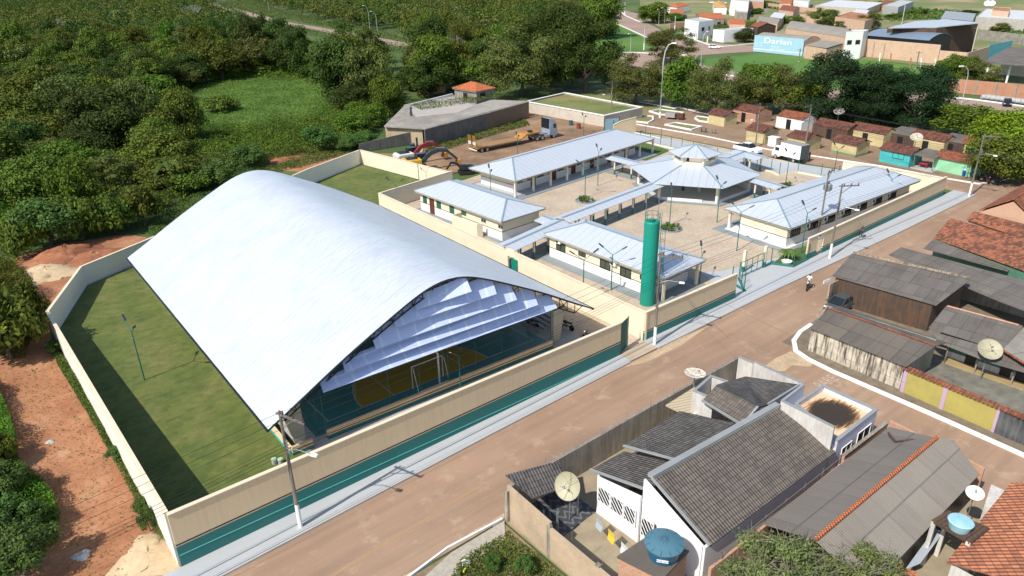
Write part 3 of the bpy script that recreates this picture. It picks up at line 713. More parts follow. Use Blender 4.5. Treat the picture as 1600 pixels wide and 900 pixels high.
def opening(t, p, q, s, w, z0, h, kind, off=.085, pane=None, frame=None, bars=2):
    """door or window on the wall from p to q, s metres from p, on the right hand side when walking p->q"""
    p, q = V(p[0], p[1], 0), V(q[0], q[1], 0); d = (q-p).normalized(); n = V(d.y, -d.x, 0)
    c = p+d*s+n*off; Z = V(0, 0, 1)
    if kind == 'door':
        b = MB(); b.box(c+Z*(z0+h/2), (w, .06, h), axes=(d, n, Z)); o = b.build('door', pane or M_door, t)
        b = MB(); 
        for sx in (-1, 1): b.box(c+d*(sx*(w/2+.04))+Z*(z0+h/2), (.08, .09, h+.08), axes=(d, n, Z))
        b.box(c+Z*(z0+h+.04), (w, .09, .08), axes=(d, n, Z)); b.build('door_frame', frame or M_band, o); return o
    fr = MB(); f = frame or M_band
    for sx in (-1, 1): fr.box(c+d*(sx*(w/2))+Z*(z0+h/2), (.06, .09, h+.06), axes=(d, n, Z))
    for zz in (z0, z0+h): fr.box(c+Z*zz, (w-.06, .09, .06), axes=(d, n, Z))
    for k in range(1, bars): fr.box(c+d*(-w/2+w*k/bars)+Z*(z0+h/2), (.045, .08, h-.06), axes=(d, n, Z))
    o = fr.build('window', f, t)
    b = MB(); b.box(c-n*.02+Z*(z0+h/2), (w-.06, .05, h-.06), axes=(d, n, Z)); b.build('pane', pane or M_olive, o)
    return o
def aircon(t, p, q, s, z):
    p, q = V(p[0], p[1], 0), V(q[0], q[1], 0); d = (q-p).normalized(); n = V(d.y, -d.x, 0); Z = V(0, 0, 1)
    c = p+d*s+n*.3+Z*z
    b = MB(); b.box(c, (.8, .3, .6), axes=(d, n, Z)); o = b.build('air_conditioner', M_whitep, t, bevel=.02)
    b = MB(); b.lathe([(.23, 0), (.23, .02)], c+n*.155-d*.12, 14, axis=n); b.build('fan_grille', M_dark, o)
def lerp2(a, b, k): return a+(b-a)*k
def rect_in(A, B, C, D, a, b, c, d):
    """inset rectangle: a from side AB, b from BC, c from CD, d from DA"""
    A, B, C, D = [V(p[0], p[1], 0) for p in (A, B, C, D)]
    u = (B-A).normalized(); v = (D-A).normalized()
    return [A+u*d+v*a, B-u*b+v*a, C-u*b-v*c, D+u*d-v*c]
Z0 = .25
# ---- classroom block at the back (long one, columns along the courtyard)
A_, B_, C_ = P(805.4, 282.9, 2.95), P(1023.1, 216.4, 2.95), None
D_ = P(731.9, 262.2, 2.95); C_ = B_+(D_-A_)
t = thing('classroom_block', 'long classroom building at the back of the school with pale veranda columns and brown doors', 'school building', (83, 86, 0))
hip(t, A_, B_, C_, D_, 2.95, 4.6, 4.6)
r = rect_in(A_, B_, C_, D_, 2.5, 2.6, .9, 1.9)
room_walls(t, [(p.x, p.y) for p in r], Z0, 2.85)
b = MB(); s_ = rect_in(A_, B_, C_, D_, .3, .4, .3, .9); b.prism(s_, 0, Z0); b.build('floor_slab', M_bluegrey, t)
b = MB(); s_ = rect_in(A_, B_, C_, D_, -.7, -.3, -.4, .3); b.prism(s_, 0, .16); b.build('apron', M_path, t)
L = (r[1]-r[0]).length
ks = 7
for i in range(6):
    s0 = 1.2+i*(L-2)/6
    opening(t, r[0], r[1], s0+.2, 1.0, 1.55, .95, 'window', pane=M_olive)
    opening(t, r[0], r[1], s0+2.1, .5, 1.55, .95, 'window', bars=1)
    opening(t, r[0], r[1], s0+3.1, .9, Z0, 2.15, 'door')
    opening(t, r[0], r[1], s0+4.6, 1.2, 1.45, 1.05, 'window')
b = MB()
u = (B_-A_).normalized(); v = (D_-A_).normalized()
colp = [A_+u*(.55+i*(35.6-.5)/9)+v*.65 for i in range(10)]
for p in colp: b = MB(); b.box((p.x, p.y, .78), (.28, .28, 1.1), rz=math.atan2(u.y, u.x)); cb_ = b.build('column_base', M_white, t); b = MB(); b.box((p.x, p.y, 2.12), (.28, .28, 1.5), rz=math.atan2(u.y, u.x)); b.build('column', M_cream, t)
# ---- classroom block by the street
A_, B_ = P(1235.9, 356.8, 3), P(1438.8, 281.3, 3); D_ = P(1134.9, 325.5, 3); D_ = A_+V(.6, 9.9, 0); C_ = B_+(D_-A_)
t = thing('classroom_block', 'hipped classroom building along the street wall with barred dark windows under the eaves', 'school building', (92, 46, 0))
hip(t, A_, B_, C_, D_, 3.0, 4.6, 4.0)
r = rect_in(A_, B_, C_, D_, .75, 1.5, 2.4, .55)
room_walls(t, [(p.x, p.y) for p in r], Z0, 2.9)
b = MB(); s_ = rect_in(A_, B_, C_, D_, .3, .6, .3, .3); b.prism(s_, 0, Z0); b.build('floor_slab', M_white, t)
b = MB(); s_ = rect_in(A_, B_, C_, D_, -.2, .2, -.9, -.9); b.prism(s_, 0, .17); b.build('apron', M_path, t)
L = (r[1]-r[0]).length
for i in range(7):
    s0 = 1.6+i*(L-2)/7.1
    o = opening(t, r[0], r[1], s0, 1.9, 1.35, 1.05, 'window', pane=M_glass, frame=M_dark, bars=4)
    if i: aircon(t, r[0], r[1], s0-1.7, 2.25)
u = (B_-A_).normalized(); v = (D_-A_).normalized()
for i in range(9):
    p = A_+u*(.7+i*3.75)+v*9.3
    b = MB(); b.box((p.x, p.y, .78), (.28, .28, 1.1)); b.build('column_base', M_white, t); b = MB(); b.box((p.x, p.y, 2.12), (.28, .28, 1.55)); b.build('column', M_cream, t)
# ---- service block by the dividing wall
A_ = P(646.7, 297.2, 3); B_ = P(783.6, 346.7, 3); C_ = P(849.5, 322.7, 3)+V(-.1, -.6, 0); D_ = A_+(C_-B_)
t = thing('service_block', 'smaller cream school building beside the dividing wall with green shutters and one brown door', 'school building', (56, 76, 0))
hip(t, A_, B_, C_, D_, 3.0, 4.35, 3.4)
r = rect_in(A_, B_, C_, D_, .65, .7, .8, .7)
room_walls(t, [(p.x, p.y) for p in r], .15, 2.9)
b = MB(); b.prism(rect_in(A_, B_, C_, D_, -.1, -.1, -.1, -.1), 0, .15); b.build('apron', M_path, t)
for s, w, z0, h, k in ((1.1, .85, 1.35, 1.05, 'g'), (4.4, .95, 1.35, 1.05, 'g'), (7.4, .95, 1.35, 1.05, 'g'), (10, 1.0, 1.75, .5, 'g'), (14.2, .95, 1.75, .45, 'd'), (17.6, .95, 1.75, .45, 'd')):
    opening(t, r[0], r[1], s, w, z0, h, 'window', pane=M_greenframe if k == 'g' else M_glass, frame=M_green if k == 'g' else M_conc)
opening(t, r[0], r[1], 2.75, .9, .15, 2.15, 'door')
p0 = r[0]; d = (r[1]-r[0]).normalized(); n = V(d.y, -d.x, 0)
b = MB(); q = p0+d*9.5; strip(b, [tuple((q+n*.1)[:2]), tuple((q+n*1.6)[:2]), tuple((q+n*1.6+d*5.2)[:2]), tuple((q+n*.9+d*5.4)[:2])], .1, 2.0, .15); b.build('screen_wall', M_cream, t)
# ---- office block in front
A_ = P(849, 365, 3); B_ = P(1037, 436, 3); C_ = P(1104, 405.6, 3); D_ = A_+(C_-B_)
t = thing('office_block', 'cream and white school office building behind the water tower, nearest the street gate', 'school building', (57.5, 51, 0))
hip(t, A_, B_, C_, D_, 3.0, 4.35, 3.4)
r = rect_in(A_, B_, C_, D_, .6, 1.9, .7, .6)
room_walls(t, [(p.x, p.y) for p in r], .15, 2.9)
b = MB(); b.prism(rect_in(A_, B_, C_, D_, -.9, -.1, -.1, -.1), 0, .15); b.build('apron', M_path, t)
for s, w, z0, h in ((1.9, 1.5, 1.35, 1.0), (5.4, 1.1, 1.75, .45), (9.0, 1.5, 1.3, 1.0), (12.0, 1.5, 1.3, 1.0), (14.6, 1.1, 1.75, .45)):
    opening(t, r[0], r[1], s, w, z0, h, 'window', pane=M_olive, frame=M_dark, bars=2)
aircon(t, r[0], r[1], 1.7, 2.62); aircon(t, r[0], r[1], 10.4, 2.5)
for k in (.5, 6.2):
    p = B_+(C_-B_).normalized()*(k+.3)-(B_-A_).normalized()*.5
    b = MB(); b.box((p.x, p.y, 1.55), (.26, .26, 2.8)); b.build('column', M_cream, t)

# ---- hexagonal pavilion
HC = V(88.7, 65.7, 0)
t = thing('pavilion', 'hexagonal open pavilion in the middle of the school with a two tier white roof', 'pavilion', HC)
def hexp(r_, z, ph=0): return [HC+V(r_*math.cos(i*math.pi/3+ph), r_*math.sin(i*math.pi/3+ph), z) for i in range(6)]
PH = R_(2)
def hexroof(ro, zo, ri, zi, name):
    o, i_ = hexp(ro, zo, PH), hexp(ri, zi, PH); b = MB()
    for k in range(6): b.face([o[k], o[(k+1) % 6], i_[(k+1) % 6], i_[k]])
    for k in range(6): b.face([o[(k+1) % 6]-V(0, 0, .08), o[k]-V(0, 0, .08), i_[k]-V(0, 0, .08), i_[(k+1) % 6]-V(0, 0, .08)])
    for k in range(6): b.face([o[k], o[k]-V(0, 0, .08), o[(k+1) % 6]-V(0, 0, .08), o[(k+1) % 6]])
    rf = b.build(name, M_wroof, t); b = MB()
    for k in range(6): b.beam(o[k]+V(0, 0, .03), i_[k]+V(0, 0, .03), .2, .04)
    b.build('ridge_cap', M_rcap, rf)
hexroof(9.8, 2.95, 3.0, 4.4, 'lower_roof'); 
b = MB(); strip(b, [tuple(p[:2]) for p in hexp(3.0, 0, PH)], 4.2, 4.9, .2, closed=True); b.build('drum_wall', M_cream, t)
for k in range(6):
    p = hexp(2.97, 5.25, PH)[k]; b = MB(); b.box(p, (.5, .5, .9)); b.build('drum_post', M_cream, t)
b = MB(); strip(b, [tuple(p[:2]) for p in hexp(3.0, 0, PH)], 5.5, 5.85, .2, closed=True); b.build('drum_lintel', M_cream, t)
hexroof(3.95, 5.75, .05, 6.9, 'upper_roof')
b = MB(); b.prism([tuple(p[:2]) for p in hexp(9.3, 0, PH)], 0, .2); b.build('apron', M_path, t)
b = MB(); b.prism([tuple(p[:2]) for p in hexp(8.4, 0, PH)], .2, .3); b.build('floor_slab', paint('pale_floor', (.55, .54, .50), dirt=.1), t)
hx = hexp(8.2, 0, PH)
for k in range(6):
    p = hx[k]; b = MB(); b.box((p.x, p.y, .85), (.34, .34, 1.1)); b.build('column_base', M_white, t)
    b = MB(); b.box((p.x, p.y, 2.2), (.34, .34, 1.5)); b.build('column', M_cream, t)
b = MB(); strip(b, [tuple(hx[3][:2]), tuple((hx[3]*.25+hx[4]*.75)[:2])], .3, .62, .15); strip(b, [tuple(hx[4][:2]), tuple(hx[5][:2])], .3, .62, .15)
b.build('low_wall', M_white, t)
q0, q1 = hx[4]*.0+hx[5], hx[5]*.1+hx[0]*.9
a0 = hx[4].lerp(hx[5], .02); a1 = hx[5].lerp(hx[0], .42)
wall_run(t, tuple(hx[5][:2]), tuple(a1[:2]), .3, 2.2, name='kitchen_wall')
wall_run(t, tuple(hx[0].lerp(hx[1], .1)[:2]), tuple(hx[0].lerp(hx[1], .9)[:2]), .3, 1.3, name='rear_wall')
for k in range(6):
    p = HC+V(2.4*math.cos(k*math.pi/3+PH), 2.4*math.sin(k*math.pi/3+PH), 0); b = MB(); b.box((p.x, p.y, 2.2), (.3, .3, 4.2)); b.build('inner_post', M_greenpost if k % 2 else M_cream, t)
# tables with benches seen under the roof
for i, (dx, dy) in enumerate(((3.6, -3.2), (5.2, -1.4))):
    q = thing('table', ['dark canteen table under the pavilion edge, nearer the street', 'dark canteen table under the pavilion, nearer its middle'][i], 'table', HC+V(dx, dy, .3), 'pavilion tables'); c = HC+V(dx, dy, 0)
    b = MB(); b.box((c.x, c.y, 1.05), (1.8, .7, .05)); b.build('top', M_dark, q)
    for sx in (-.8, .8):
        for sy in (-.28, .28): b = MB(); b.box((c.x+sx, c.y+sy, .66), (.05, .05, .72)); b.build('leg', M_dark, q)

# ---- covered walkways
def walkway(label, a, b_, w=2.7, z=2.35, rise=.35, posts=5, paving=True, ends=(0, 0)):
    a, b_ = V(a[0], a[1], 0), V(b_[0], b_[1], 0); d = (b_-a).normalized(); n = V(-d.y, d.x, 0); L = (b_-a).length
    t = thing('covered_walkway', label, 'covered walkway', (a+b_)/2, 'covered walkways'); Z = V(0, 0, 1)
    b = MB(); rz = Z*(z+rise); ez = Z*z
    b.slab([a+n*w/2+ez, b_+n*w/2+ez, b_+rz, a+rz], .06); b.slab([a+rz, b_+rz, b_-n*w/2+ez, a-n*w/2+ez], .06); b.build('roof', M_wroof, t)
    b = MB(); b.beam(a+rz+Z*.02, b_+rz+Z*.02, .3, .04); b.build('ridge_cap', M_rcap, t)
    if paving:
        b = MB(); b.prism([a+n*w*.42, b_+n*w*.42, b_-n*w*.42, a-n*w*.42], .05, .17); pv = b.build('paving', M_path, t)
        b = MB(); b.prism([a+n*.15, b_+n*.15, b_-n*.15, a-n*.15], .15, .176); b.build('tactile_strip', paint('tactile_yellow', (.42, .27, .07), dirt=.1), pv)
    for i in range(posts):
        for s in (-1, 1):
            p = a+d*(L*(i+.5)/posts)+n*(s*w*.36); b = MB(); b.box((p.x, p.y, 1.62), (.2, .2, 1.3), rz=math.atan2(d.y, d.x)); b.build('post', M_cream, t)
            b = MB(); b.box((p.x, p.y, .56), (.2, .2, .8), rz=math.atan2(d.y, d.x)); b.build('post_base', M_teal, t)
    b = MB()
    for s in (-1, 1): b.beam(a+n*(s*w*.36)+Z*(z-.02), b_+n*(s*w*.36)+Z*(z-.02), .1, .15)
    b.build('beam', M_conc, t)
    return t
walkway('covered walkway running from the green door in the dividing wall into the school', (47.9, 60.9), (59.0, 63.0), 2.9, 2.5, .3, 4)
walkway('long covered walkway crossing the courtyard to the pavilion', (59.3, 63.4), (80.6, 65.6), 2.8, 2.6, .3, 7)
walkway('short covered link between the service block and the office block', (58.9, 66.6), (58.6, 60.6), 2.9, 2.15, .3, 2)
walkway('covered link from the rear classrooms to the pavilion', (86.6, 80.9), (86.6, 73.6), 2.6, 2.5, .25, 2)
walkway('covered link from the pavilion to the street side classrooms', (92.2, 57.6), (91.4, 52.4), 2.6, 2.5, .25, 2)
walkway('covered link from the pavilion towards the rear entrance', (97.6, 66.6), (104.6, 67.4), 2.6, 2.55, .25, 2)
walkway('wider entrance canopy beside the rear street gate', (103.2, 63.2), (104.4, 69.2), 3.4, 2.5, .3, 2, paving=False)

# ---- water tower
t = thing('water_tower', 'tall teal cylindrical water tower rising beside the office block', 'water tower', (51.4, 44.0, 0))
TP = V(52.9, 43.6, 0)
b = MB(); b.lathe([(.76, 0), (.76, 9.0), (.72, 9.1), (.7, 9.12)], TP, 28); b.build('tank', paint('tower_teal_paint', (.0, .26, .185), rough=.5, dirt=.14, dirtcol=(.02, .16, .12), streak=.25), t, smooth=False)
b = MB(); b.lathe([(.3, 9.14), (.3, 9.28)], TP, 14)
for k in range(8): a = k*math.pi/4; b.tube([TP+V(.7*math.cos(a), .7*math.sin(a), 9.1), TP+V(.7*math.cos(a), .7*math.sin(a), 9.95)], .02, 5)
for zz in (9.5, 9.95): b.tube([TP+V(.7*math.cos(k*math.pi/8), .7*math.sin(k*math.pi/8), zz) for k in range(17)], .02, 5)
b.build('top_railing', M_green, t)
b = MB(); a = R_(-75); d = V(math.cos(a), math.sin(a), 0); n = V(-d.y, d.x, 0)
for s in (-1, 1): b.tube([TP+d*.9+n*(.2*s)+V(0, 0, .5), TP+d*.9+n*(.2*s)+V(0, 0, 10.1)], .025, 5)
for k in range(32): b.tube([TP+d*.9+n*.2+V(0, 0, .6+k*.29), TP+d*.9-n*.2+V(0, 0, .6+k*.29)], .018, 4)
for k in range(9):
    z = 2.2+k*.85; b.tube([TP+d*.9+n*.3+V(0, 0, z), TP+d*1.3+n*.32+V(0, 0, z), TP+d*1.5+V(0, 0, z), TP+d*1.3-n*.32+V(0, 0, z), TP+d*.9-n*.3+V(0, 0, z)], .018, 4)
for o_ in (n*.32, V(0, 0, 0)+d*.2, -n*.32): b.tube([TP+d*1.3+o_+V(0, 0, 2.2), TP+d*1.3+o_+V(0, 0, 9.0)], .015, 4)
b.build('caged_ladder', paint('ladder_green', (.0, .10, .08), dirt=.1), t)
b = MB(); q = TP+V(-.3, .6, 0)
b.tube([q+V(0, 0, 9.1), q+V(0, 0, 11.2)], .03, 5); b.tube([TP+V(.5, -.3, 9.1), TP+V(.5, -.3, 12.0)], .03, 5); b.build('lightning_rod', M_grey, t)

# ---- school boundary walls and fences
w = banded('boundary_wall', 'street wall in front of the office block and water tower, sand above teal', [(46.62, 38.6), (60.6, 38.45)], [3.0, 2.85], [1.0, .95], None)
w2 = MB(); 
p0 = P(1152, 437, .1); 
w = banded('boundary_wall', 'long street wall in front of the street side classrooms with a doorway near its left end', [(78.6, 39.0), (111.6, 38.9)], [2.75, 2.9], [.85, .9], None)
t = thing('boundary_wall', 'short panel of street wall left of the service doorway', 'wall', (76, 39, 0))
b = MB(); strip(b, [(75.3, 39.05), (77.3, 39.02)], 0, .85, .2); b.build('plinth', M_teal, t)
b = MB(); strip(b, [(75.3, 39.05), (77.3, 39.02)], .85, 2.74, .18); b.build('render', M_tan, t)
b = MB(); strip(b, [(75.3, 39.05), (78.59, 39.0)], 2.75, 2.82, .3); b.build('coping', M_cap, t)
t = thing('boundary_wall', 'cream side wall closing the far end of the school by the back street', 'wall', (112, 44, 0))
b = MB(); strip(b, [(111.6, 39.1), (111.0, 46.0), (110.2, 53.5)], 0, 2.6, .18); b.build('render', M_cream, t); b = MB(); strip(b, [(111.6, 39.1), (111.0, 46.0), (110.2, 53.5)], 2.6, 2.67, .28); b.build('coping', M_cap, t)
b = MB(); strip(b, [(111.8, 39.1), (111.2, 46.0)], 0, 2.2, .05); b.build('teal_face', M_teal, t)
def mesh_fence(name, label, pts, zb, zt, gap=2.6, wallmat=M_cream, mid=False):
    t = thing(name, label, 'fence', pts[0])
    b = MB(); strip(b, [(p[0], p[1]) for p in pts], 0, zb, .18); b.build('low_wall', wallmat, t)
    for i in range(len(pts)-1):
        a, c = V(pts[i][0], pts[i][1], 0), V(pts[i+1][0], pts[i+1][1], 0); L = (c-a).length; k = max(1, round(L/gap))
        for j in range(k+(1 if i == len(pts)-2 else 0)):
            p = a.lerp(c, j/k); b = MB(); b.box((p.x, p.y, (zb+zt)/2), (.07, .07, zt-zb)); b.build('post', M_greenpost, t)
    b = MB(); P3 = [V(p[0], p[1], 0) for p in pts]
    for z in [zb+.12+i*(zt-zb-.2)/5 for i in range(6)]: b.tube([p+V(0, 0, z) for p in P3], .008, 3)
    b.build('wires', M_greenpost, t)
    return t
mesh_fence('wire_fence', 'green post wire fence on a low cream wall behind the pavilion, along the back street', [P(1000, 222), P(1048, 233), P(1100, 247), P(1204, 270), P(1217, 276), P(1246, 271), P(1282, 278), P(1335, 286)], .35, 2.3)
mesh_fence('wire_fence', 'row of green fence posts along the back street edge beyond the pavilion', [P(958, 205), P(985, 207), P(1033, 217)], .2, 2.2, 3.2)
mesh_fence('wire_fence', 'green wire fence with teal base left of the street entrance', [P(1143, 445), P(1162, 456), P(1154, 438)], .35, 2.2, 1.6, M_teal)
mesh_fence('wire_fence', 'green wire fence with teal base around the palm planter by the street entrance', [P(1192, 420), P(1204, 414.5), P(1239, 419), P(1262, 407)], .35, 2.1, 2.2, M_teal)
# sliding gate and its pillars
t = thing('sliding_gate', 'green framed sliding gate between the two cream pillars at the street entrance', 'gate', P(1175, 428))
a, c = P(1156, 436), P(1190, 421); b = MB()
for z in (.35, 1.2, 2.0): b.beam(a+V(0, 0, z), c+V(0, 0, z), .05, .06)
for k in range(5): b.beam(a.lerp(c, k/4)+V(0, 0, .3), a.lerp(c, k/4)+V(0, 0, 2.05), .05)
b.build('frame', M_green, t)
for x, y, l in ((1161, 426, 'left'), (1193, 419, 'right')):
    p = P(x, y); t = thing('gate_pillar', f'cream pillar with teal foot on the {l} of the street entrance gate', 'pillar', p, 'entrance gate pillars'); b = MB(); b.box(p+V(0, 0, .4), (.3, .3, .8)); b.build('foot', M_teal, t); b = MB(); b.box(p+V(0, 0, 1.75), (.3, .3, 1.9)); b.build('shaft', M_cream, t)
for x, y, l in ((854, 380, 0), ):
    pass
# wall stub behind the back classrooms (grey) and its slanted screen
t = thing('boundary_wall', 'grey stepped wall at the back corner of the rear classrooms beside the blue gate', 'wall', P(993, 208))
a, c = P(962, 214), P(993, 208); b = MB(); strip(b, [tuple(P(958, 214)[:2]), tuple(P(970, 212)[:2]), tuple(P(993, 208)[:2])], 0, [2.4, 2.9, 3.2], .15); b.build('render', M_tan, t)
b = MB(); strip(b, [tuple(P(958, 214)[:2]), tuple(P(970, 212)[:2]), tuple(P(993, 208)[:2])], [2.41, 2.91, 3.21], [2.47, 2.97, 3.27], .25); b.build('coping', M_cap, t)
# planters with agaves / shrubs
def spiky(mb, c, r, h, n, rs):
    for k in range(n):
        a = rs.random()*6.283; l = r*(.5+.5*rs.random()); d = V(math.cos(a), math.sin(a), 0); s = V(-d.y, d.x, 0)*.05
        m_ = c+d*l*.5+V(0, 0, h*(.5+.5*rs.random())); e = c+d*l+V(0, 0, h*(.35+.8*rs.random()))
        mb.face([c-s, c+s, m_+s*.9, m_-s*.9]); mb.face([m_-s*.9, m_+s*.9, e])
M_spike = leafmat('agave_leaf', (.07, .13, .02), (.16, .20, .05), .15, .1)
for (x, y, lab, k, lp) in ((914, 314, 'round bed of spiky plants in the left part of the courtyard', 22, (914, 308)), (1048, 358, 'round bed of spiky plants behind the water tower', 22, (1046, 352)), (1228, 293, 'bed of spiky plants right of the pavilion', 16, (1230, 291))):
    c = P(x, y, .1); t = thing('planter_bed', lab, 'planter', c)
    b = MB(); b.lathe([(1.45, 0), (1.45, .16), (1.3, .16), (1.3, .06)], c, 20); b.build('rim', M_path, t)
    for j in range(k):
        a = rnd.random()*6.283; rr = 1.15*math.sqrt(rnd.random()); q = c+V(rr*math.cos(a), rr*math.sin(a), .05)
        b = MB(); spiky(b, q, .42, .62, 16, rnd); b.build('plant', M_spike, t)
for (x, y, top, lab, rz) in ((914, 310, (914.5, 263), 'green lamp post in the left courtyard plant bed', 120), (934, 290.5, (936, 240), 'green lamp post in the back left part of the courtyard', 60), (1046, 352, (1048, 304), 'green lamp post in the plant bed behind the water tower', 45), (1120, 347.5, (1126, 292.5), 'green lamp post in front of the pavilion', 60), (1151, 392, (1158.5, 332), 'green lamp post at the left end of the street side classrooms', 100), (1252, 396, (1262, 334), 'green lamp post in the small garden by the street side classrooms', 60), (955, 453, (957.5, 399), 'green lamp post in front of the office block wall', 120), (911, 474, (910, 407), 'slim green lamp post left of the office block by the dividing wall', 150), (1386, 320, (1394, 281), 'green lamp post over the far part of the street wall', 60), (1227, 292, (1235, 247), 'green lamp post in the plant bed right of the pavilion', 60), (768, 330, (753.5, 264), 'green lamp post at the left end of the rear classrooms', 60), (809, 245, (809, 224), 'green lamp post of the machinery yard above the rear classroom roof', 60), (912, 212, (912.5, 195), 'green lamp post behind the ridge of the rear classrooms', 60), (655, 286, (657, 263), 'green lamp post at the corner of the rear court lawn', 120), (621, 322, (621, 292), 'green lamp post beside the arched roof near the dividing wall', 120), (1303, 271, (1308, 236), 'green lamp post by the back street fence right of the delivery truck', 60), (1093, 441, (1093, 408), 'green lamp post at the street end of the office block', 45)):
    lamp(x, y, top, lab, R_(rz), .1, hz=min(5.4, max(3.2, HT((x, y), top, .1))))
# small planter garden with a cycad by the entrance
g = sheet('planter_lawn', pix([(1207, 414), (1240, 418), (1262, 406), (1262, 384), (1228, 396)]), .14, M_grass)
t = thing('palm', 'small cycad palm in the entrance garden beside the street wall', 'palm', P(1231, 408)); c = P(1231, 405, .14)
b = MB(); b.tube([c, c+V(0, 0, .5)], .12, 8); b.build('trunk', paint('palm_trunk', (.12, .08, .05)), t)
b = MB()
for k in range(22):
    a = k*2.4; d = V(math.cos(a), math.sin(a), 0); s = V(-d.y, d.x, 0)*.12; o = c+V(0, 0, .5)
    q = [o, o+d*.5+V(0, 0, .5), o+d*1.0+V(0, 0, .45), o+d*1.35+V(0, 0, .1)]
    for i in range(3): b.face([q[i]-s, q[i]+s, q[i+1]+s*(1 if i < 2 else .1), q[i+1]-s*(1 if i < 2 else .1)])
b.build('crown', M_spike, t)
b = MB(); b.lathe([(.5, 0), (.62, .28), (.55, .3), (.45, .1)], P(1229, 411, .14), 12); tag(b.build('stone_ring', M_white), 'white stone ring in the entrance garden grass', 'garden ring')
# white bench planters outside the rear classrooms
c = P(938, 238); 
for i, (dx, dy) in enumerate(((936, 236), (941, 239), (948, 238))):
    p = P(dx, dy, .05); t = thing('planter_box', ['white flower box nearest the rear classroom corner', 'white flower box in the middle of its row by the rear classrooms', 'white flower box at the far end of its row by the rear classrooms'][i], 'planter', p, 'white flower boxes')
    b = MB(); b.box(p+V(0, 0, .25), (1.3, 1.6, .5), rz=.5); b.build('box', M_whitep, t, bevel=.05); b = MB(); spiky(b, p+V(0, 0, .5), .5, .6, 24, rnd); b.build('plant', M_spike, t)
sheet('side_lawn', pix([(925, 232), (1003, 222), (1048, 236), (1010, 252), (950, 246)]), .12, M_grass)
# ================================================================ general houses
M_clay = tiles('clay_tiles', (.34, .105, .042), (.24, .075, .035), (.05, .03, .022))
M_clay_new = tiles('clay_tiles_new', (.58, .17, .055), (.46, .13, .045), (.20, .07, .04), mould_amt=.3)
M_clay_old = tiles('clay_tiles_old', (.22, .072, .04), (.15, .052, .032), (.03, .022, .018), mould_amt=.75)
M_fibro = ribbed('fibre_cement_roof', (.135, .118, .10), (.06, .05, .042), period=1.05, rough=.9, metal=0, rib=.18, patch=(.20, .185, .165), dirt=.55, seam=.35, rows=2.2)
M_fibro_l = ribbed('light_fibre_cement_roof', (.27, .25, .21), (.15, .14, .12), period=1.05, rough=.9, metal=0, rib=.18, patch=(.34, .31, .26), dirt=.4, seam=.4, rows=2.4)
M_brick = brick('hollow_brick', (.46, .20, .11), (.52, .26, .15), (.42, .34, .26), .3)
M_brick_pale = brick('pale_hollow_brick', (.55, .33, .20), (.60, .38, .25), (.50, .42, .33), .25)
M_oldwall = paint('mouldy_plaster', (.36, .33, .27), dirt=.35, dirtcol=(.06, .055, .05), streak=.5)
M_darkwall = paint('dark_mouldy_plaster', (.15, .14, .13), dirt=.35, dirtcol=(.04, .038, .035), streak=.45)
M_wood = paint('dark_weathered_wood', (.045, .038, .032), rough=.9, dirt=.4, dirtcol=(.12, .06, .03), scale=1.5, streak=.8)
M_palewood = paint('pale_stained_boards', (.42, .34, .24), rough=.9, dirt=.4, dirtcol=(.07, .055, .04), streak=.8)
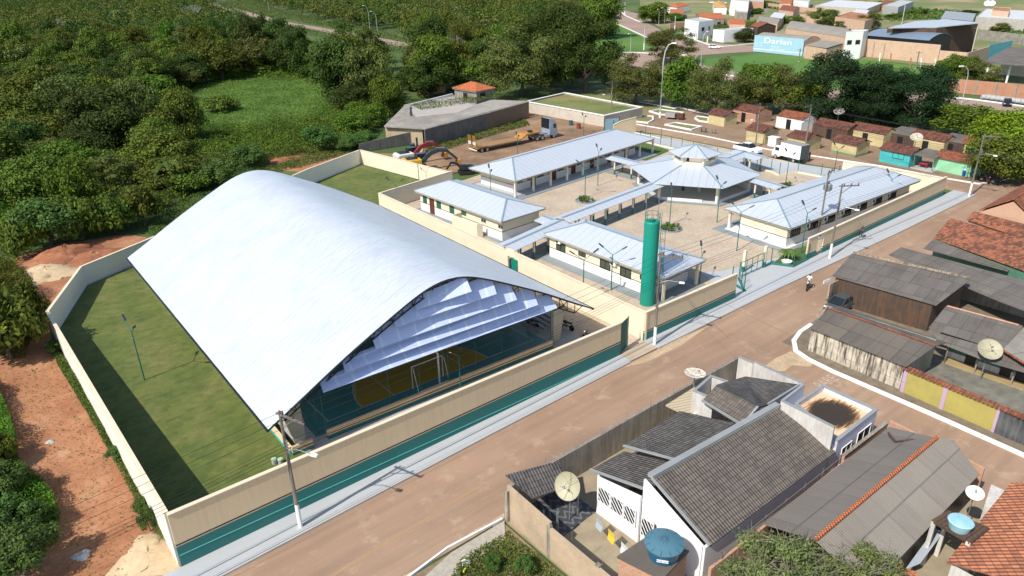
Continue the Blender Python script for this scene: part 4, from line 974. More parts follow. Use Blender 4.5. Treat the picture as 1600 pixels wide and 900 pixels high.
def house(name, label, cat, eave, h, roof='gable', rise=1.0, over=.35, roofm=None, wallm=None, base=None, openings=(), ridge_axis=0, group=None, basem=None, thick=.1, z0=0, lean=None, cap=True):
    """eave: three world xy corners a,b,c (b shared); openings: (side, pos 0..1, w, z0, h, kind, material)"""
    a, b_, c = [V(p[0], p[1], 0) for p in eave]; d_ = a+(c-b_)
    A, B, C, D = a, b_, c, d_
    if (B-A).cross(C-B).z < 0: A, B, C, D = C, B, A, D
    t = thing(name, label, cat, (A+B+C+D)/4, group); roofm = roofm or M_clay; wallm = wallm or M_cream
    u = (B-A).normalized(); v = (D-A).normalized(); LA = (B-A).length; LB = (D-A).length
    W = [A+u*over+v*over, B-u*over+v*over, C-u*over-v*over, D+u*over-v*over]
    Z = V(0, 0, 1)
    if roof == 'hip': hip(t, A, B, C, D, h, h+rise, min(LA, LB)*.5, roofm, cap=cap, th=thick) if LA >= LB else hip(t, B, C, D, A, h, h+rise, min(LA, LB)*.5, roofm, cap=cap, th=thick)
    elif roof == 'gable':
        if ridge_axis == 0: r0, r1 = (A+D)/2, (B+C)/2; s1, s2 = [A, B], [C, D]
        else: r0, r1 = (A+B)/2, (D+C)/2; s1, s2 = [D, A], [B, C]
        b = MB()
        e = Z*h; rr = Z*(h+rise)
        if ridge_axis == 0: b.slab([A+e, B+e, r1+rr, r0+rr], thick); b.slab([r0+rr, r1+rr, C+e, D+e], thick)
        else: b.slab([D+e, A+e, r0+rr, r1+rr], thick); b.slab([r0+rr, r1+rr, C+e, B+e], thick)
        rf = b.build('roof', roofm, t)
        if cap: b = MB(); b.beam(r0+rr+Z*.02, r1+rr+Z*.02, .22, .1); b.build('ridge_tiles', roofm, rf)
    elif roof == 'shed':
        k = {0: (h, h, h+rise, h+rise), 1: (h+rise, h, h, h+rise), 2: (h+rise, h+rise, h, h), 3: (h, h+rise, h+rise, h)}[ridge_axis]
        b = MB(); b.slab([A+Z*k[0], B+Z*k[1], C+Z*k[2], D+Z*k[3]], thick); b.build('roof', roofm, t)
    elif roof == 'flat':
        b = MB(); b.prism(W, h-.35, h-.25); b.build('roof', roofm, t)
    elif roof == 'vault':
        b = MB(); n = 12
        for i in range(n):
            def pt(P0, P1, k): 
                p = P0.lerp(P1, k); p.z = h+rise*(1-(2*k-1)**2); return p
            if ridge_axis == 0: b.slab([pt(A, D, i/n), pt(B, C, i/n), pt(B, C, (i+1)/n), pt(A, D, (i+1)/n)], thick)
            else: b.slab([pt(A, B, i/n), pt(D, C, i/n), pt(D, C, (i+1)/n), pt(A, B, (i+1)/n)], thick)
        b.build('roof', roofm, t)
    top = h-thick-.02 if roof != 'flat' else h
    if wallm != 'none':
        b = MB()
        if roof == 'shed':
            def zt(p):
                s = (p-A).dot(u)/LA; q = (p-A).dot(v)/LB
                return (k[0]*(1-s)+k[1]*s)*(1-q)+(k[3]*(1-s)+k[2]*s)*q-thick-.02
            strip(b, [(p.x, p.y) for p in W], z0, [zt(p) for p in W], .15, closed=True)
        else: strip(b, [(p.x, p.y) for p in W], z0, top, .15, closed=True)
        b.build('wall', wallm, t)
        if roof in ('gable', 'vault'):
            zr = h+rise-thick-.03
            def tri(p, q):
                b = MB()
                q0 = p.lerp(q, .5); d = (q-p).normalized(); n = V(d.y, -d.x, 0)*.07
                if roof == 'gable': prof = [(0, 0), (1, 0), (.5, 1)]
                else: prof = [(0, 0)]+[(j/8, 1-(2*j/8-1)**2) for j in range(1, 8)]+[(1, 0)]; prof = [prof[0]]+list(reversed(prof[1:]))
                f = [p.lerp(q, s)+Z*(top+.005+g*(zr-top-.05)*(1-2*over/max((q-p).length+2*over, .1))) for s, g in prof]
                b.poly([x+n for x in f]+[x-n for x in f], [tuple(range(len(f))), tuple(reversed(range(len(f), 2*len(f))))]+[(i, (i+1) % len(f), len(f)+(i+1) % len(f), len(f)+i) for i in range(len(f))]); b.build('gable_wall', wallm, t)
            if ridge_axis == 0: tri(W[1], W[2]); tri(W[3], W[0])
            else: tri(W[0], W[1]); tri(W[2], W[3])
        if basem:
            b = MB(); strip(b, [(p.x, p.y) for p in W], z0, z0+.45, .18, closed=True); b.build('wall_base', basem, t)
    for (side, pos, w, zz, hh, kind, mt) in openings:
        p, q = W[side], W[(side+1) % 4]
        opening(t, p, q, (q-p).length*pos, w, zz, hh, kind, pane=mt)
    return t, (A, B, C, D), W
def ev(l, z): return [P(x, y, z) for x, y in l]

# ================================================================ old depot and yard behind the school
t = thing('concrete_wall', 'tall blackened concrete wall along the back of the machinery yard', 'wall', P(730, 215))
pts = [P(665, 231), P(760, 204), P(826, 184)]; hh = [HT((665, 231), (664, 201)), 3.6, 3.7]
b = MB(); strip(b, [tuple(p[:2]) for p in pts[:2]], 0, 3.5, .25); b.build('panels', M_darkwall, t)
b = MB(); strip(b, [tuple(p[:2]) for p in pts[1:]], 0, 3.5, .24); b.build('brick_part', paint('brown_block_wall', (.20, .13, .09), dirt=.3, dirtcol=(.06, .05, .04), streak=.4), t)
b = MB(); strip(b, [tuple(p[:2]) for p in pts], 3.5, 3.58, .4); b.build('coping', M_oldwall, t)
t = thing('concrete_wall', 'low dark wall running from the tall yard wall down to the court', 'wall', P(600, 240))
b = MB(); strip(b, [tuple(P(562, 238)[:2]), tuple(P(664, 222)[:2])], 0, [1.6, 2.6], .2); b.build('panels', M_darkwall, t)
# slab roofed depot
t = thing('old_depot', 'long derelict depot with a flat weedy slab roof behind the black wall', 'building', P(700, 200))
roof = ev([(598, 196), (664, 202), (826, 158), (776, 154), (744, 163), (708, 150), (634, 160), (640, 180)], 3.4)
b = MB(); b.prism([P(634, 163, 3.4), P(708, 148, 3.4), P(745, 163, 3.4), P(768, 156, 3.4), P(826, 158, 3.4), P(664, 201, 3.4), P(600, 197, 3.4)], 3.2, 3.42)
b.build('roof_slab', ground('weathered_slab', [(.25, (.10, .12, .05)), (.4, (.22, .20, .17)), (.6, (.33, .30, .26)), (.8, (.25, .23, .20))], .14, 1.2, .35, (.07, .06, .05)), t)
b = MB(); strip(b, [tuple(P(602, 197, 3.2)[:2]), tuple(P(660, 201, 3.2)[:2])], 0, 3.19, .2); b.build('end_wall', paint('pale_tan_wall', (.45, .35, .22), dirt=.25, dirtcol=(.12, .10, .07), streak=.3), t)
b = MB(); b.prism([P(650, 183, 3.45), P(640, 172, 3.45), P(706, 152, 3.45), P(742, 165, 3.45), P(715, 176, 3.45)], 3.43, 3.47); b.build('pale_floor', paint('pale_slab', (.42, .38, .33), dirt=.25, scale=.5), t)
b = MB(); b.prism([P(632, 181, 3.5), P(631, 168, 3.5), P(640, 167, 3.5), P(641, 181, 3.5)], 3.3, 4.1); b.build('stair_head', M_oldwall, t)
b = MB(); strip(b, [tuple(P(636, 167, 3.4)[:2]), tuple(P(707, 149, 3.4)[:2])], 3.43, 3.85, .25); b.build('parapet', M_white, t)
a_ = P(709, 139, 3.2); c1 = P(745, 144, 3.2); c2 = P(774, 138.5, 3.2)
house('tiled_house', 'small dirty white house with a hipped orange tile roof behind the depot', 'house', (P(706, 137, 5.0), P(744, 143, 5.0), P(775, 137, 5.0)), 5.0, 'hip', 1.3, .5, M_clay_new, M_oldwall, openings=((1, .35, 1.6, 3.2, 1.2, 'window', M_glass), (0, .5, 1.4, 3.0, 1.2, 'window', M_glass), (2, .35, 1.6, 3.2, 1.2, 'window', M_glass)))
t = thing('brick_shed', 'roofless dark brick shed half hidden by trees left of the tiled house', 'shed', P(680, 150))
b = MB(); strip(b, [tuple(P(655, 150)[:2]), tuple(P(695, 145)[:2]), tuple(P(697, 138)[:2])], 0, 2.8, .2); b.build('wall', M_brick, t); b = MB(); strip(b, [tuple(P(655, 150)[:2]), tuple(P(695, 145)[:2])], 2.8, 3.0, .6); b.build('coping', M_conc, t)
# walled grassy lot next to the yard
t = thing('lot_wall', 'pale block wall with whitewashed top around the raised grassy lot', 'wall', P(900, 190))
b = MB(); strip(b, [tuple(P(822, 159, 2.3)[:2]), tuple(P(944, 181, 2.3)[:2]), tuple(P(1003, 168, 2.3)[:2]), tuple(P(881, 145, 2.3)[:2]), tuple(P(822, 159, 2.3)[:2])][:4], 0, 2.3, .25); strip(b, [tuple(P(881, 145, 2.3)[:2]), tuple(P(824, 158.6, 2.3)[:2])], 0, 2.3, .25)
b.build('blocks', brick('pale_block', (.50, .45, .37), (.56, .50, .42), (.42, .38, .32), .3, (.3, .18, .10), .4, .2), t)
b = MB(); strip(b, [tuple(P(822, 159, 2.3)[:2]), tuple(P(944, 181, 2.3)[:2]), tuple(P(1003, 168, 2.3)[:2]), tuple(P(881, 145, 2.3)[:2])], 2.3, 2.45, .5); strip(b, [tuple(P(880, 146, 2.3)[:2]), tuple(P(825, 158.4, 2.3)[:2])], 2.3, 2.45, .5)
b.build('whitewashed_top', M_kerb, t)
sheet('raised_lot', ev([(826, 160), (943, 179), (998, 168), (882, 147)], 2.05), 2.05, M_dryg)
t = thing('blue_gate', 'pale blue sheet metal gate of the machinery yard', 'gate', P(955, 204)); b = MB(); a, c = P(945, 205), P(967, 207); a = P(944, 206); c = P(967, 204)
b.beam(a+V(0, 0, 1.3), c+V(0, 0, 1.3), .08, 2.5); b.build('leaf', paint('faded_blue_gate', (.22, .36, .44), rough=.5, dirt=.2), t); b = MB(); b.box(a+V(0, 0, 1.4), (.18, .18, 2.8)); b.box(c+V(0, 0, 1.4), (.18, .18, 2.8)); b.build('posts', M_darkwall, t)
for x, y, c, l in ((892, 196, (.03, .10, .12), 'dark teal steel drum by the block wall of the yard'), (904, 201, (.22, .05, .03), 'rusty red steel drum by the block wall of the yard')):
    p = P(x, y); t = thing('drum', l, 'drum', p, 'steel drums'); b = MB(); b.lathe([(.45, 0), (.45, .4), (.47, .42), (.45, .45), (.45, 1.0)], p, 14); b.build('body', paint('drum_'+str(x), c, dirt=.3), t); b = MB(); b.lathe([(.4, 1.0), (.4, 1.02)], p, 12); b.build('lid', M_dark, t)

# ================================================================ market huts
M_hutwall = paint('yellowed_hut_wall', (.55, .45, .24), dirt=.2, dirtcol=(.16, .20, .08), scale=1.2)
def hut(px, w, d, label, roofm=M_clay_old, wallm=M_hutwall, h=2.2, rise=.8, ang=-96, basem=None, ops=(), name='market_hut', roof='gable', rz=None):
    """px: ground pixel of the front left corner (seen from the school); w along the street, d away from it"""
    p = P(*px); a = R_(ang); u = V(math.cos(a), math.sin(a), 0); v = V(-u.y, u.x, 0)
    A = p-u*.35-v*.35; B = p+u*(w+.35)-v*.35; C = p+u*(w+.35)+v*(d+.35)
    return house(name, label, 'hut' if 'hut' in name else 'building', (A, B, C), h, roof, rise, .35, roofm, wallm, openings=ops, basem=basem, group='small huts of the street market')
G = paint('mossy_green_base', (.18, .28, .14), dirt=.3)
hut((1107, 193), 4.2, 3.6, 'first yellow market hut from the plaza planters, a stool against its front')
hut((1166, 219), 4.2, 3.6, 'yellow market hut behind the white pickup, beside the white masonry box', rise=.9)
hut((1230, 231), 4.0, 3.8, 'yellow market hut directly behind the white box truck')
hut((1299, 238), 4.6, 3.6, 'pale yellow market hut with mossy green base, right of the walking person', basem=G)
M_turq = paint('turquoise_hut_wall', (.06, .42, .42), dirt=.15)
M_mint = paint('mint_hut_wall', (.28, .60, .36), dirt=.15)
hut((1374, 252), 5.0, 3.6, 'turquoise market hut with a dish aerial over its brown tile roof', wallm=M_turq, ops=((0, .62, 1.9, 1.1, .9, 'window', M_turq),))
hut((1458, 265), 5.6, 3.6, 'mint green market hut with a bright clay tile roof', wallm=M_mint, roofm=M_clay)
# second row
for px, w, d, lab, rm, wm, rr in (((1143, 187), 5.5, 5, 'brown tiled market shed behind the first two yellow huts', M_clay_old, M_brick, 'gable'), ((1212, 198), 5.2, 4.5, 'white market house with a brown tile roof in the second row', M_clay, M_white, 'gable'),
    ((1268, 212), 6.6, 4.2, 'long tiled market roof at the left of the joined second row', M_clay_old, M_wood, 'gable'), ((1323, 219), 6.3, 4.2, 'browner tiled market roof joined to the second row, behind the pale yellow hut', M_clay_old, M_hutwall, 'gable'),
    ((1384, 226), 4.2, 4.2, 'grey corrugated market roof in the second row above the turquoise hut', M_fibro, M_wood, 'shed'), ((1416, 232), 5.6, 4.2, 'brown tiled market roof between two grey corrugated ones', M_clay_old, M_hutwall, 'gable'), ((1462, 238), 3.6, 4.2, 'grey corrugated market roof at the right of the second row', M_fibro, M_wood, 'shed'), ((1495, 244), 2.6, 4.4, 'small bright clay market roof at the right end of the second row', M_clay, M_hutwall, 'gable')):
    p = P(*px); a = R_(-96); u = V(math.cos(a), math.sin(a), 0); v = V(-u.y, u.x, 0); A = p-v*.2; B = p+u*w-v*.2; C = p+u*w+v*d
    B = B+u*.9; C = C+u*.9; house('market_house', lab, 'hut', (A, B, C), 2.3+.013*(px[0] % 7), rr, .9 if rr == 'gable' else .5, .12, rm, wm, group='second row of market buildings', ridge_axis=0, openings=((0, .5, .9, 0, 1.9, 'door', M_dark),))
# porch between turquoise and mint huts
p = P(1424, 262); a = R_(-96); u = V(math.cos(a), math.sin(a), 0); v = V(-u.y, u.x, 0)
t = thing('porch', 'grey corrugated porch roof between the turquoise and mint huts with a red table under it', 'porch', p)
b = MB(); b.slab([p-u*.1+V(0, 0, 2.15), p+u*3.4+V(0, 0, 2.15), p+u*3.4+v*3.5+V(0, 0, 2.7), p-u*.1+v*3.5+V(0, 0, 2.7)], .06); b.build('roof', M_fibro, t)
for k in (.1, 3.2): b = MB(); b.tube([p+u*k+v*.2, p+u*k+v*.2+V(0, 0, 2.1)], .06); b.build('post', M_palewood, t)
b = MB(); b.prism([p-v*.4, p+u*3.6-v*.4, p+u*3.6+v*3, p+v*3], 0, .14); b.build('floor', M_conc, t)
t = thing('table', 'red plastic table under the grey market porch', 'table', p+u*1.2+v*.9); c = p+u*1.4+v*.9; b = MB(); b.box(c+V(0, 0, .85), (.9, 1.3, .06)); b.build('top', plain('red_plastic', (.55, .02, .02), .4), t)
for sx in (-.38, .38):
    for sy in (-.55, .55): b = MB(); b.box(c+V(sx, sy, .48), (.06, .06, .7)); b.build('leg', MATS['red_plastic'], t)
t = thing('chair', 'white plastic chair beside the mint green hut', 'chair', P(1512, 274))
def pchair(c, mat, t, s=1.0, rz=0):
    u = V(math.cos(rz), math.sin(rz), 0); v = V(-u.y, u.x, 0); Z = V(0, 0, 1)
    b = MB(); b.box(c+Z*.43*s, (.48*s, .46*s, .04), axes=(u, v, Z)); b.build('seat', mat, t)
    b = MB(); b.box(c+Z*.68*s-u*.22*s, (.04, .46*s, .46*s), axes=(u, v, Z)); b.build('backrest', mat, t)
    for i in (-1, 1):
        for j in (-1, 1): b = MB(); b.box(c+u*(.2*i*s)+v*(.2*j*s)+Z*.2*s, (.04, .04, .41*s)); b.build('leg', mat, t)
pchair(P(1512, 275), M_whitep, t, 1.2, 2.5)
t = thing('water_barrel', 'blue plastic barrel at the corner of the mint green hut', 'barrel', P(1505, 276)); b = MB(); b.lathe([(.28, 0), (.34, .4), (.34, .9), (.3, 1.0)], P(1506, 275), 12); tag(t); b.build('body', plain('blue_plastic', (.02, .12, .38), .4), t); b = MB(); b.lathe([(.31, 1.0), (.31, 1.04)], P(1506, 275), 12); b.build('lid', M_whitep, t)
t = thing('water_tank', 'dark blue water tank standing beside the mint hut roof', 'water tank', P(1509, 262)); c = P(1516, 262)
b = MB(); 
for sx in (-.4, .4):
    for sy in (-.4, .4): b.box(c+V(sx, sy, 1.1), (.1, .1, 2.2))
b.box(c+V(0, 0, 2.25), (1.2, 1.2, .1)); b.build('stand', M_wood, t); b = MB(); b.lathe([(.5, 2.3), (.6, 3.1), (.62, 3.15), (.1, 3.3)], c, 16); b.build('tank', plain('navy_tank', (.02, .06, .16), .4), t)
t = thing('masonry_box', 'white masonry box standing beside the second yellow hut', 'box', P(1208, 230)); b = MB(); c = P(1208, 228); b.box(c+V(0, 0, .8), (1.2, 1.6, 1.6)); b.box(c+V(0, 0, 1.65), (1.45, 1.85, .1)); b.build('body', M_whitep, t)
t = thing('stool', 'small wooden stool in front of the first yellow hut', 'stool', P(1114, 209)); c = P(1114, 209)
b = MB(); b.box(c+V(0, 0, .9), (.5, 1.0, .06)); b.build('seat', M_palewood, t)
for sx in (-.2, .2):
    for sy in (-.4, .4): b = MB(); b.box(c+V(sx, sy, .44), (.06, .06, .86)); b.build('leg', M_palewood, t)
t = thing('market_bench', 'grey metal trolley stand by the kerb left of the first yellow hut', 'stand', P(1098, 206)); c = P(1099, 207)
b = MB(); b.box(c+V(0, 0, .85), (.7, 1.3, .08)); b.build('top', M_grey, t)
for s in (-.5, .5): b = MB(); b.box(c+V(0, s, .4), (.5, .06, .8)); b.build('leg', M_grey, t)

# plaza: white kerb planters, kiosk, benches
def kerbloop(l, label, soil=True, fill=M_dryg):
    pts = pix(l); t = thing('planter_kerb', label, 'planter', pts[0], 'whitewashed plaza planters')
    b = MB(); strip(b, [tuple(p[:2]) for p in pts], 0, .3, .35, closed=True); b.build('rim', M_kerb, t); b = MB(); b.prism(pts, -.1, .12); b.build('soil', fill, t)
kerbloop([(978, 186), (990, 181), (1020, 183), (1020, 189), (1012, 193), (985, 190)], 'whitewashed planter nearest the blue gate on the plaza')
kerbloop([(1040, 196), (1056, 193), (1096, 199), (1080, 204)], 'pointed whitewashed planter by the back street kerb')
kerbloop([(1086, 186), (1090, 183), (1107, 185), (1106, 192), (1092, 190)], 'small whitewashed planter beside the first yellow hut')
kerbloop([(1015, 175), (1030, 172), (1068, 177), (1060, 181), (1032, 180)], 'whitewashed planter around the foot of the tall street lamp')
t = thing('litter_cart', 'dark red and grey cart parked between the plaza planters', 'cart', P(1050, 186)); c = P(1048, 186)
b = MB(); b.box(c+V(0, 0, .9), (1.3, 2.2, .9), rz=.3); b.build('body', plain('cart_grey', (.3, .27, .28), .5), t); b = MB(); b.box(c+V(1.0, -1.9, .8), (1.2, 1.4, .9), rz=.3); b.build('side_box', plain('cart_red', (.10, .03, .02), .6), t)
for s in (-.7, .7): b = MB(); b.lathe([(.3, -.05), (.3, .05)], c+V(.4, s, .3), 12, axis=(1, .3, 0)); b.build('wheel', M_dark, t)
k = MB()
for l in ([(1000, 160), (1055, 170), (1060, 168), (1100, 178), (1165, 188)], [(1038, 112), (1090, 124), (1110, 132)]): strip(k, [tuple(p[:2]) for p in pix(l)], -.1, .2, .4)
struct('plaza_kerb', k, M_kerb)

# ================================================================ blue wall advertiser and warehouses
M_skyblue = paint('sky_blue_ad_wall', (.28, .50, .62), dirt=.35, dirtcol=(.42, .55, .58), scale=.25)
A, B = P(1177, 80), P(1253.5, 88); a3, b3 = PY(1177, 54, A.y), None
hA = HT((1177, 80), (1177.5, 54)); hB = HT((1253.5, 88), (1254, 62))
t = thing('painted_wall', 'sky blue painted shop wall lettered in white', 'advertising wall', A)
d = (B-A).normalized(); L = (B-A).length; H_ = (hA+hB)/2; nrm = V(d.y, -d.x, 0)
b = MB(); strip(b, [tuple(A[:2]), tuple(B[:2])], 0, H_, .3); b.build('wall', M_skyblue, t)
rotz = math.atan2(d.y, d.x); fr = nrm*.17
if nrm.dot(V(-1, 0, 0)) < 0: fr = -fr
def wtext(body, s, z, size, mat, sx=1.0):
    o = text_obj('lettering', body, size, mat, A+d*(L*s)+fr+V(0, 0, z), (math.pi/2, 0, rotz), parent=t, ext=.01, sx=sx); return o
M_let = plain('cream_lettering', (.80, .79, .66), .7); M_let2 = plain('white_lettering', (.62, .72, .74), .6)
o = wtext('Darlan', .49, H_*.72, H_*.44, M_let, 1.8)
wtext('Fone: 3478', .10, H_*.55, .8, M_let2); wtext('3478-1261', .10, H_*.38, .8, M_let2)
wtext('materiais', .45, H_*.42, 1.0, M_let2); wtext('para construcao', .5, H_*.28, .9, M_let2)
b = MB(); q = A+fr*1.01; b.face([q+V(0, 0, .8), q+d*L+V(0, 0, .8), q+d*L+V(0, 0, 1.15), q+V(0, 0, 1.15)]); b.build('white_line', M_let2, t)
# shop behind the wall
bk = -fr.normalized()
house('shop', 'grey barrel roofed shop behind the sky blue lettered wall', 'shop', (A+bk*.5, B+bk*.5, B+bk*9), H_-.6, 'vault', 1.2, .1, M_fibro_l, M_brick_pale, ridge_axis=0)
t = thing('block_wall', 'unpainted grey block wall right of the sky blue wall', 'wall', B); c = P(1320, 92); b = MB(); strip(b, [tuple((B+d*.3)[:2]), tuple(P(1318, 92)[:2])], 0, 3.0, .25); b.build('blocks', paint('grey_blocks', (.45, .40, .33), dirt=.2), t)
def h3(name, label, l, z, roof, rise, rm, wm, cat='warehouse', over=.2, ax=0, ops=(), group=None): return house(name, label, cat, ev(l, z), z, roof, rise, over, rm, wm, ridge_axis=ax, openings=ops, group=group)
h3('warehouse', 'small orange brick shed with a sloping grey roof right of the blue wall', [(1258, 70), (1292, 75), (1318, 71)], 4.2, 'shed', .8, M_fibro_l, M_brick_pale)
h3('warehouse', 'long pale warehouse with a curved grey roof behind the sky blue wall', [(1228, 44), (1322, 58), (1330, 48)], 6.0, 'vault', 1.6, M_fibro_l, M_brick_pale)
h3('warehouse', 'white fronted warehouse with two small dark windows', [(1322, 50), (1350, 49), (1358, 46)], 8.5, 'flat', 0, M_conc, M_whitep, ops=((0, .25, 1.5, 4.6, 1.3, 'window', M_glass), (0, .75, 1.5, 4.6, 1.3, 'window', M_glass)))
t = thing('brick_wall', 'long orange hollow brick wall of the warehouse with concrete ribs', 'wall', P(1400, 95))
q0, q1, q2 = P(1347, 88), P(1508, 104), P(1541, 93); b = MB(); strip(b, [tuple(q0[:2]), tuple(P(1464, 100)[:2])], 0, 5.6, .3); strip(b, [tuple(P(1465, 100)[:2]), tuple(q1[:2]), tuple(q2[:2])], 0, 4.0, .3); b.build('bricks', M_brick_pale, t)
for i in range(10): p = q0.lerp(q1, i/9.01); b = MB(); b.box(p+V(-.15, 0, 2.4 if i < 7 else 1.95), (.35, .35, 4.9 if i < 7 else 4.0)); b.build('rib', M_brick_pale if False else M_oldwall, t)
h3('warehouse', 'blue grey curved metal warehouse roof over the long brick wall', [(1354, 55), (1452, 63), (1488, 57)], 6.2, 'vault', 1.5, ribbed('blue_grey_sheet', (.24, .31, .39), (.17, .22, .28), period=2, metal=.3, dirt=.2), M_dark, ax=0)
h3('warehouse', 'tall wedge shaped warehouse with a dark open end and pale sloping roof', [(1386, 42), (1464, 44), (1529, 37)], 9.0, 'flat', 0, ribbed('pale_far_sheet', (.5, .54, .58), (.4, .44, .48), period=2), M_wood)
t = thing('wedge_roof', 'pale blue sloping sheet roof jutting out above the dark open warehouse', 'roof', P(1450, 60)); b = MB(); b.slab([P(1388, 43, 9.2), P(1462, 42, 9.2), P(1531, 35, 10.2), P(1480, 30, 9.2), P(1430, 33, 9.2)], .3); b.build('sheet', MATS['pale_far_sheet'], t)
t = thing('painted_wall', 'small teal painted wall beside the open tyre shed', 'advertising wall', P(1545, 90)); b = MB(); a, c = P(1540, 92), P(1577, 84); strip(b, [tuple(a[:2]), tuple(c[:2])], 0, 4.2, .2); b.build('wall', paint('teal_ad_wall', (.06, .33, .42), dirt=.25, dirtcol=(.3, .45, .5)), t)
h3('workshop', 'open workshop with a sagging grey corrugated roof on white posts', [(1533, 98), (1605, 103), (1640, 80)], 5.0, 'shed', .6, M_fibro, 'none', ax=0)
t = thing('workshop_posts', 'white posts and pale back wall under the grey workshop roof', 'post', P(1575, 120))
for x, y in ((1572, 130), (1597, 118), (1541, 118)): p = P(x, y); b = MB(); b.box(p+V(0, 0, 2.4), (.4, .4, 4.8)); b.build('post', M_whitep, t)
b = MB(); strip(b, [tuple(P(1560, 116)[:2]), tuple(P(1625, 122)[:2])], 0, 3.6, .2); b.build('back_wall', M_cream, t)
t = thing('brick_wall', 'low orange brick wall along the avenue beside the workshop', 'wall', P(1540, 145)); b = MB(); strip(b, [tuple(P(1472, 143)[:2]), tuple(P(1625, 158)[:2])], 0, 3.3, .25); b.build('bricks', brick('red_orange_brick', (.46, .19, .10), (.50, .22, .12), (.36, .22, .15), .4), t)
for i in range(5): p = P(1472, 143).lerp(P(1625, 158), .15+i*.2); b = MB(); b.box(p+V(-.1, 0, 1.68), (.4, .4, 3.36)); b.build('rib', M_oldwall, t)
# tyres/concrete pipes along the avenue
pr = thing('concrete_pipe', 'grey concrete pipe ring lying in the row beside the avenue', 'pipe', (0, 0, 0), 'row of grey rings beside the avenue')
b = MB(); prof = 14
vs = []
for k in range(prof):
    a = k*2*math.pi/prof
    for rr, x in ((.55, -.5), (.38, -.5), (.38, .5), (.55, .5)): vs.append((x, rr*math.cos(a), .55+rr*math.sin(a)))
b.poly(vs, [(4*k+i, 4*k+(i+1) % 4, 4*((k+1) % prof)+(i+1) % 4, 4*((k+1) % prof)+i) for k in range(prof) for i in range(4)])
b.build('ring', paint('pipe_grey', (.38, .38, .37), dirt=.2), pr)
a, c = P(1537, 155), P(1640, 168)
for i in range(26):
    q = a.lerp(c, i/26)+V(.4 if i % 2 else -.5, 0, 0); rz = -1.2+.25*rnd.random()
    if i == 0: pr.location = q; pr.rotation_euler = (0, 0, rz)
    else: copy_tree(pr, q, rz)
# red-and-white posts in front of the brick wall
for i, (x, y, c) in enumerate(((1374, 96, 0), (1391, 97, 1), (1422, 104, 1), (1438, 105, 0), (1460, 106, 0))):
    p = P(x, y); h = 2.6; b = MB(); b.tube([p, p+V(0, .2, h)], .18, 7)
    o = b.build('field_post', M_whitep if not c else paint('reddish_post', (.45, .16, .12), dirt=.3)); o2 = tag(o, ['white', 'reddish'][c]+[' field post, leftmost of the row before the brick wall', ' field post, second from left before the brick wall', ' field post in the middle before the brick wall', ' field post fourth from left before the brick wall', ' field post, rightmost of the row before the brick wall'][i], 'post', 'posts of the green field')

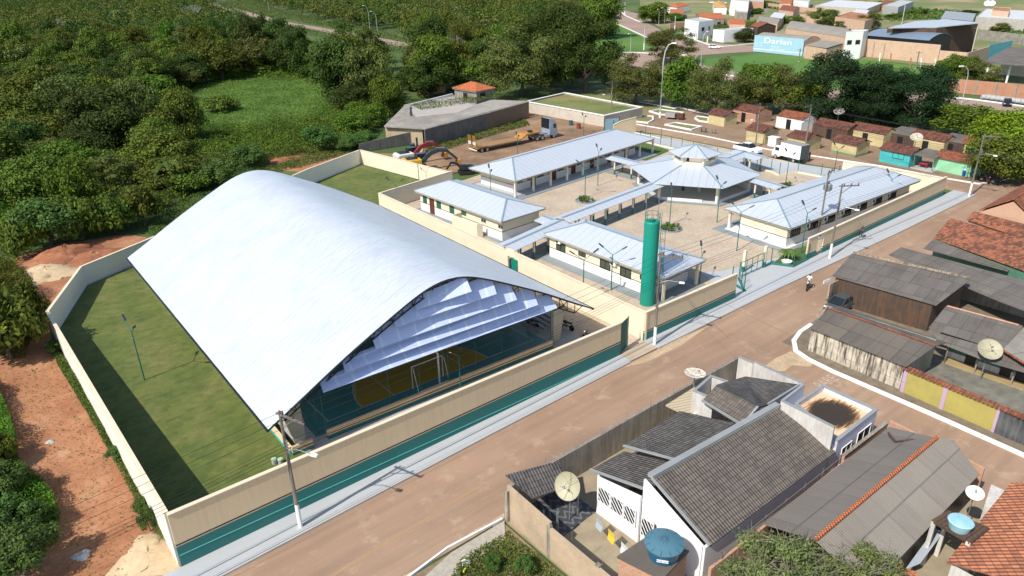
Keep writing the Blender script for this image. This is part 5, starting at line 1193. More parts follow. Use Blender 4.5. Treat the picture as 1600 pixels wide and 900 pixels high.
# ================================================================ far houses
far = [
 ('white cubic two storey house with small dark windows', [(1070, 30), (1092, 34), (1116, 31)], 7.0, 'flat', 0, M_conc, M_whitep, ((0, .5, 1.6, 1, 1.2, 'window', M_glass), (1, .3, 1.8, 3.2, 1.4, 'window', M_glass), (1, .7, 1.0, 3.2, 1.6, 'window', M_glass))),
 ('orange roofed house left of the white cubic house', [(1041, 10), (1058, 12), (1078, 8)], 3.6, 'hip', 1.6, M_clay_new, M_whitep, ()),
 ('brown brick house with an orange roof beneath the first orange roof', [(1046, 22), (1068, 22), (1069, 14)], 3.2, 'gable', 1.2, M_clay_new, M_oldwall, ()),
 ('bright orange gabled house in front of the white cubic house', [(1094, 30), (1132, 29), (1122, 22)], 3.6, 'gable', 1.6, M_clay_new, M_oldwall, ((0, .4, 1.8, 1, 1.4, 'window', M_glass), (0, .8, 1.6, 1, 1.2, 'window', M_glass))),
 ('pale yellow roofed house beyond the white cubic house', [(1116, 12), (1136, 12), (1132, 4)], 3.6, 'hip', 1.4, tiles('ochre_tiles', (.62, .38, .14), (.52, .30, .11), (.3, .2, .1), mould_amt=.2), M_whitep, ()),
 ('cream gabled house right of the pale yellow roof', [(1140, 10), (1160, 11), (1160, 4)], 3.6, 'gable', 1.4, MATS['ochre_tiles'], M_whitep, ()),
 ('tall white building at the top beside the red brick block', [(1142, 0), (1170, 3), (1172, -6)], 8.0, 'flat', 0, M_conc, M_whitep, ()),
 ('grey walled yard house below the tall white building', [(1148, 18), (1168, 20), (1170, 10)], 3.6, 'flat', 0, M_conc, M_oldwall, ()),
 ('red brick block house at the top edge', [(1171, 2), (1194, 3), (1194, -8)], 5.0, 'flat', 0, M_conc, M_brick, ()),
 ('orange hip roofed house in the grass above the white club house', [(1140, 37), (1165, 38), (1160, 31)], 3.2, 'gable', 1.2, M_clay_new, M_brick_pale, ()),
 ('white club house with palms in front by the roundabout', [(1114, 46), (1132, 48), (1178, 44)], 4.5, 'flat', 0, M_conc, M_whitep, ()),
 ('dark barn with a red tile roof left of the blue wall', [(1172, 40), (1184, 43), (1213, 40)], 5.0, 'gable', 1.4, M_clay, M_wood, ()),
 ('house with a red gable roof among brick walls', [(1217, 15), (1240, 18), (1250, 12)], 4.0, 'gable', 1.4, M_clay, M_brick_pale, ()),
 ('low brick walled yard house right of the red gable', [(1250, 22), (1300, 27), (1310, 20)], 4.0, 'flat', 0, M_dirt, M_brick_pale, ()),
 ('brick house under construction behind the two bare trees', [(1305, 26), (1352, 33), (1376, 24)], 5.0, 'flat', 0, M_dirt, M_brick_pale, ()),
 ('long cream wall and white roof at the top of the town', [(1274, 8), (1355, 14), (1380, 4)], 4.0, 'flat', 0, ribbed('white_far_sheet', (.7, .7, .68), (.55, .55, .55), period=3), paint('cream_far_wall', (.52, .46, .36), dirt=.2), ()),
 ('small white roofed annex beside the brick house', [(1330, 22), (1352, 24), (1358, 18)], 3.2, 'shed', .6, MATS['white_far_sheet'], M_brick_pale, ()),
 ('grey walled house with white roof at the top right of the long wall', [(1380, 8), (1404, 11), (1428, 2)], 4.5, 'flat', 0, M_conc, M_conc, ()),
 ('brick house left of the grey walled house at the top', [(1378, 7), (1395, 9), (1400, 2)], 3.5, 'gable', 1, M_clay, M_brick, ()),
 ('grey sheet roofed workshop behind the wedge warehouse', [(1470, 28), (1520, 33), (1524, 24)], 4.5, 'shed', .8, ribbed('grey_far_sheet', (.35, .36, .37), (.25, .26, .27), period=3), M_conc, ()),
 ('long pale concrete walled compound at the top right', [(1525, 26), (1620, 32), (1625, 18)], 5.0, 'flat', 0, MATS['white_far_sheet'], paint('pale_far_concrete', (.48, .45, .40), dirt=.3, dirtcol=(.25, .22, .18), streak=.3), ()),
 ('orange brick upper room on the top right compound', [(1550, 16), (1577, 18), (1580, 12)], 7.0, 'flat', 0, M_dirt, M_brick_pale, ()),
 ('tan roofed house left of the dark barn', [(1182, 32), (1215, 37), (1222, 30)], 3.2, 'gable', 1, M_fibro_l, M_brick_pale, ()),
 ('grey metal roofed shed behind the dark barn', [(1203, 26), (1222, 29), (1228, 23)], 3.4, 'shed', .5, MATS['white_far_sheet'], M_brick_pale, ()),
 ('orange roofed hut at the top right edge of the town', [(1218, 5), (1236, 5), (1240, 0)], 4.0, 'gable', 1, M_clay_new, M_brick_pale, ()),
 ('white block at the top edge right of the brick block', [(1240, 0), (1264, 3), (1268, -5)], 5.0, 'flat', 0, M_conc, M_whitep, ()),
]
for lab, l, z, rf, rise, rm, wm, ops in far: h3('far_house', lab, l, z, rf, rise, rm, wm, cat='house', ops=ops)
for l, h, lab, m_ in (([(1046, 46), (1112, 40), (1135, 38)], 2.6, 'brick garden wall before the white cubic house', M_brick), ([(1200, 12), (1275, 22), (1300, 26)], 2.8, 'long pale brick garden wall below the top houses', M_brick_pale), ([(1528, 62), (1610, 72)], 3.6, 'grey wall with orange brick top at the right edge of the town', M_oldwall), ([(1170, 22), (1200, 20)], 2.4, 'grey block wall under the red brick block', M_conc), ([(1390, 30), (1470, 24)], .9, 'low bare earth bank in the far grass', M_dirt)):
    t = thing('garden_wall', lab, 'wall', P(*l[0])); b = MB(); strip(b, [tuple(P(*p)[:2]) for p in l], 0, h, .3); b.build('wall', m_, t)
# ================================================================ white house across the street
M_gtile = tiles('grey_roof_tiles', (.115, .105, .095), (.085, .078, .07), (.035, .03, .027), du=.20, dv=.42, mould_amt=.45)
M_gtile_w = tiles('worn_grey_roof_tiles', (.165, .138, .11), (.135, .113, .092), (.06, .052, .045), du=.21, dv=.36, mould_amt=.45)
M_flash = paint('blue_grey_flashing', (.33, .34, .33), rough=.5, metal=.2, dirt=.2)
M_wplaster = paint('bright_white_plaster', (.80, .79, .78), dirt=.08, dirtcol=(.4, .38, .4))
M_dirtyw = paint('dirty_white_plaster', (.62, .60, .56), dirt=.25, dirtcol=(.25, .22, .19), streak=.3)
M_cwall = paint('black_stained_concrete', (.36, .32, .25), dirt=.3, dirtcol=(.09, .08, .065), streak=.5)
t = thing('yard_wall', 'stained concrete street wall of the white house with thin wire rods on top', 'wall', (34, 28.8, 0))
b = MB(); strip(b, [(22.4, 28.75), (36, 28.8), (47.0, 28.75)], 0, 2.45, .18); b.build('wall', M_cwall, t)
for i in range(10):
    x = 23+i*2.6; b = MB(); b.tube([(x, 28.75, 2.45), (x, 28.75, 3.1)], .014, 4); b.build('rod', M_grey, t)
b = MB()
for z in (2.6, 2.75, 2.9, 3.05): b.tube([(22.4, 28.75, z), (47, 28.75, z)], .005, 3)
b.build('wires', M_grey, t)
t = thing('yard_wall', 'unplastered hollow brick side wall of the yard, facing the weedy lot', 'wall', (22.2, 24, 0))
b = MB(); strip(b, [(22.3, 28.6), (22.1, 24.4)], 0, 2.75, .18); strip(b, [(22.1, 24.38), (21.9, 10)], 0, 2.35, .18); b.build('bricks', brick('worn_tan_brick', (.44, .30, .18), (.50, .36, .23), (.40, .33, .24), .35, (.12, .09, .06), .22, .12), t)
b = MB()
for y in (28.5, 24.5, 20.5, 16.5): b.box((22.15-.03, y, 1.25), (.24, .28, 2.46))
b.build('pillar', M_oldwall, t)
for i in range(5): 
    y = 27.5-i*2.4; b = MB(); b.tube([(22.2, y, 2.5), (22.2, y, 3.2)], .014, 4); b.build('rod', M_grey, t)
H = thing('white_house', 'large white house with several grey tile roofs between blue grey flashings', 'house', (34, 22, 0))
def pl(l): return [P(x, y, z) for x, y, z in l]
def roofpart(name, l, mat, th=.1, edge=None):
    b = MB(); pts = pl(l); b.slab(pts, th); o = b.build(name, mat, H)
    if edge:
        e = MB()
        for i in edge: e.beam(pts[i]+V(0, 0, .03), pts[(i+1) % len(pts)]+V(0, 0, .03), .14, .12)
        e.build('edge_trim', M_flash, o)
    return o
roofpart('main_roof', [(1019, 748, 4.9), (1216, 637, 4.9), (1306, 706, 3.0), (1109, 853, 3.0)], M_gtile_w, edge=(0, 3))
b = MB(); a, c = P(1016, 744, 5.0), P(1215, 632, 5.0); b.beam(a, c, .42, .25); b.build('ridge_gutter', M_flash, H)
roofpart('middle_roof', [(974, 697, 3.7), (1009, 675, 3.7), (1062, 642, 3.7), (1147, 661, 4.6), (1056, 719, 4.6)], M_gtile, edge=(4,))
roofpart('porch_roof', [(922, 734, 3.0), (975, 705, 3.0), (1052, 722, 3.9), (1016, 768, 3.9)], M_gtile, edge=(3,))
roofpart('gable_roof', [(1097, 626, 4.5), (1119, 602, 5.2), (1184, 636, 5.2), (1160, 665, 4.5)], M_gtile_w, edge=(3, 2))
roofpart('gable_roof_back', [(1119.5, 601, 5.2), (1165, 588, 4.4), (1250, 601, 4.4), (1200, 632, 4.4), (1184.5, 636, 5.2)], M_gtile, edge=(2,))
roofpart('beige_roof', [(1040, 633, 2.9), (1086, 604, 3.1), (1092, 640, 3.1), (1080, 652, 2.9)], ribbed('beige_sheet', (.46, .38, .25), (.32, .26, .17), period=.3, rib=.3, metal=0))
# white body
M_w = M_wplaster
def wallp(l, z0, z1, name='wall', mat=None, th=.16):
    b = MB(); strip(b, l, z0, z1, th); return b.build(name, mat or M_w, H)
wallp([(27.0, 25.3), (27.0, 21.8)], 0, [2.9, 3.6], 'porch_wall')
b = MB(); b.poly([(27.15, 21.8, 0), (27.15, 17.4, 0), (27.15, 17.4, 2.85), (27.15, 21.8, 4.8), (27.3, 21.8, 0), (27.3, 17.4, 0), (27.3, 17.4, 2.85), (27.3, 21.8, 4.8)], [(0, 1, 2, 3), (7, 6, 5, 4), (0, 3, 7, 4), (1, 5, 6, 2), (3, 2, 6, 7), (0, 4, 5, 1)]); b.build('gable_wall', M_w, H)
wallp([(27.2, 17.3), (41, 17.2)], 0, 2.85, 'side_wall', M_wplaster); wallp([(27.2, 25.5), (37, 25.6)], 0, 2.8, 'front_wall', M_w)
wallp([(41, 17.2), (41, 25.6), (37, 25.6)], 0, 3.0, 'end_wall', M_w)
# white cobogo screens in the porch wall
b = MB(); n_ = V(-1, 0, 0)
for s0, s1, zc_ in ((25.0, 23.2, 1.95), (22.9, 21.9, 1.7)):
    pass
fr = MB()
for y0, y1, z0, z1 in ((25.1, 24.1, 1.25, 2.45), (24.0, 23.0, 1.25, 2.45), (22.9, 22.0, 1.25, 2.45), (21.5, 20.6, 1.0, 2.4)):
    k = 3
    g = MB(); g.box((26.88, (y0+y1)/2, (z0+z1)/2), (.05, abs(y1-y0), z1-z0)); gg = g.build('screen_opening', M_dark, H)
    g = MB()
    for i in range(-k, k+1):
        # diagonal bars clipped to the rectangle
        for sgn in (1, -1):
            yy0 = y1+(y0-y1)*(i/k); pts = []
            for tt in (0, 1):
                pass
            ya, za = yy0, z0; yb, zb = yy0+(y0-y1)*sgn, z1
            lo, hi = min(y0, y1), max(y0, y1)
            def clip(ya, za, yb, zb):
                t0, t1 = 0, 1; d = yb-ya
                if abs(d) < 1e-6: return None
                a, c = sorted(((lo-ya)/d, (hi-ya)/d)); t0, t1 = max(0, a), min(1, c)
                return None if t1 <= t0+.02 else ((ya+d*t0, za+(zb-za)*t0), (ya+d*t1, za+(zb-za)*t1))
            r = clip(ya, za, yb, zb)
            if r and sgn == 1: g.beam((26.83, r[0][0], r[0][1]), (26.83, r[1][0], r[1][1]), .03, .05)
    for y in (y0, y1): g.beam((26.83, y, z0), (26.83, y, z1), .06, .07)
    for z in (z0, z1): g.beam((26.83, y0, z), (26.83, y1, z), .06, .07)
    g.build('white_grille', M_whitep, gg)
# tank box
t_ = [P(1085, 611, 4.6), P(1111, 588, 4.6), P(1135, 596, 4.6), P(1113, 623, 4.6)]
b = MB(); strip(b, [tuple(p[:2]) for p in t_], 0, 4.6, .2, closed=True); b.build('tank_box', M_dirtyw, H)
b = MB(); strip(b, [tuple(p[:2]) for p in t_], 4.6, 4.66, .22, closed=True); b.build('tank_box_coping', M_flash, H)
# parapet walls at the street corner
def wedge(l, name, mat=M_w, th=.18):
    """standing wall from (px,py,z) tops, down to the ground"""
    P3 = pl(l); b = MB(); strip(b, [tuple(p[:2]) for p in P3], 0, [p.z for p in P3], th); o = b.build(name, mat, H); e = MB()
    for i in range(len(P3)-1): e.beam(P3[i]+V(0, 0, .03), P3[i+1]+V(0, 0, .03), .2, .06)
    e.build('coping', M_flash, o)
wedge([(1155, 558, 3.0), (1178, 568, 3.0), (1180, 566, 3.6), (1256, 600, 4.6)], 'corner_parapet', M_dirtyw)
wedge([(1256, 601, 4.6), (1222, 627, 4.6)], 'cross_parapet', paint('lilac_white', (.62, .60, .70), dirt=.1))
wedge([(1221, 626, 5.3), (1304, 668, 4.9)], 'long_parapet', M_dirtyw)
# terrace with water stain
T = [P(1243, 634, 3.4), P(1286, 606, 3.4), P(1368, 643, 3.4), P(1308, 690, 3.4)]
def stain_extra(tt, ob, c):
    mp = tt.nodes.new('ShaderNodeMapping'); mp.inputs['Location'].default_value = (-2.15/1.9, 2.0/1.75, 0); mp.inputs['Scale'].default_value = (1/1.9, 1/1.75, 0)
    tt.links.new(ob, mp.inputs[0]); ln = N(tt, 'ShaderNodeVectorMath', operation='LENGTH'); tt.links.new(mp.outputs[0], ln.inputs[0])
    n = noise(tt, sc_vec(tt, ob, (1.5, 6, 1)), 1.5, 6, .7)
    f = math_(tt, 'ADD', ln.outputs['Value'], math_(tt, 'MULTIPLY', math_(tt, 'SUBTRACT', n, .5), .9))
    f2 = ramp(tt, f, [(.80, (.05, .032, .018)), (.95, (.20, .10, .035)), (1.12, (.62, .42, .24)), (1.25, (.70, .52, .34))])
    return f2
b = MB(); c_ = sum((V(*p) for p in T), V(0, 0, 0))/4
b.prism([p for p in T], 3.05, 3.2)
M_terr = ground('stained_terrace_floor', [(.4, (.6, .45, .3)), (.6, (.65, .5, .34))], extra=None)
o = thing('terrace', 'flat terrace roof with a large round dark water stain beside the white house', 'terrace', T[0])
mt, tt, bb = nodes_of('stained_terrace'); bb.inputs['Roughness'].default_value = .7
tc = coords(tt); ccx, ccy = (c_.x-T[0].x), (c_.y-T[0].y)
mp = tt.nodes.new('ShaderNodeVectorMath'); mp.operation = 'SUBTRACT'; mp.inputs[1].default_value = (ccx, ccy, 3.2); tt.links.new(tc.outputs['Object'], mp.inputs[0])
sm = sc_vec(tt, mp.outputs[0], (1/2.1, 1/1.9, 0)); ln = tt.nodes.new('ShaderNodeVectorMath'); ln.operation = 'LENGTH'; tt.links.new(sm, ln.inputs[0])
nn = noise(tt, sc_vec(tt, tc.outputs['Object'], (.8, 5, 1)), 1.6, 6, .7)
f = math_(tt, 'ADD', ln.outputs['Value'], math_(tt, 'MULTIPLY', math_(tt, 'SUBTRACT', nn, .5), .9))
tt.links.new(ramp(tt, f, [(.66, (.035, .024, .014)), (.78, (.12, .06, .022)), (.92, (.46, .29, .15)), (1.0, (.66, .48, .32))]), bb.inputs['Base Color'])
b.build('floor', mt, o)
b = MB(); strip(b, [tuple(p[:2]) for p in T], 0, 3.55, .16, closed=True); b.build('parapet', paint('lilac_white2', (.66, .64, .72), dirt=.12), o)
b = MB(); strip(b, [tuple(p[:2]) for p in T], 3.55, 3.62, .26, closed=True); b.build('coping', M_flash, o)
d_ = (T[2]-T[3]).normalized(); nn_ = V(d_.y, -d_.x, 0)
opening(o, T[3], T[2], (T[2]-T[3]).length*.27, 1.3, 1.0, 1.5, 'window', pane=M_dark, frame=M_whitep); opening(o, T[3], T[2], (T[2]-T[3]).length*.72, 1.8, 1.0, 1.7, 'window', pane=M_dark, frame=M_whitep)
a, c = P(1380, 655, 2.2), P(1310, 706, 2.2)
t = thing('garden_wall', 'brick and white wall between the terrace and the corrugated warehouse', 'wall', a)
b = MB(); strip(b, [tuple(P(1386, 660, 2.3)[:2]), tuple(P(1318, 712, 2.3)[:2])], 0, 2.3, .18); b.build('bricks', M_brick, t); b = MB(); strip(b, [tuple(P(1386, 660, 2.3)[:2]), tuple(P(1318, 712, 2.3)[:2])], 2.3, 2.36, .24); b.build('coping', M_oldwall, t)
t = thing('garden_wall', 'long worn brick boundary wall with wire posts between the grey tile roof and the corrugated roof', 'wall', (35, 16.4, 0))
b = MB(); strip(b, [(26.5, 16.35), (40.5, 16.2), (44.5, 15.9)], 0, 2.5, .18); b.build('bricks', M_brick, t)
for i in range(7): b = MB(); b.tube([(27.5+i*2.1, 16.35, 2.5), (27.5+i*2.1, 16.35, 3.2)], .03, 5); b.build('post', M_grey, t)
b = MB(); b.tube([(26.5, 16.35, 3.1), (40.6, 16.25, 3.1)], .02, 4); b.build('rail', M_grey, t)
# lean-to tile roof in the yard corner + patterned floor
t = thing('lean_to', 'dark grey tiled lean-to roof in the yard corner by the street wall', 'lean-to', (23.5, 27, 0))
b = MB(); b.slab([P(790, 742, 2.9), P(873, 720, 2.9), P(886, 760, 2.3), P(832, 778, 2.3)], .1); b.build('roof', M_gtile, t)
for x, y in ((25.9, 26.0), (23.2, 25.0)): b = MB(); b.tube([(x, y, 0), (x, y, 2.4)], .07, 7); b.build('post', M_grey, t)
b = MB(); b.prism([(22.4, 28.6), (27.0, 28.6), (27.0, 25.4), (22.4, 25.0)], .03, .09)
mt, tt, bb = nodes_of('patterned_tile'); tc = coords(tt); sp = tt.nodes.new('ShaderNodeSeparateXYZ'); tt.links.new(tc.outputs['Object'], sp.inputs[0]); w = math_(tt, 'SINE', math_(tt, 'ADD', math_(tt, 'MULTIPLY', sp.outputs[1], 9), math_(tt, 'MULTIPLY', math_(tt, 'SINE', math_(tt, 'MULTIPLY', sp.outputs[0], 9)), 1.8)))
tt.links.new(ramp(tt, w, [(.45, (.05, .052, .055)), (.55, (.125, .13, .14))]), bb.inputs['Base Color']); b.build('floor', mt, t)
# laundry on a line
t = thing('clothes_line', 'clothes line with a yellow cloth between two pale grey ones in the yard', 'clothes line', P(960, 860))
a, c = P(925, 800, 1.7), P(985, 860, 1.7); b = MB(); b.tube([a, c], .008, 4); b.build('line', M_grey, t)
for k, col in ((.2, (.36, .42, .46)), (.52, (.75, .48, .04)), (.85, (.6, .64, .68))):
    p = a.lerp(c, k); d = (c-a).normalized(); b = MB(); b.poly([p-d*.3, p+d*.3, p+d*.3+V(.05, 0, -.42), p+d*.28+V(-.04, .05, -.85), p-d*.3+V(-.05, 0, -.8), p-d*.3+V(.04, 0, -.4)], [(0, 1, 2, 5), (5, 2, 3, 4)]); b.build('cloth', plain('cloth_%d' % int(k*100), col, .8), t)
# big mesh dish
def dish(name, label, c, r, tilt, az, hpole, mat, depth=.22, spokes=8, group='dish aerials', polem=None, tone=None):
    c = Vector(c); t = thing(name, label, 'dish aerial', c, group)
    ax = V(math.cos(az)*math.cos(tilt), math.sin(az)*math.cos(tilt), math.sin(tilt))
    top = c+V(0, 0, hpole); b = MB(); b.tube([c, top], .05 if r > .5 else .03, 8); b.build('pole', polem or M_grey, t)
    X = ax.cross(V(0, 0, 1)); X = X.normalized() if X.length > .05 else V(1, 0, 0); Y = ax.cross(X)
    b = MB(); n = 24; rings = 5; vs = []
    for i in range(rings+1):
        rr = r*i/rings; hh = depth*r*2*(i/rings)**2
        vs += [top+ax*(hh+.1)+(X*math.cos(2*math.pi*j/n)+Y*math.sin(2*math.pi*j/n))*rr for j in range(n)]
    fs = [(i*n+j, i*n+(j+1) % n, (i+1)*n+(j+1) % n, (i+1)*n+j) for i in range(rings) for j in range(n)]
    b.poly(vs, fs); b.poly([v-ax*.015 for v in vs], [tuple(reversed(f)) for f in fs]); d = b.build('reflector', mat, t, smooth=True)
    b = MB()
    for j in range(spokes):
        a = 2*math.pi*j/spokes; pts = [top+ax*(depth*r*2*(k/4)**2+.125)+(X*math.cos(a)+Y*math.sin(a))*r*k/4 for k in range(5)]; b.tube(pts, .018*r/.9, 4)
    b.tube([top+ax*(depth*r*2+.11)+(X*math.cos(2*math.pi*j/n)+Y*math.sin(2*math.pi*j/n))*r for j in range(n+1)], .02*r, 5); b.build('ribs', M_whitep if tone is None else tone, d)
    b = MB(); f = top+ax*(r*.95)
    for j in range(3):
        a = 2*math.pi*j/3+.4; b.tube([top+ax*(depth*r*1.2)+(X*math.cos(a)+Y*math.sin(a))*r*.75, f], .012, 4)
    b.lathe([(.07*r+.02, 0), (.07*r+.02, .12)], f, 8, axis=ax); b.build('feed', M_grey, d)
    return t
M_mesh = paint('beige_dish_mesh', (.40, .37, .25), rough=.6, dirt=.2)
M_dishw = paint('weathered_dish', (.55, .48, .36), rough=.6, dirt=.3)
dish('satellite_dish', 'large beige mesh dish standing in the yard of the white house', P(890, 812, .05), .88, R_(28), R_(195), 2.75, M_mesh, .16, tone=M_mesh)
dish('satellite_dish', 'round pale dish lying almost flat above the street wall, seen edge on', (40.2, 28.1, .1), .78, R_(86), R_(0), 3.6, M_dishw, .10, group='dish aerials')
dish('satellite_dish', 'beige mesh dish tilted over the shack with the turquoise wall', P(1531, 594, .1), .9, R_(52), R_(215), 2.75, M_mesh, .2, tone=M_mesh)
dish('satellite_dish', 'small white oval dish near the light blue water tank', P(1512, 806, 2.0), .48, R_(66), R_(200), 1.6, M_whitep, .12, spokes=2)
dish('satellite_dish', 'mesh dish above the turquoise market hut', P(1425, 248, .1), .95, R_(60), R_(200), 3.4, M_mesh, .18)
dish('satellite_dish', 'mesh dish over the long tiled market roofs', P(1306, 205, .1), .95, R_(60), R_(200), 3.6, paint('dark_dish_mesh', (.16, .14, .11), dirt=.2), .18)
dish('satellite_dish', 'left of the two white dishes on the far top right compound', P(1538, 26, 0), 1.5, R_(35), R_(200), 6.0, M_whitep, .16, group='white far dishes')
dish('satellite_dish', 'right of the two white dishes on the far top right compound', P(1545, 26, 0), 1.5, R_(35), R_(200), 6.0, M_whitep, .16, group='white far dishes')
# brick tank tower with blue tank
tt_ = [P(964, 869, 3.0), P(1015, 835, 3.0), P(1077, 860, 3.0), P(1035, 905, 3.0)]
t = thing('tank_tower', 'short brick tower with a flat concrete slab carrying the blue water tank', 'tower', tt_[0])
b = MB(); inn = [p.lerp(sum((V(*q) for q in tt_), V(0, 0, 0))/4, .06) for p in tt_]; b.prism(inn, 0, 2.85); b.build('bricks', M_brick, t); b = MB(); b.prism(tt_, 2.86, 3.0); b.build('slab', paint('dark_slab', (.13, .11, .09), dirt=.3), t)
c = P(1036, 868, 3.0)
t = thing('water_tank', 'round dark blue water tank with a ribbed grey blue lid on the brick tower', 'water tank', c)
b = MB(); b.lathe([(.78, 0), (.80, .05), (.98, .85), (1.0, .92)], c, 32); b.build('tank', plain('blue_tank', (.012, .10, .20), .35), t, smooth=False)
b = MB(); b.lathe([(1.06, .86), (1.08, .96), (.55, 1.12), (.1, 1.2)], c, 32); ld = b.build('lid', paint('tank_lid', (.07, .17, .22), rough=.45, dirt=.12), t)
b = MB()
for k in range(12): a = k*math.pi/6; b.beam(c+V(.1*math.cos(a), .1*math.sin(a), 1.2), c+V(1.05*math.cos(a), 1.05*math.sin(a), .97), .03, .03)
b.build('lid_ribs', plain('lid_rib', (.03, .08, .11), .5), ld)
b = MB(); dd = (V(0, 0, 33)-c); aa = math.atan2(-c.y, -c.x)
b.box(c+V(.955*math.cos(aa), .955*math.sin(aa), .5), (.03, .62, .17), rz=aa); lb = b.build('label', M_whitep, t)
text_obj('lettering', 'FORTLEV', .15, plain('label_blue', (.02, .08, .25), .5), c+V(.975*math.cos(aa), .975*math.sin(aa), .5), (math.pi/2, 0, aa+math.pi/2), parent=lb, ext=.003)
# ---- corrugated warehouse
t = thing('corrugated_house', 'wide grey corrugated roof with an orange tile ridge at the lower right', 'house', (38, 13, 0))
b = MB(); b.slab([(30.9, 13.0, 4.2), (45.0, 12.7, 4.2), (45.6, 15.8, 3.1), (31.0, 16.1, 3.1)], .06); b.build('left_slope', ribbed('brownish_fibre_roof', (.155, .135, .115), (.09, .08, .07), period=1.05, rough=.9, metal=0, rib=.18, patch=(.20, .18, .15), dirt=.3, seam=.25, rows=2.4, bump_s=.2), t)
b = MB(); b.slab([(30.9, 13.0, 4.2), (31.0, 9.9, 3.0), (45.0, 9.9, 3.0), (46.0, 12.0, 3.9), (45.0, 12.7, 4.2)], .06); b.build('right_slope', ribbed('patched_fibre_roof', (.23, .20, .165), (.13, .115, .10), period=1.9, rough=.9, metal=0, rib=.18, patch=(.32, .29, .23), dirt=.3, seam=.2, rows=2.1, bump_s=.2), t)
b = MB(); b.tube([(30.9, 13.0, 4.24), (45.0, 12.7, 4.24)], .13, 8); b.build('ridge_tiles', M_clay_new, t)
b = MB(); strip(b, [(31.3, 15.7), (44.9, 15.4)], 0, 2.9, .15); strip(b, [(31.3, 10.3), (45.0, 10.3)], 0, 2.9, .15); strip(b, [(45.0, 10.3), (45.3, 15.4)], 0, [2.9, 2.9], .15); b.build('wall', M_dark, t)
b = MB(); strip(b, [(46.1, 16.0), (46.3, 10.0)], 0, [3.3, 2.7], .2); b.build('end_bricks', M_brick, t)
b = MB(); q = P(1397, 690, 4.0); b.beam(P(1388, 676, 3.7), P(1399, 690, 3.7), .12); b.beam(P(1399, 690, 3.7), P(1428, 687, 3.8), .1); tag(b.build('loose_planks', M_wood), 'dark loose planks lying on the top corner of the grey corrugated roof', 'planks')
# ---- light blue tank on its wooden platform
pf = [P(1457, 812, 3.4), P(1482, 797, 3.4), P(1546, 824, 3.4), P(1516, 846, 3.4)]
t = thing('tank_platform', 'rickety wooden platform on concrete posts carrying the light blue tank', 'platform', pf[0])
b = MB()
for k in range(9): a0 = pf[0].lerp(pf[3], k/9+.01); a1 = pf[1].lerp(pf[2], k/9+.01); d = (pf[3]-pf[0])/9*.86; b.slab([a0, a1, a1+d, a0+d], .05)
b.build('boards', M_wood, t)
for p in pf: b = MB(); q = p+(sum((V(*q) for q in pf), V(0, 0, 0))/4-p)*.08; b.box((q.x, q.y, 1.67), (.22, .22, 3.3)); b.build('post', M_dirtyw, t)
for i in range(4): b = MB(); b.beam(pf[i]-V(0, 0, .12), pf[(i+1) % 4]-V(0, 0, .12), .08, .14); b.build('beam', M_wood, t)
c = P(1498, 826, 3.4)
t = thing('water_tank', 'faded light blue round water tank on the wooden platform', 'water tank', c)
b = MB(); b.lathe([(.48, 0), (.5, .04), (.63, .5), (.66, .55), (.6, .6), (.1, .66)], c, 26); b.build('tank', paint('faded_blue_tank', (.24, .48, .55), rough=.55, dirt=.35, dirtcol=(.5, .6, .6), scale=2), t)
# white annex and lower right house
M_O = M_clay_new
t = thing('tiled_house', 'orange clay tile roofed house cut by the lower right corner', 'house', (41, 6, 0))
b = MB(); b.slab([P(1585, 757, 3.7), P(1700, 800, 3.7), (48, -2, 3.7), (37, -2, 2.7), P(1490, 866, 2.7)], .1)
b = MB(); b.slab([(44.8, 8.2, 3.5), (47.5, 1, 4.5), (38.5, 1, 3.6), (36.1, 8.2, 2.9)], .1); b.slab([(44.8, 8.2, 3.5), (49, 5, 3.6), (47.5, 1, 4.5)], .1); b.build('roof', tiles('orange_tiles_front', (.47, .18, .085), (.35, .12, .055), (.11, .06, .045), du=.24, dv=.4, mould_amt=.35), t)
b = MB(); strip(b, [(44.6, 7.9), (36.3, 7.9), (36.3, 1)], 0, [3.3, 2.7, 2.7], .15); b.build('wall', M_dirtyw, t)
t = thing('annex', 'whitewashed annex wall beside the light blue tank', 'annex', P(1560, 790))
b = MB(); a0, a1, a2 = P(1538, 790, 2.6), P(1549, 757, 2.6), P(1574, 768, 2.6); a3 = a0+(a2-a1); b.prism([a0, a1, a2, a3], 0, 2.6); b.build('block', M_dirtyw, t)
t = thing('tiled_roof', 'small patch of bright orange tiles below the foreground trees', 'roof', P(1400, 890)); b = MB(); b.slab([P(1378, 889, 2.7), P(1392, 880, 2.9), P(1432, 893, 2.9), P(1430, 930, 2.7), P(1360, 930, 2.5)], .1); b.build('tiles', M_clay_new, t)
b = MB(); b.prism([P(1384, 900, 2.5), P(1425, 905, 2.5), P(1420, 940, 2.5), P(1375, 935, 2.5)], 0, 2.4); b.build('wall', M_oldwall, t)
t = thing('tarpaulin', 'grey tarpaulin strip draped beside the corrugated roof', 'tarpaulin', P(1440, 860)); b = MB(); b.slab([P(1461, 825, 1.6), P(1474, 832, 1.6), P(1438, 880, 1.2), P(1414, 890, 1.2)], .04); b.build('sheet', paint('tarp_grey', (.36, .40, .44), dirt=.2), t)

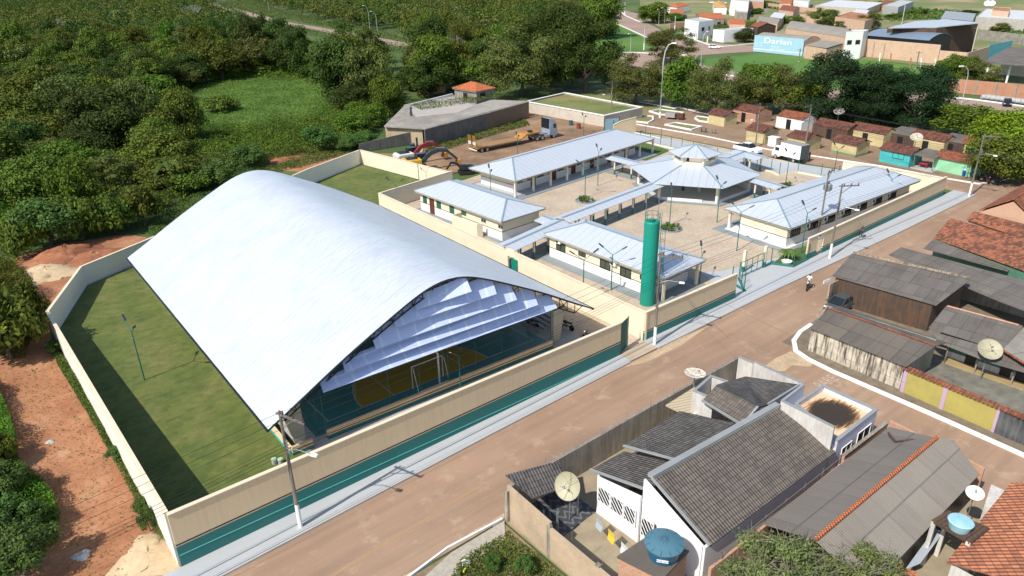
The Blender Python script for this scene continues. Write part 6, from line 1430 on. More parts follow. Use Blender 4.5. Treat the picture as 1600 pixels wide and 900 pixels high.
# ================================================================ shacks east of the side street
def shack(name, label, corners, z, mat, wall, wl=None, th=.06, ridge=None):
    """corners px; z list or number; walls follow the outline, set in a little"""
    zs = [z]*len(corners) if isinstance(z, (int, float)) else z
    pts = [P(x, y, zz) for (x, y), zz in zip(corners, zs)]; cen = sum((V(*p) for p in pts), V(0, 0, 0))/len(pts)
    t = thing(name, label, 'shack', V(cen.x, cen.y, 0)); b = MB()
    b.slab(pts, th); rf = b.build('roof', mat, t)
    if wall is not None:
        b = MB(); inn = [p+(cen-p).normalized()*.45 for p in pts]; strip(b, [tuple(p[:2]) for p in inn], 0, [p.z-th-.12 for p in inn], .12, closed=True); b.build('wall', wall, t)
    if ridge: b = MB(); b.tube([pts[ridge[0]]+V(0, 0, .04), pts[ridge[1]]+V(0, 0, .04)], .1, 7); b.build('ridge_tiles', M_clay, rf)
    return t, pts
s, _ = shack('wooden_shack', 'dark plank shack with a big grey corrugated roof beside the street', [(1300, 431), (1331, 396), (1516, 437), (1463, 477)], [3.0, 3.7, 3.7, 3.0], M_fibro, M_wood)
b = MB(); b.beam(P(1333, 394, 3.9), P(1515, 434, 3.9), .18, .16); b.build('ridge_beam', M_palewood, s)
b = MB(); a_ = P(1310, 470, 0); q = P(1308, 474); b.box((66.2, 31.0, 1.35), (1.6, .14, 2.7)); b.build('pale_corner', M_palewood, s)
b = MB(); b.box((65.8, 31.55, 2.75), (1.0, .05, .35), rz=-.15); b.build('sign_board', M_whitep, s)
shack('long_shack', 'long dark grey roof lying behind the plank shack, over a brick and plaster wall', [(1389, 398), (1408, 386), (1640, 449), (1640, 500), (1560, 470)], [2.7, 3.2, 3.2, 2.7, 2.7], M_fibro, None)
t = thing('garden_wall', 'old plastered wall with a row of bare bricks under the long dark roof', 'wall', P(1550, 480)); b = MB(); a, c = P(1500, 468), P(1625, 505); strip(b, [tuple(a[:2]), tuple(c[:2])], 0, 1.9, .2); b.build('plaster', M_oldwall, t); b = MB(); strip(b, [tuple(a[:2]), tuple(c[:2])], 1.9, 2.35, .22); b.build('bricks', M_brick, t)
# stained white wall shack
t = thing('corner_shack', 'corner shack with a patched grey roof and a streaked black and white wall', 'shack', (58, 23.5, 0))
e0, e1 = P(1265, 512, 2.45), P(1416, 573, 2.45); r0, r1 = P(1294, 482, 3.3), P(1461, 541, 3.3); k0, k1 = P(1312, 478, 2.7), P(1479, 535, 2.7)
M_patched = ribbed('patched_dark_roof', (.115, .10, .088), (.055, .048, .042), period=1.1, rough=.92, metal=0, rib=.18, patch=(.20, .165, .115), dirt=.5, seam=.4, rows=2.0)
b = MB(); b.slab([e0, e1, r1, r0], .06); b.slab([r0, r1, k1, k0], .06); rf = b.build('roof', M_patched, t); b = MB(); b.tube([r0+V(0, 0, .03), r1+V(0, 0, .03)], .1, 7); b.build('ridge_tiles', M_clay, rf)
b = MB(); w0, w1 = V(56.35, 27.6, 0), V(55.95, 19.3, 0); strip(b, [tuple(w0[:2]), tuple(w1[:2])], 0, 2.3, .16); b.build('stained_wall', paint('streaked_white_wall', (.62, .56, .44), dirt=.3, dirtcol=(.045, .035, .025), scale=1.5, streak=.95), t)
b = MB(); strip(b, [tuple(w0[:2]), (60.2, 28.4), (61, 19.2), tuple(w1[:2])], 0, [2.3, 3.0, 2.9, 2.3], .14); b.build('wall', M_oldwall, t)
# turquoise wall shack with porch
s, _ = shack('porch_house', 'shack with a turquoise and white wall behind posts, under a patched grey roof', [(1478, 478), (1598, 509), (1567, 548), (1480, 521), (1451, 512)], [3.3, 3.3, 2.6, 2.6, 2.6], M_fibro, None)
b = MB(); b.tube([P(1480, 478, 3.34), P(1592, 508, 3.34)], .08, 6); b.build('ridge_tiles', M_brick, s)
b = MB(); b.slab([P(1450, 516, 2.55), P(1567, 549, 2.55), P(1605, 560, 2.55), P(1612, 585, 2.15), P(1546, 566, 2.15), P(1471, 537, 2.15)], .05); b.build('porch_roof', M_fibro, s)
a, c = P(1470, 562), P(1600, 606); d = (c-a).normalized(); n = V(-d.y, d.x, 0)
if n.x < 0: n = -n
p0 = P(1476, 561)+n*.2; p1 = P(1605, 605)+n*.2
b = MB(); strip(b, [tuple(p0[:2]), tuple(p1[:2])], .8, 2.3, .15); b.build('upper_wall', paint('green_boards', (.03, .16, .15), dirt=.3, streak=.3), s)
b = MB(); strip(b, [tuple(p0[:2]), tuple(p1[:2])], 0, .8, .16); b.build('lower_wall', M_dirtyw, s)
for k in (.3, .72, .9): b = MB(); q = p0.lerp(p1, k)-n*.1; b.box(q+V(0, 0, .95), (.12, .8, 1.9), rz=math.atan2(n.y, n.x)); b.build('door', M_dark, s)
b = MB(); q0, q1 = p0-n*1.3, p1-n*1.3; b.prism([p0, p1, q1, q0], .1, .25); b.build('porch_floor', paint('ochre_dirt_floor', (.38, .28, .14), dirt=.3), s)
for k in (.05, .42, .85): b = MB(); q = q0.lerp(q1, k); b.tube([q, q+V(0, 0, 2.15)], .06, 7); b.build('post', M_palewood, s)
b = MB(); b.lathe([(.35, -.04), (.35, .04)], p0.lerp(p1, .28)-n*.15+V(0, 0, 1.75), 16, axis=n); tag(b.build('red_basin', MATS['red_plastic']), 'red basin hanging on the turquoise wall of the porch house', 'basin')
shack('side_shack', 'grey plank roofed shack with orange ridge tiles at the right edge beyond the dish', [(1566, 547), (1600, 512), (1650, 530), (1650, 600)], [2.9, 2.9, 2.9, 2.5], M_fibro_l, None, ridge=(0, 3))
sheet('mouldy_yard', pix([(1440, 580), (1470, 556), (1640, 615), (1640, 650), (1560, 640)], 0), .14, paint('mouldy_concrete', (.20, .19, .15), rough=.9, dirt=.45, scale=1, dirtcol=(.06, .06, .05)))
# yellow wall
t = thing('yellow_wall', 'mustard yellow wall with lilac pillars and a clay tile coping', 'wall', (55.5, 15, 0))
pts = [(55.75, 19.15), (55.3, 12.2)]; b = MB(); strip(b, pts, 0, 2.15, .16); b.build('wall', paint('mustard_paint', (.40, .34, .09), dirt=.25, dirtcol=(.24, .20, .08), scale=1), t)
for k in (0, .45, 1): b = MB(); x = 55.75-.45*k; y = 19.0-6.9*k; b.box((x-.04, y, 1.1), (.22, .3, 2.2)); b.build('pillar', paint('lilac_paint', (.46, .33, .44), dirt=.15), t)
b = MB()
for k in range(44):
    y = 19.2-k*.3; x = 55.75-.065*(19.2-y); b.beam((x-.28, y, 2.2), (x+.28, y, 2.34), .24, .05)
b.build('tile_coping', M_clay, t)
t = thing('sheet_gate', 'dark sheet metal gate at the right end of the yellow wall', 'gate', (55.1, 9.5, 0)); b = MB(); b.box((55.15, 9.6, 1.1), (.06, 4.9, 2.1)); b.build('leaf', paint('black_gate', (.025, .03, .035), rough=.4, dirt=.3, dirtcol=(.2, .2, .2), streak=.3), t); b = MB(); b.box((55.2, 9.6, 2.2), (.2, 5, .12)); b.build('lintel', M_clay, t)

# ================================================================ orange roofs at the right edge
t = thing('tiled_house', 'long house with a worn orange tile roof and grey porch roof by the street', 'house', (87, 26, 0))
b = MB(); b.slab([P(1485, 341, 3.9), P(1459, 371, 3.0), P(1640, 437, 3.0), P(1640, 384, 3.9)], .1); b.build('roof', tiles('worn_orange_tiles', (.42, .15, .065), (.30, .10, .05), (.05, .032, .025), du=.24, dv=.4, mould_amt=.7), t)
b = MB(); b.slab([P(1459, 373, 2.85), P(1443, 388, 2.5), P(1575, 424, 2.5), P(1590, 405, 2.85)], .06); b.build('porch_roof', M_fibro, t)
b = MB(); strip(b, [tuple((P(1463, 374, 2.8))[:2]), tuple(P(1640, 440, 2.8)[:2])], 0, 2.7, .15); b.build('wall', paint('green_house_wall', (.09, .22, .15), dirt=.3), t)
t = thing('tiled_house', 'second orange tile roof behind the long one at the right edge', 'house', (92, 28, 0))
b = MB(); b.slab([P(1522, 330, 4.3), P(1511, 342, 3.8), P(1640, 386, 3.8), P(1640, 360, 4.3)], .1); b.build('roof', MATS['worn_orange_tiles'], t); b = MB(); strip(b, [tuple(P(1514, 344, 3.6)[:2]), tuple(P(1640, 388, 3.6)[:2])], 0, 3.6, .15); b.build('wall', M_brick, t)
house('tiled_house', 'gabled orange tile roof with a pinkish gable wall at the right edge', 'house', (P(1530, 328, 4.5), P(1625, 352, 4.5), P(1700, 300, 4.5)), 4.5, 'gable', 2.2, .3, M_clay, paint('pinkish_wall', (.52, .33, .22), dirt=.15), ridge_axis=1)
# weeds lot rubbish
b = MB(); p = P(729, 882, .1); b.poly([p+V(-.3, 0, 0), p+V(.3, -.1, .02), p+V(.25, .35, .2), p+V(-.2, .3, .25), p+V(0, .1, .3)], [(0, 1, 4), (1, 2, 4), (2, 3, 4), (3, 0, 4)]); tag(b.build('plastic_bag', M_whitep), 'crumpled white plastic bag in the weeds of the corner lot', 'bag')
b = MB(); p = P(726, 893, .1); b.box(p+V(0, 0, .1), (.35, .12, .12), rz=.5); tag(b.build('bottle', plain('yellow_plastic', (.7, .6, .03), .4), bevel=.03), 'small yellow bottle in the weeds below the white bag', 'bottle')
# ================================================================ power poles and street lamps
M_pole = paint('weathered_pole_concrete', (.23, .20, .17), dirt=.35, dirtcol=(.06, .05, .04), streak=.5)
WIRES = {}
def upole(px, py, label, h=9.2, white=1.9, az=0, lampdir=None, transformer=False, r=.12, cross=True, group='concrete power poles along the street', lean=(0, 0)):
    p = P(px, py, .05); t = thing('power_pole', label, 'power pole', p, group)
    top = p+V(lean[0], lean[1], h)
    b = MB(); b.tube([p, p.lerp(top, white/h)], [r*1.25, r*1.15], 8); b.build('whitewashed_foot', M_whitep, t)
    b = MB(); b.tube([p.lerp(top, white/h), top], [r*1.14, r*.7], 8); b.build('shaft', M_pole, t)
    d = V(math.cos(az), math.sin(az), 0)
    ends = []
    if cross:
        a = MB(); c = top-V(0, 0, .25); a.beam(c-d*.3, c+d*2.0, .1, .12); a.beam(c+d*1.2, c-V(0, 0, .9), .05); cr = a.build('crossarm', M_wood if False else M_pole, t)
        for k in (.25, 1.1, 1.9): b = MB(); b.lathe([(.04, 0), (.08, .1), (.05, .16), (.07, .24)], c+d*k+V(0, 0, .06), 8); b.build('insulator', plain('insulator_brown', (.10, .05, .035), .3), cr); ends.append(c+d*k+V(0, 0, .3))
        a = MB(); c2 = top-V(0, 0, 2.2)
        for k in range(4): a.lathe([(.05, 0), (.08, .06), (.05, .12)], c2-V(0, 0, k*.25)+d*.18, 7)
        a.box(c2-V(0, 0, .35)+d*.1, (.06, .06, 1.1)); a.build('low_voltage_rack', M_grey, t)
    low = [top-V(0, 0, 2.15+.25*k)+d*.2 for k in range(4)]
    if lampdir is not None:
        u = V(math.cos(lampdir), math.sin(lampdir), 0); q = top-V(0, 0, 2.9); a = MB(); a.tube([q, q+u*.8+V(0, 0, .3), q+u*1.8+V(0, 0, .25)], .03, 6); ar = a.build('lamp_arm', M_grey, t)
        b = MB(); b.box(q+u*2.0+V(0, 0, .2), (.5, .25, .16), rz=lampdir); b.build('lamp_head', M_whitep, ar, bevel=.05)
    if transformer:
        q = top-V(0, 0, 2.6)+d*.6; b = MB(); b.lathe([(.36, 0), (.4, .05), (.4, .85), (.34, .92)], q, 16); tr = b.build('transformer', paint('transformer_grey', (.28, .31, .33), dirt=.2), t)
        b = MB()
        for k in range(12): a_ = k*math.pi/6; b.box(q+V(.46*math.cos(a_), .46*math.sin(a_), .45), (.12, .03, .6), rz=a_)
        for k in range(3): b.lathe([(.03, 0), (.06, .08), (.03, .3)], q+V(-.2+.2*k, 0, .92), 7)
        b.build('cooling_fins', M_grey, tr)
    WIRES[(px, py)] = (ends, low, top)
    return t
upole(470, 824, 'dark power pole with whitewashed foot in front of the court lawn corner', 8.9, 1.9, R_(-70), R_(-60))
upole(1022.5, 539, 'power pole with whitewashed foot beside the water tower street wall', 9.2, 1.9, R_(-65), R_(-55))
upole(1296, 404, 'power pole with crossarm and whitewashed foot before the street side classrooms', 9.0, 1.9, R_(-35), R_(-75))
upole(1514, 307, 'power pole with whitewashed foot at the far street corner', 9.0, 2.0, R_(-65), R_(-90))
upole(1278, 372, 'power pole carrying a round grey transformer inside the school wall', 8.6, .3, R_(10), None, True, group='concrete power poles along the street')
upole(1180, 230, 'power pole behind the white pickup at the market kerb', 8.0, .2, R_(180), R_(180), group='power poles of the back street')
upole(1257, 238, 'power pole with a white foot between the box truck and the walking person', 8.4, 1.6, R_(180), R_(180), group='power poles of the back street')
upole(955, 185, 'dark power pole beside the blue gate of the yard', 8.0, .2, R_(180), R_(160), group='power poles of the back street')
def wire(name, label, spans, n=8, r=.012, sag=.5):
    b = MB()
    for a, c in spans:
        L = (c-a).length; s = sag*L/40; b.tube([a.lerp(c, i/n)-V(0, 0, 4*s*(i/n)*(1-i/n)) for i in range(n+1)], r, 4, caps=False)
    return tag(b.build(name, M_dark), label, 'power line')
def link(k1, k2): 
    a, c = WIRES[k1], WIRES[k2]; return list(zip(a[0], c[0]))+list(zip(a[1], c[1]))
off = V(-70, -2, 0)
w0 = WIRES[(470, 824)]
sp = [(e+off, e) for e in w0[0]+w0[1]]
wire('power_lines', 'thin power lines strung between the poles along the street', sp+link((470, 824), (1022.5, 539))+link((1022.5, 539), (1296, 404))+link((1296, 404), (1514, 307))+[(e, e+V(60, 3, 0)) for e in WIRES[(1514, 307)][0]], r=.013)
w1 = WIRES[(1514, 307)]
wire('power_lines', 'bundle of power lines over the market roofs along the back street', [(x, y) for x, y in zip(w1[1], WIRES[(1257, 238)][1])]+link((1257, 238), (1180, 230))+link((1180, 230), (955, 185))+[(e, e+V(-6, 60, 0)) for e in WIRES[(955, 185)][1]]+[(w1[0][k], WIRES[(1257, 238)][0][k]) for k in range(3)]+[(e, e+V(8, -60, 0)) for e in w1[1]], r=.02, sag=.8)
wire('power_lines', 'service wires hanging from the tower pole across the street to the yard', [(WIRES[(1022.5, 539)][2]-V(0, 0, 1.5), P(1420/1, 0+600, 3)), (WIRES[(1022.5, 539)][2]-V(0, 0, 1.2), V(45, 28.6, 5.0)), (WIRES[(1296, 404)][2]-V(0, 0, 1.2), V(75, 30.5, 3.8))], r=.011, sag=1)
def slamp(px, py, label, h, az, arm=2.0, white=0, r=.12, double=False, group='curved street lamps'):
    p = P(px, py); t = thing('street_lamp', label, 'street lamp', p, group); d = V(math.cos(az), math.sin(az), 0)
    pm = plain('lamp_grey', (.45, .46, .46), .45, .2)
    b = MB(); b.tube([p, p+V(0, 0, h*.75), p+V(0, 0, h*.88)+d*arm*.15, p+V(0, 0, h*.97)+d*arm*.5, p+V(0, 0, h)+d*arm], [r, r*.8, r*.7, r*.6, r*.5], 7); b.build('pole', pm, t)
    if white: b = MB(); b.tube([p, p+V(0, 0, white)], r*1.15, 8); b.build('whitewashed_foot', M_whitep, t)
    b = MB(); b.box(p+V(0, 0, h)+d*(arm+.4), (1.0, .4, .2), rz=az); b.build('lamp_head', M_whitep, t)
slamp(1031, 184, 'very tall street lamp rising from the plaza planter', HT((1031, 184), (1046, 67)), R_(-60), 1.6, 1.2, .2)
for x, y, ty, az, lab in ((591, 63, 17, 180, 'right of the two far street lamps by the white car'), (579, 56, 8, 180, 'left of the two far street lamps by the white car'), (421, 20, 0, 180, 'far street lamp at the top edge left of the two by the white car'), (985, 81, 52, 200, 'curved street lamp on the triangular lawn'), (1095, 100, 50, 0, 'pale curved lamp between the trees right of the avenue'), (1087, 75, 48, 160, 'curved lamp by the white car at the roundabout'), (1502, 163, 102, 150, 'grey curved street lamp by the avenue near the workshop'), (855, 96, 44, 0, 'lamp head emerging above the big trees'), (1038, 38, 12, 170, 'lamp beside the dark round tree at the far bend'), (1029, 39, 14, 200, 'lamp in front of the dark round tree at the far bend')):
    slamp(x, y, lab, min(14, HT((x, y), (x, ty))), R_(az), 1.8)
for x, y, ty, lab, wf in ((1006, 78, 42, 'thin white footed pole on the triangular lawn', 3), (1054, 49, 25, 'white footed pole by the brick garden wall', 2.5), (1105, 67, 40, 'dark pole at the white club house', 2.5), (1248, 96, 76, 'dark power pole in front of the sky blue wall', .1), (1515-84, 107, 80, 'thin dark pole before the long brick wall', .1), (976, 24, 3, 'far pole at the bend of the boulevard', 2), (1516, 92, 42, 'tall pale post at the corner of the brick wall', .1), (1409, 37, 8, 'white post in the far grass behind the warehouse', .1), (1024, 76, 56, 'short white footed post near the road kerb', 3)):
    p = P(x, y); h = HT((x, y), (x, ty)); t = thing('power_pole', lab, 'power pole', p, 'far poles'); b = MB(); b.tube([p+V(0, 0, wf), p+V(0, 0, h)], .16, 6); b.build('shaft', M_pole if x in (1105, 1248, 1431) else plain('pale_pole', (.5, .48, .44), .7), t); b = MB(); b.tube([p, p+V(0, 0, wf)], .24, 7); b.build('foot', M_whitep, t)
    b = MB(); b.beam(p+V(-.7, .7, h-.4), p+V(.7, -.7, h-.4), .12); b.build('crossarm', M_pole, t)

# ================================================================ vehicles
M_tyre = plain('tyre_rubber', (.012, .012, .012), .85); M_rim = plain('rim_metal', (.5, .5, .5), .35, .7)
M_carglass = plain('car_glass', (.015, .02, .025), .05)
M_hl = plain('headlight_glass', (.7, .72, .72), .1); M_tl = plain('tail_light_red', (.4, .01, .01), .2)
def wheel(t, c, r, w, ay, rim=M_rim):
    """ay: axle direction"""
    b = MB(); b.lathe([(r*.6, -w/2), (r*.95, -w/2), (r, -w*.3), (r, w*.3), (r*.95, w/2), (r*.6, w/2)], c, 18, axis=ay); o = b.build('wheel', M_tyre, t)
    b = MB(); b.lathe([(r*.62, -w/2-.01), (r*.62, w/2+.01)], c, 14, axis=ay); b.build('rim', rim, o)
def loft(b, secs, close=True):
    """secs: list of point rings with equal counts"""
    n = len(secs[0]); base = len(b.v)
    for s in secs: b.v += [tuple(p) for p in s]
    for i in range(len(secs)-1):
        for j in range(n): b.f.append((base+i*n+j, base+i*n+(j+1) % n, base+(i+1)*n+(j+1) % n, base+(i+1)*n+j)); b.mi.append(b.m)
    b.f.append(tuple(base+j for j in reversed(range(n)))); b.mi.append(b.m); b.f.append(tuple(base+(len(secs)-1)*n+j for j in range(n))); b.mi.append(b.m)
def ring(x, w, z0, z1, ins=.12):
    """body cross section at x: width w, from z0 to z1, upper edge pulled in"""
    return [V(x, -w/2, z0), V(x, w/2, z0), V(x, w/2*1.0, z0+(z1-z0)*.55), V(x, w/2-ins, z1), V(x, -w/2+ins, z1), V(x, -w/2, z0+(z1-z0)*.55)]
def car(label, p, rz, paintm, kind='hatch', L=4.1, group=None, cat='car', name='parked_car'):
    """front towards +x of its own frame"""
    t = thing(name, label, cat, (0, 0, 0), group); W_ = 1.7
    f, r = L/2, -L/2
    b = MB(); hood = .92
    if kind == 'pickup':
        loft(b, [ring(r, 1.7, .5, .98, .04), ring(r+.1, 1.78, .42, 1.02, .04), ring(-.5, 1.8, .38, 1.04, .05), ring(.9, 1.8, .38, 1.08, .1), ring(f-.25, 1.74, .42, 1.0, .15), ring(f, 1.5, .5, .85, .15)])
    else:
        loft(b, [ring(r, 1.5, .45, .85, .1), ring(r+.18, 1.66, .35, .98, .12), ring(-.6, 1.7, .3, .98, .1), ring(.7, 1.7, .3, .95, .1), ring(f-.3, 1.62, .34, .82, .14), ring(f, 1.4, .4, .68, .14)])
    body = b.build('body', paintm, t, smooth=False, bevel=.04)
    b = MB()
    if kind == 'pickup': cab = [ring(-.75, 1.66, 1.02, 1.06, .05), ring(-.62, 1.62, 1.02, 1.70, .14), ring(.55, 1.62, 1.02, 1.74, .16), ring(1.25, 1.6, 1.02, 1.10, .1)]
    elif kind == 'sedan': cab = [ring(-1.5, 1.5, .95, .99, .05), ring(-.9, 1.5, .95, 1.42, .18), ring(.2, 1.5, .95, 1.44, .18), ring(1.05, 1.5, .9, .97, .1)]
    else: cab = [ring(r+.12, 1.5, .95, 1.0, .05), ring(r+.45, 1.5, .95, 1.42, .18), ring(.15, 1.5, .95, 1.46, .18), ring(.95, 1.5, .92, .97, .1)]
    loft(b, cab); gl = b.build('windows', M_carglass, t, bevel=.03)
    xs = [s[0].x for s in cab]; zt = cab[1][3].z
    b = MB(); b.box(((xs[1]+xs[2])/2, 0, zt+.02), (xs[2]-xs[1]+.12, 1.28, .05))
    for s in (-1, 1):
        for x0, x1 in ((xs[0], xs[1]), (xs[3], xs[2])): b.beam((x0, s*.74, 1.0), (x1, s*.62, zt), .07)
        b.beam(((xs[1]+xs[2])/2, s*.77, 1.0), ((xs[1]+xs[2])/2, s*.66, zt), .07)
    b.build('roof', paintm, t, bevel=.02)
    if kind == 'pickup':
        b = MB(); b.box((-1.65, 0, 1.06), (1.5, 1.45, .03)); b.build('bed', M_dark, t)
        b = MB(); b.tube([(-.85, -.65, 1.05), (-.9, -.6, 1.6), (-.9, .6, 1.6), (-.85, .65, 1.05)], .04, 6); b.build('roll_bar', M_dark, t)
    for s in (-1, 1):
        b = MB(); b.box((f-.1, s*.55, .7), (.12, .34, .16)); b.build('headlight', M_hl, t, bevel=.02)
        b = MB(); b.box((r+.04, s*.62, .78), (.08, .22, .2)); b.build('tail_light', M_tl, t)
        b = MB(); b.box((.75, s*.95, 1.0), (.12, .18, .13)); b.build('mirror', paintm, t)
    for x in (r+.78, f-.78):
        for s in (-1, 1): wheel(t, V(x, s*.78, .33 if kind != 'pickup' else .38), .33 if kind != 'pickup' else .38, .22, (0, 1, 0))
    b = MB(); b.box((f-.01, 0, .5), (.1, 1.4, .16)); b.box((r+.01, 0, .5), (.1, 1.4, .16)); b.build('bumper', M_dark if kind != 'pickup' else paintm, t, bevel=.02)
    t.location = p; t.rotation_euler = (0, 0, rz); return t
M_carwhite = plain('car_white', (.78, .78, .78), .25); M_carblack = plain('car_dark_blue', (.012, .016, .025), .2)
car('small white car driving on the far road above the forest', P(563, 56), R_(110), M_carwhite, group='cars on the far roads')
car('white hatchback on the avenue beside the roundabout', P(1116, 76), R_(-60), M_carwhite, group='cars on the far roads')
car('dark car parked by the row of grey rings on the avenue', P(1573, 165), R_(200), M_carblack, group='cars on the far roads')
car('white car at the top edge between the far houses', P(1113, 5), R_(-60), M_carwhite, group='cars on the far roads'); car('pale car at the top edge beside the white building', P(1131, 6), R_(-60), M_carwhite, group='cars on the far roads')
car('white double cab pickup with an open black bed, parked on the back street', (P(1146, 233)+P(1190, 243))/2, math.atan2(*(lambda d: (d.y, d.x))(P(1190, 243)-P(1146, 233))), M_carwhite, 'pickup', 5.2, cat='pickup', name='pickup')
car('dark old car poking out behind the pale corner of the plank shack', V(66.1, 30.0, .05), R_(180), plain('silvery_dark_paint', (.10, .12, .13), .3, .4), 'sedan', 3.6, name='parked_car')
# box truck
def boxtruck():
    t = thing('box_truck', 'white box truck parked on the back street near the market huts', 'truck', (0, 0, 0))
    b = MB(); loft(b, [ring(1.35, 1.9, .5, 2.2, .05), ring(1.5, 1.95, .45, 2.3, .08), ring(2.3, 1.95, .45, 2.25, .12), ring(2.9, 1.9, .45, 1.5, .1), ring(3.05, 1.8, .5, 1.2, .1)]); b.build('cab', M_carwhite, t, bevel=.05)
    b = MB(); b.poly([(2.42, -.85, 2.12), (2.42, .85, 2.12), (2.95, .85, 1.45), (2.95, -.85, 1.45)], [(0, 1, 2, 3)]); b.box((1.95, 0, 1.75), (.8, 1.97, .55)); b.build('windows', M_carglass, t)
    b = MB(); b.box((-.85, 0, 1.95), (4.1, 2.2, 2.3)); bx = b.build('cargo_box', M_carwhite, t, bevel=.03)
    b = MB(); b.box((-.85, 0, 3.12), (4.15, 2.25, .04)); b.build('cargo_roof', plain('dusty_grey', (.25, .24, .22), .8), bx)
    b = MB(); b.box((-2.93, 0, 1.95), (.05, 2.2, 2.3)); b.build('rear_door', plain('dark_rear_door', (.07, .09, .09), .6), bx)
    b = MB(); b.box((0, 0, .62), (5.6, .8, .2)); b.build('chassis', M_dark, t)
    for s in (-1, 1):
        for x in (2.1, -1.6): wheel(t, V(x, s*.88, .4), .4, .28, (0, 1, 0))
        b = MB(); b.box((3.04, s*.6, .75), (.08, .3, .2)); b.build('headlight', M_hl, t)
    return t
t = boxtruck(); a, c = P(1252, 257), P(1208, 246); t.location = (a+c)/2+V(.6, 0, 0); d = c-a; t.rotation_euler = (0, 0, math.atan2(d.y, d.x))
# tractor unit + low loader
M_sil = plain('silver_blue_cab', (.33, .38, .47), .3, .3); M_or = paint('machine_orange', (.46, .21, .03), rough=.6, dirt=.4, dirtcol=(.24, .13, .06))
a, c = P(738, 239), P(866, 213); d = (c-a).normalized(); rz = math.atan2(d.y, d.x)
t = thing('semi_truck', 'silver grey tractor unit coupled to the orange low loader in the yard', 'truck', (0, 0, 0))
b = MB(); loft(b, [ring(-1.1, 2.4, 1.0, 3.75, .12), ring(-.9, 2.5, .8, 3.95, .16), ring(.1, 2.5, .55, 3.8, .2), ring(.85, 2.5, .5, 2.9, .15), ring(1.0, 2.45, .5, 1.6, .1)]); b.build('cab', M_sil, t, bevel=.08)
b = MB(); b.poly([(.30, -1.05, 3.45), (.30, 1.05, 3.45), (.93, 1.1, 2.0), (.93, -1.1, 2.0)], [(0, 1, 2, 3)]); b.box((.25, 0, 2.45), (.7, 2.53, .8)); b.build('windows', M_carglass, t)
b = MB(); b.box((-1.15, 0, 3.0), (.1, 2.3, 1.9)); b.build('wind_deflector', M_dark, t)
b = MB(); b.box((-2.6, 0, .95), (5.2, .95, .3)); b.build('chassis', M_grey, t); b = MB(); b.lathe([(.5, 0), (.5, .12)], (-3.4, 0, 1.12), 16); b.build('fifth_wheel', M_dark, t)
b = MB(); b.box((-1.6, 1.1, .75), (1.2, .45, .55)); b.box((-1.6, -1.1, .75), (1.2, .45, .55)); b.build('fuel_tank', M_rim, t, bevel=.06)
for s in (-1, 1):
    for x in (.1, -2.8, -4.1): wheel(t, V(x, s*1.05, .52), .52, .35, (0, 1, 0))
    b = MB(); b.box((1.02, s*.85, .85), (.08, .4, .22)); b.build('headlight', M_hl, t)
t.location = c-d*1.2; t.rotation_euler = (0, 0, rz)
t = thing('low_loader', 'orange low loader trailer with raised rear ramps behind the tractor unit', 'trailer', (0, 0, 0))
b = MB(); b.box((5.2, 0, .95), (9.8, 2.6, .22)); b.box((1.0, 0, .98), (2.2, 2.6, .34)); bd = b.build('deck', paint('dusty_deck', (.34, .18, .06), dirt=.45, dirtcol=(.22, .14, .09), scale=1.5), t)
b = MB(); b.poly([(10.1, -1.2, .9), (10.1, 1.2, .9), (11.6, 1.1, 1.55), (11.6, -1.1, 1.55), (10.1, -1.2, 1.1), (10.1, 1.2, 1.1), (11.5, 1.1, 1.8), (11.5, -1.1, 1.8)], [(0, 1, 2, 3), (7, 6, 5, 4), (0, 3, 7, 4), (1, 5, 6, 2)]); b.box((13.2, 0, 1.65), (3.6, 1.9, .28)); b.build('gooseneck', M_or, t)
b = MB(); b.lathe([(.2, -.15), (.5, -.15), (.5, .15), (.2, .15)], (13.2, 0, 1.95), 16); b.build('spare_wheel', M_tyre, t)
for s in (-1, 1):
    b = MB(); 
    for k in (-.32, .32): b.beam((-.15, s*.75+k, .9), (-.6, s*.75+k, 3.3), .12)
    for k in range(7): b.beam((-.2-.06*k, s*.75-.32, 1.2+.33*k), (-.2-.06*k, s*.75+.32, 1.2+.33*k), .08)
    rp = b.build('ramp', M_or, t); b = MB()
    for k in range(3): b.box((-.48, s*.75-.3+.3*k, 1.85), (.04, .16, .6))
    b.build('striped_board', M_whitep, rp)
    for x in (.9, 2.1): wheel(t, V(x, s*1.05, .45), .45, .32, (0, 1, 0))
b = MB(); b.box((-.35, 0, .62), (.1, 2.6, .14)); b.build('bumper', M_whitep, t)
t.location = a+d*.5; t.rotation_euler = (0, 0, rz)
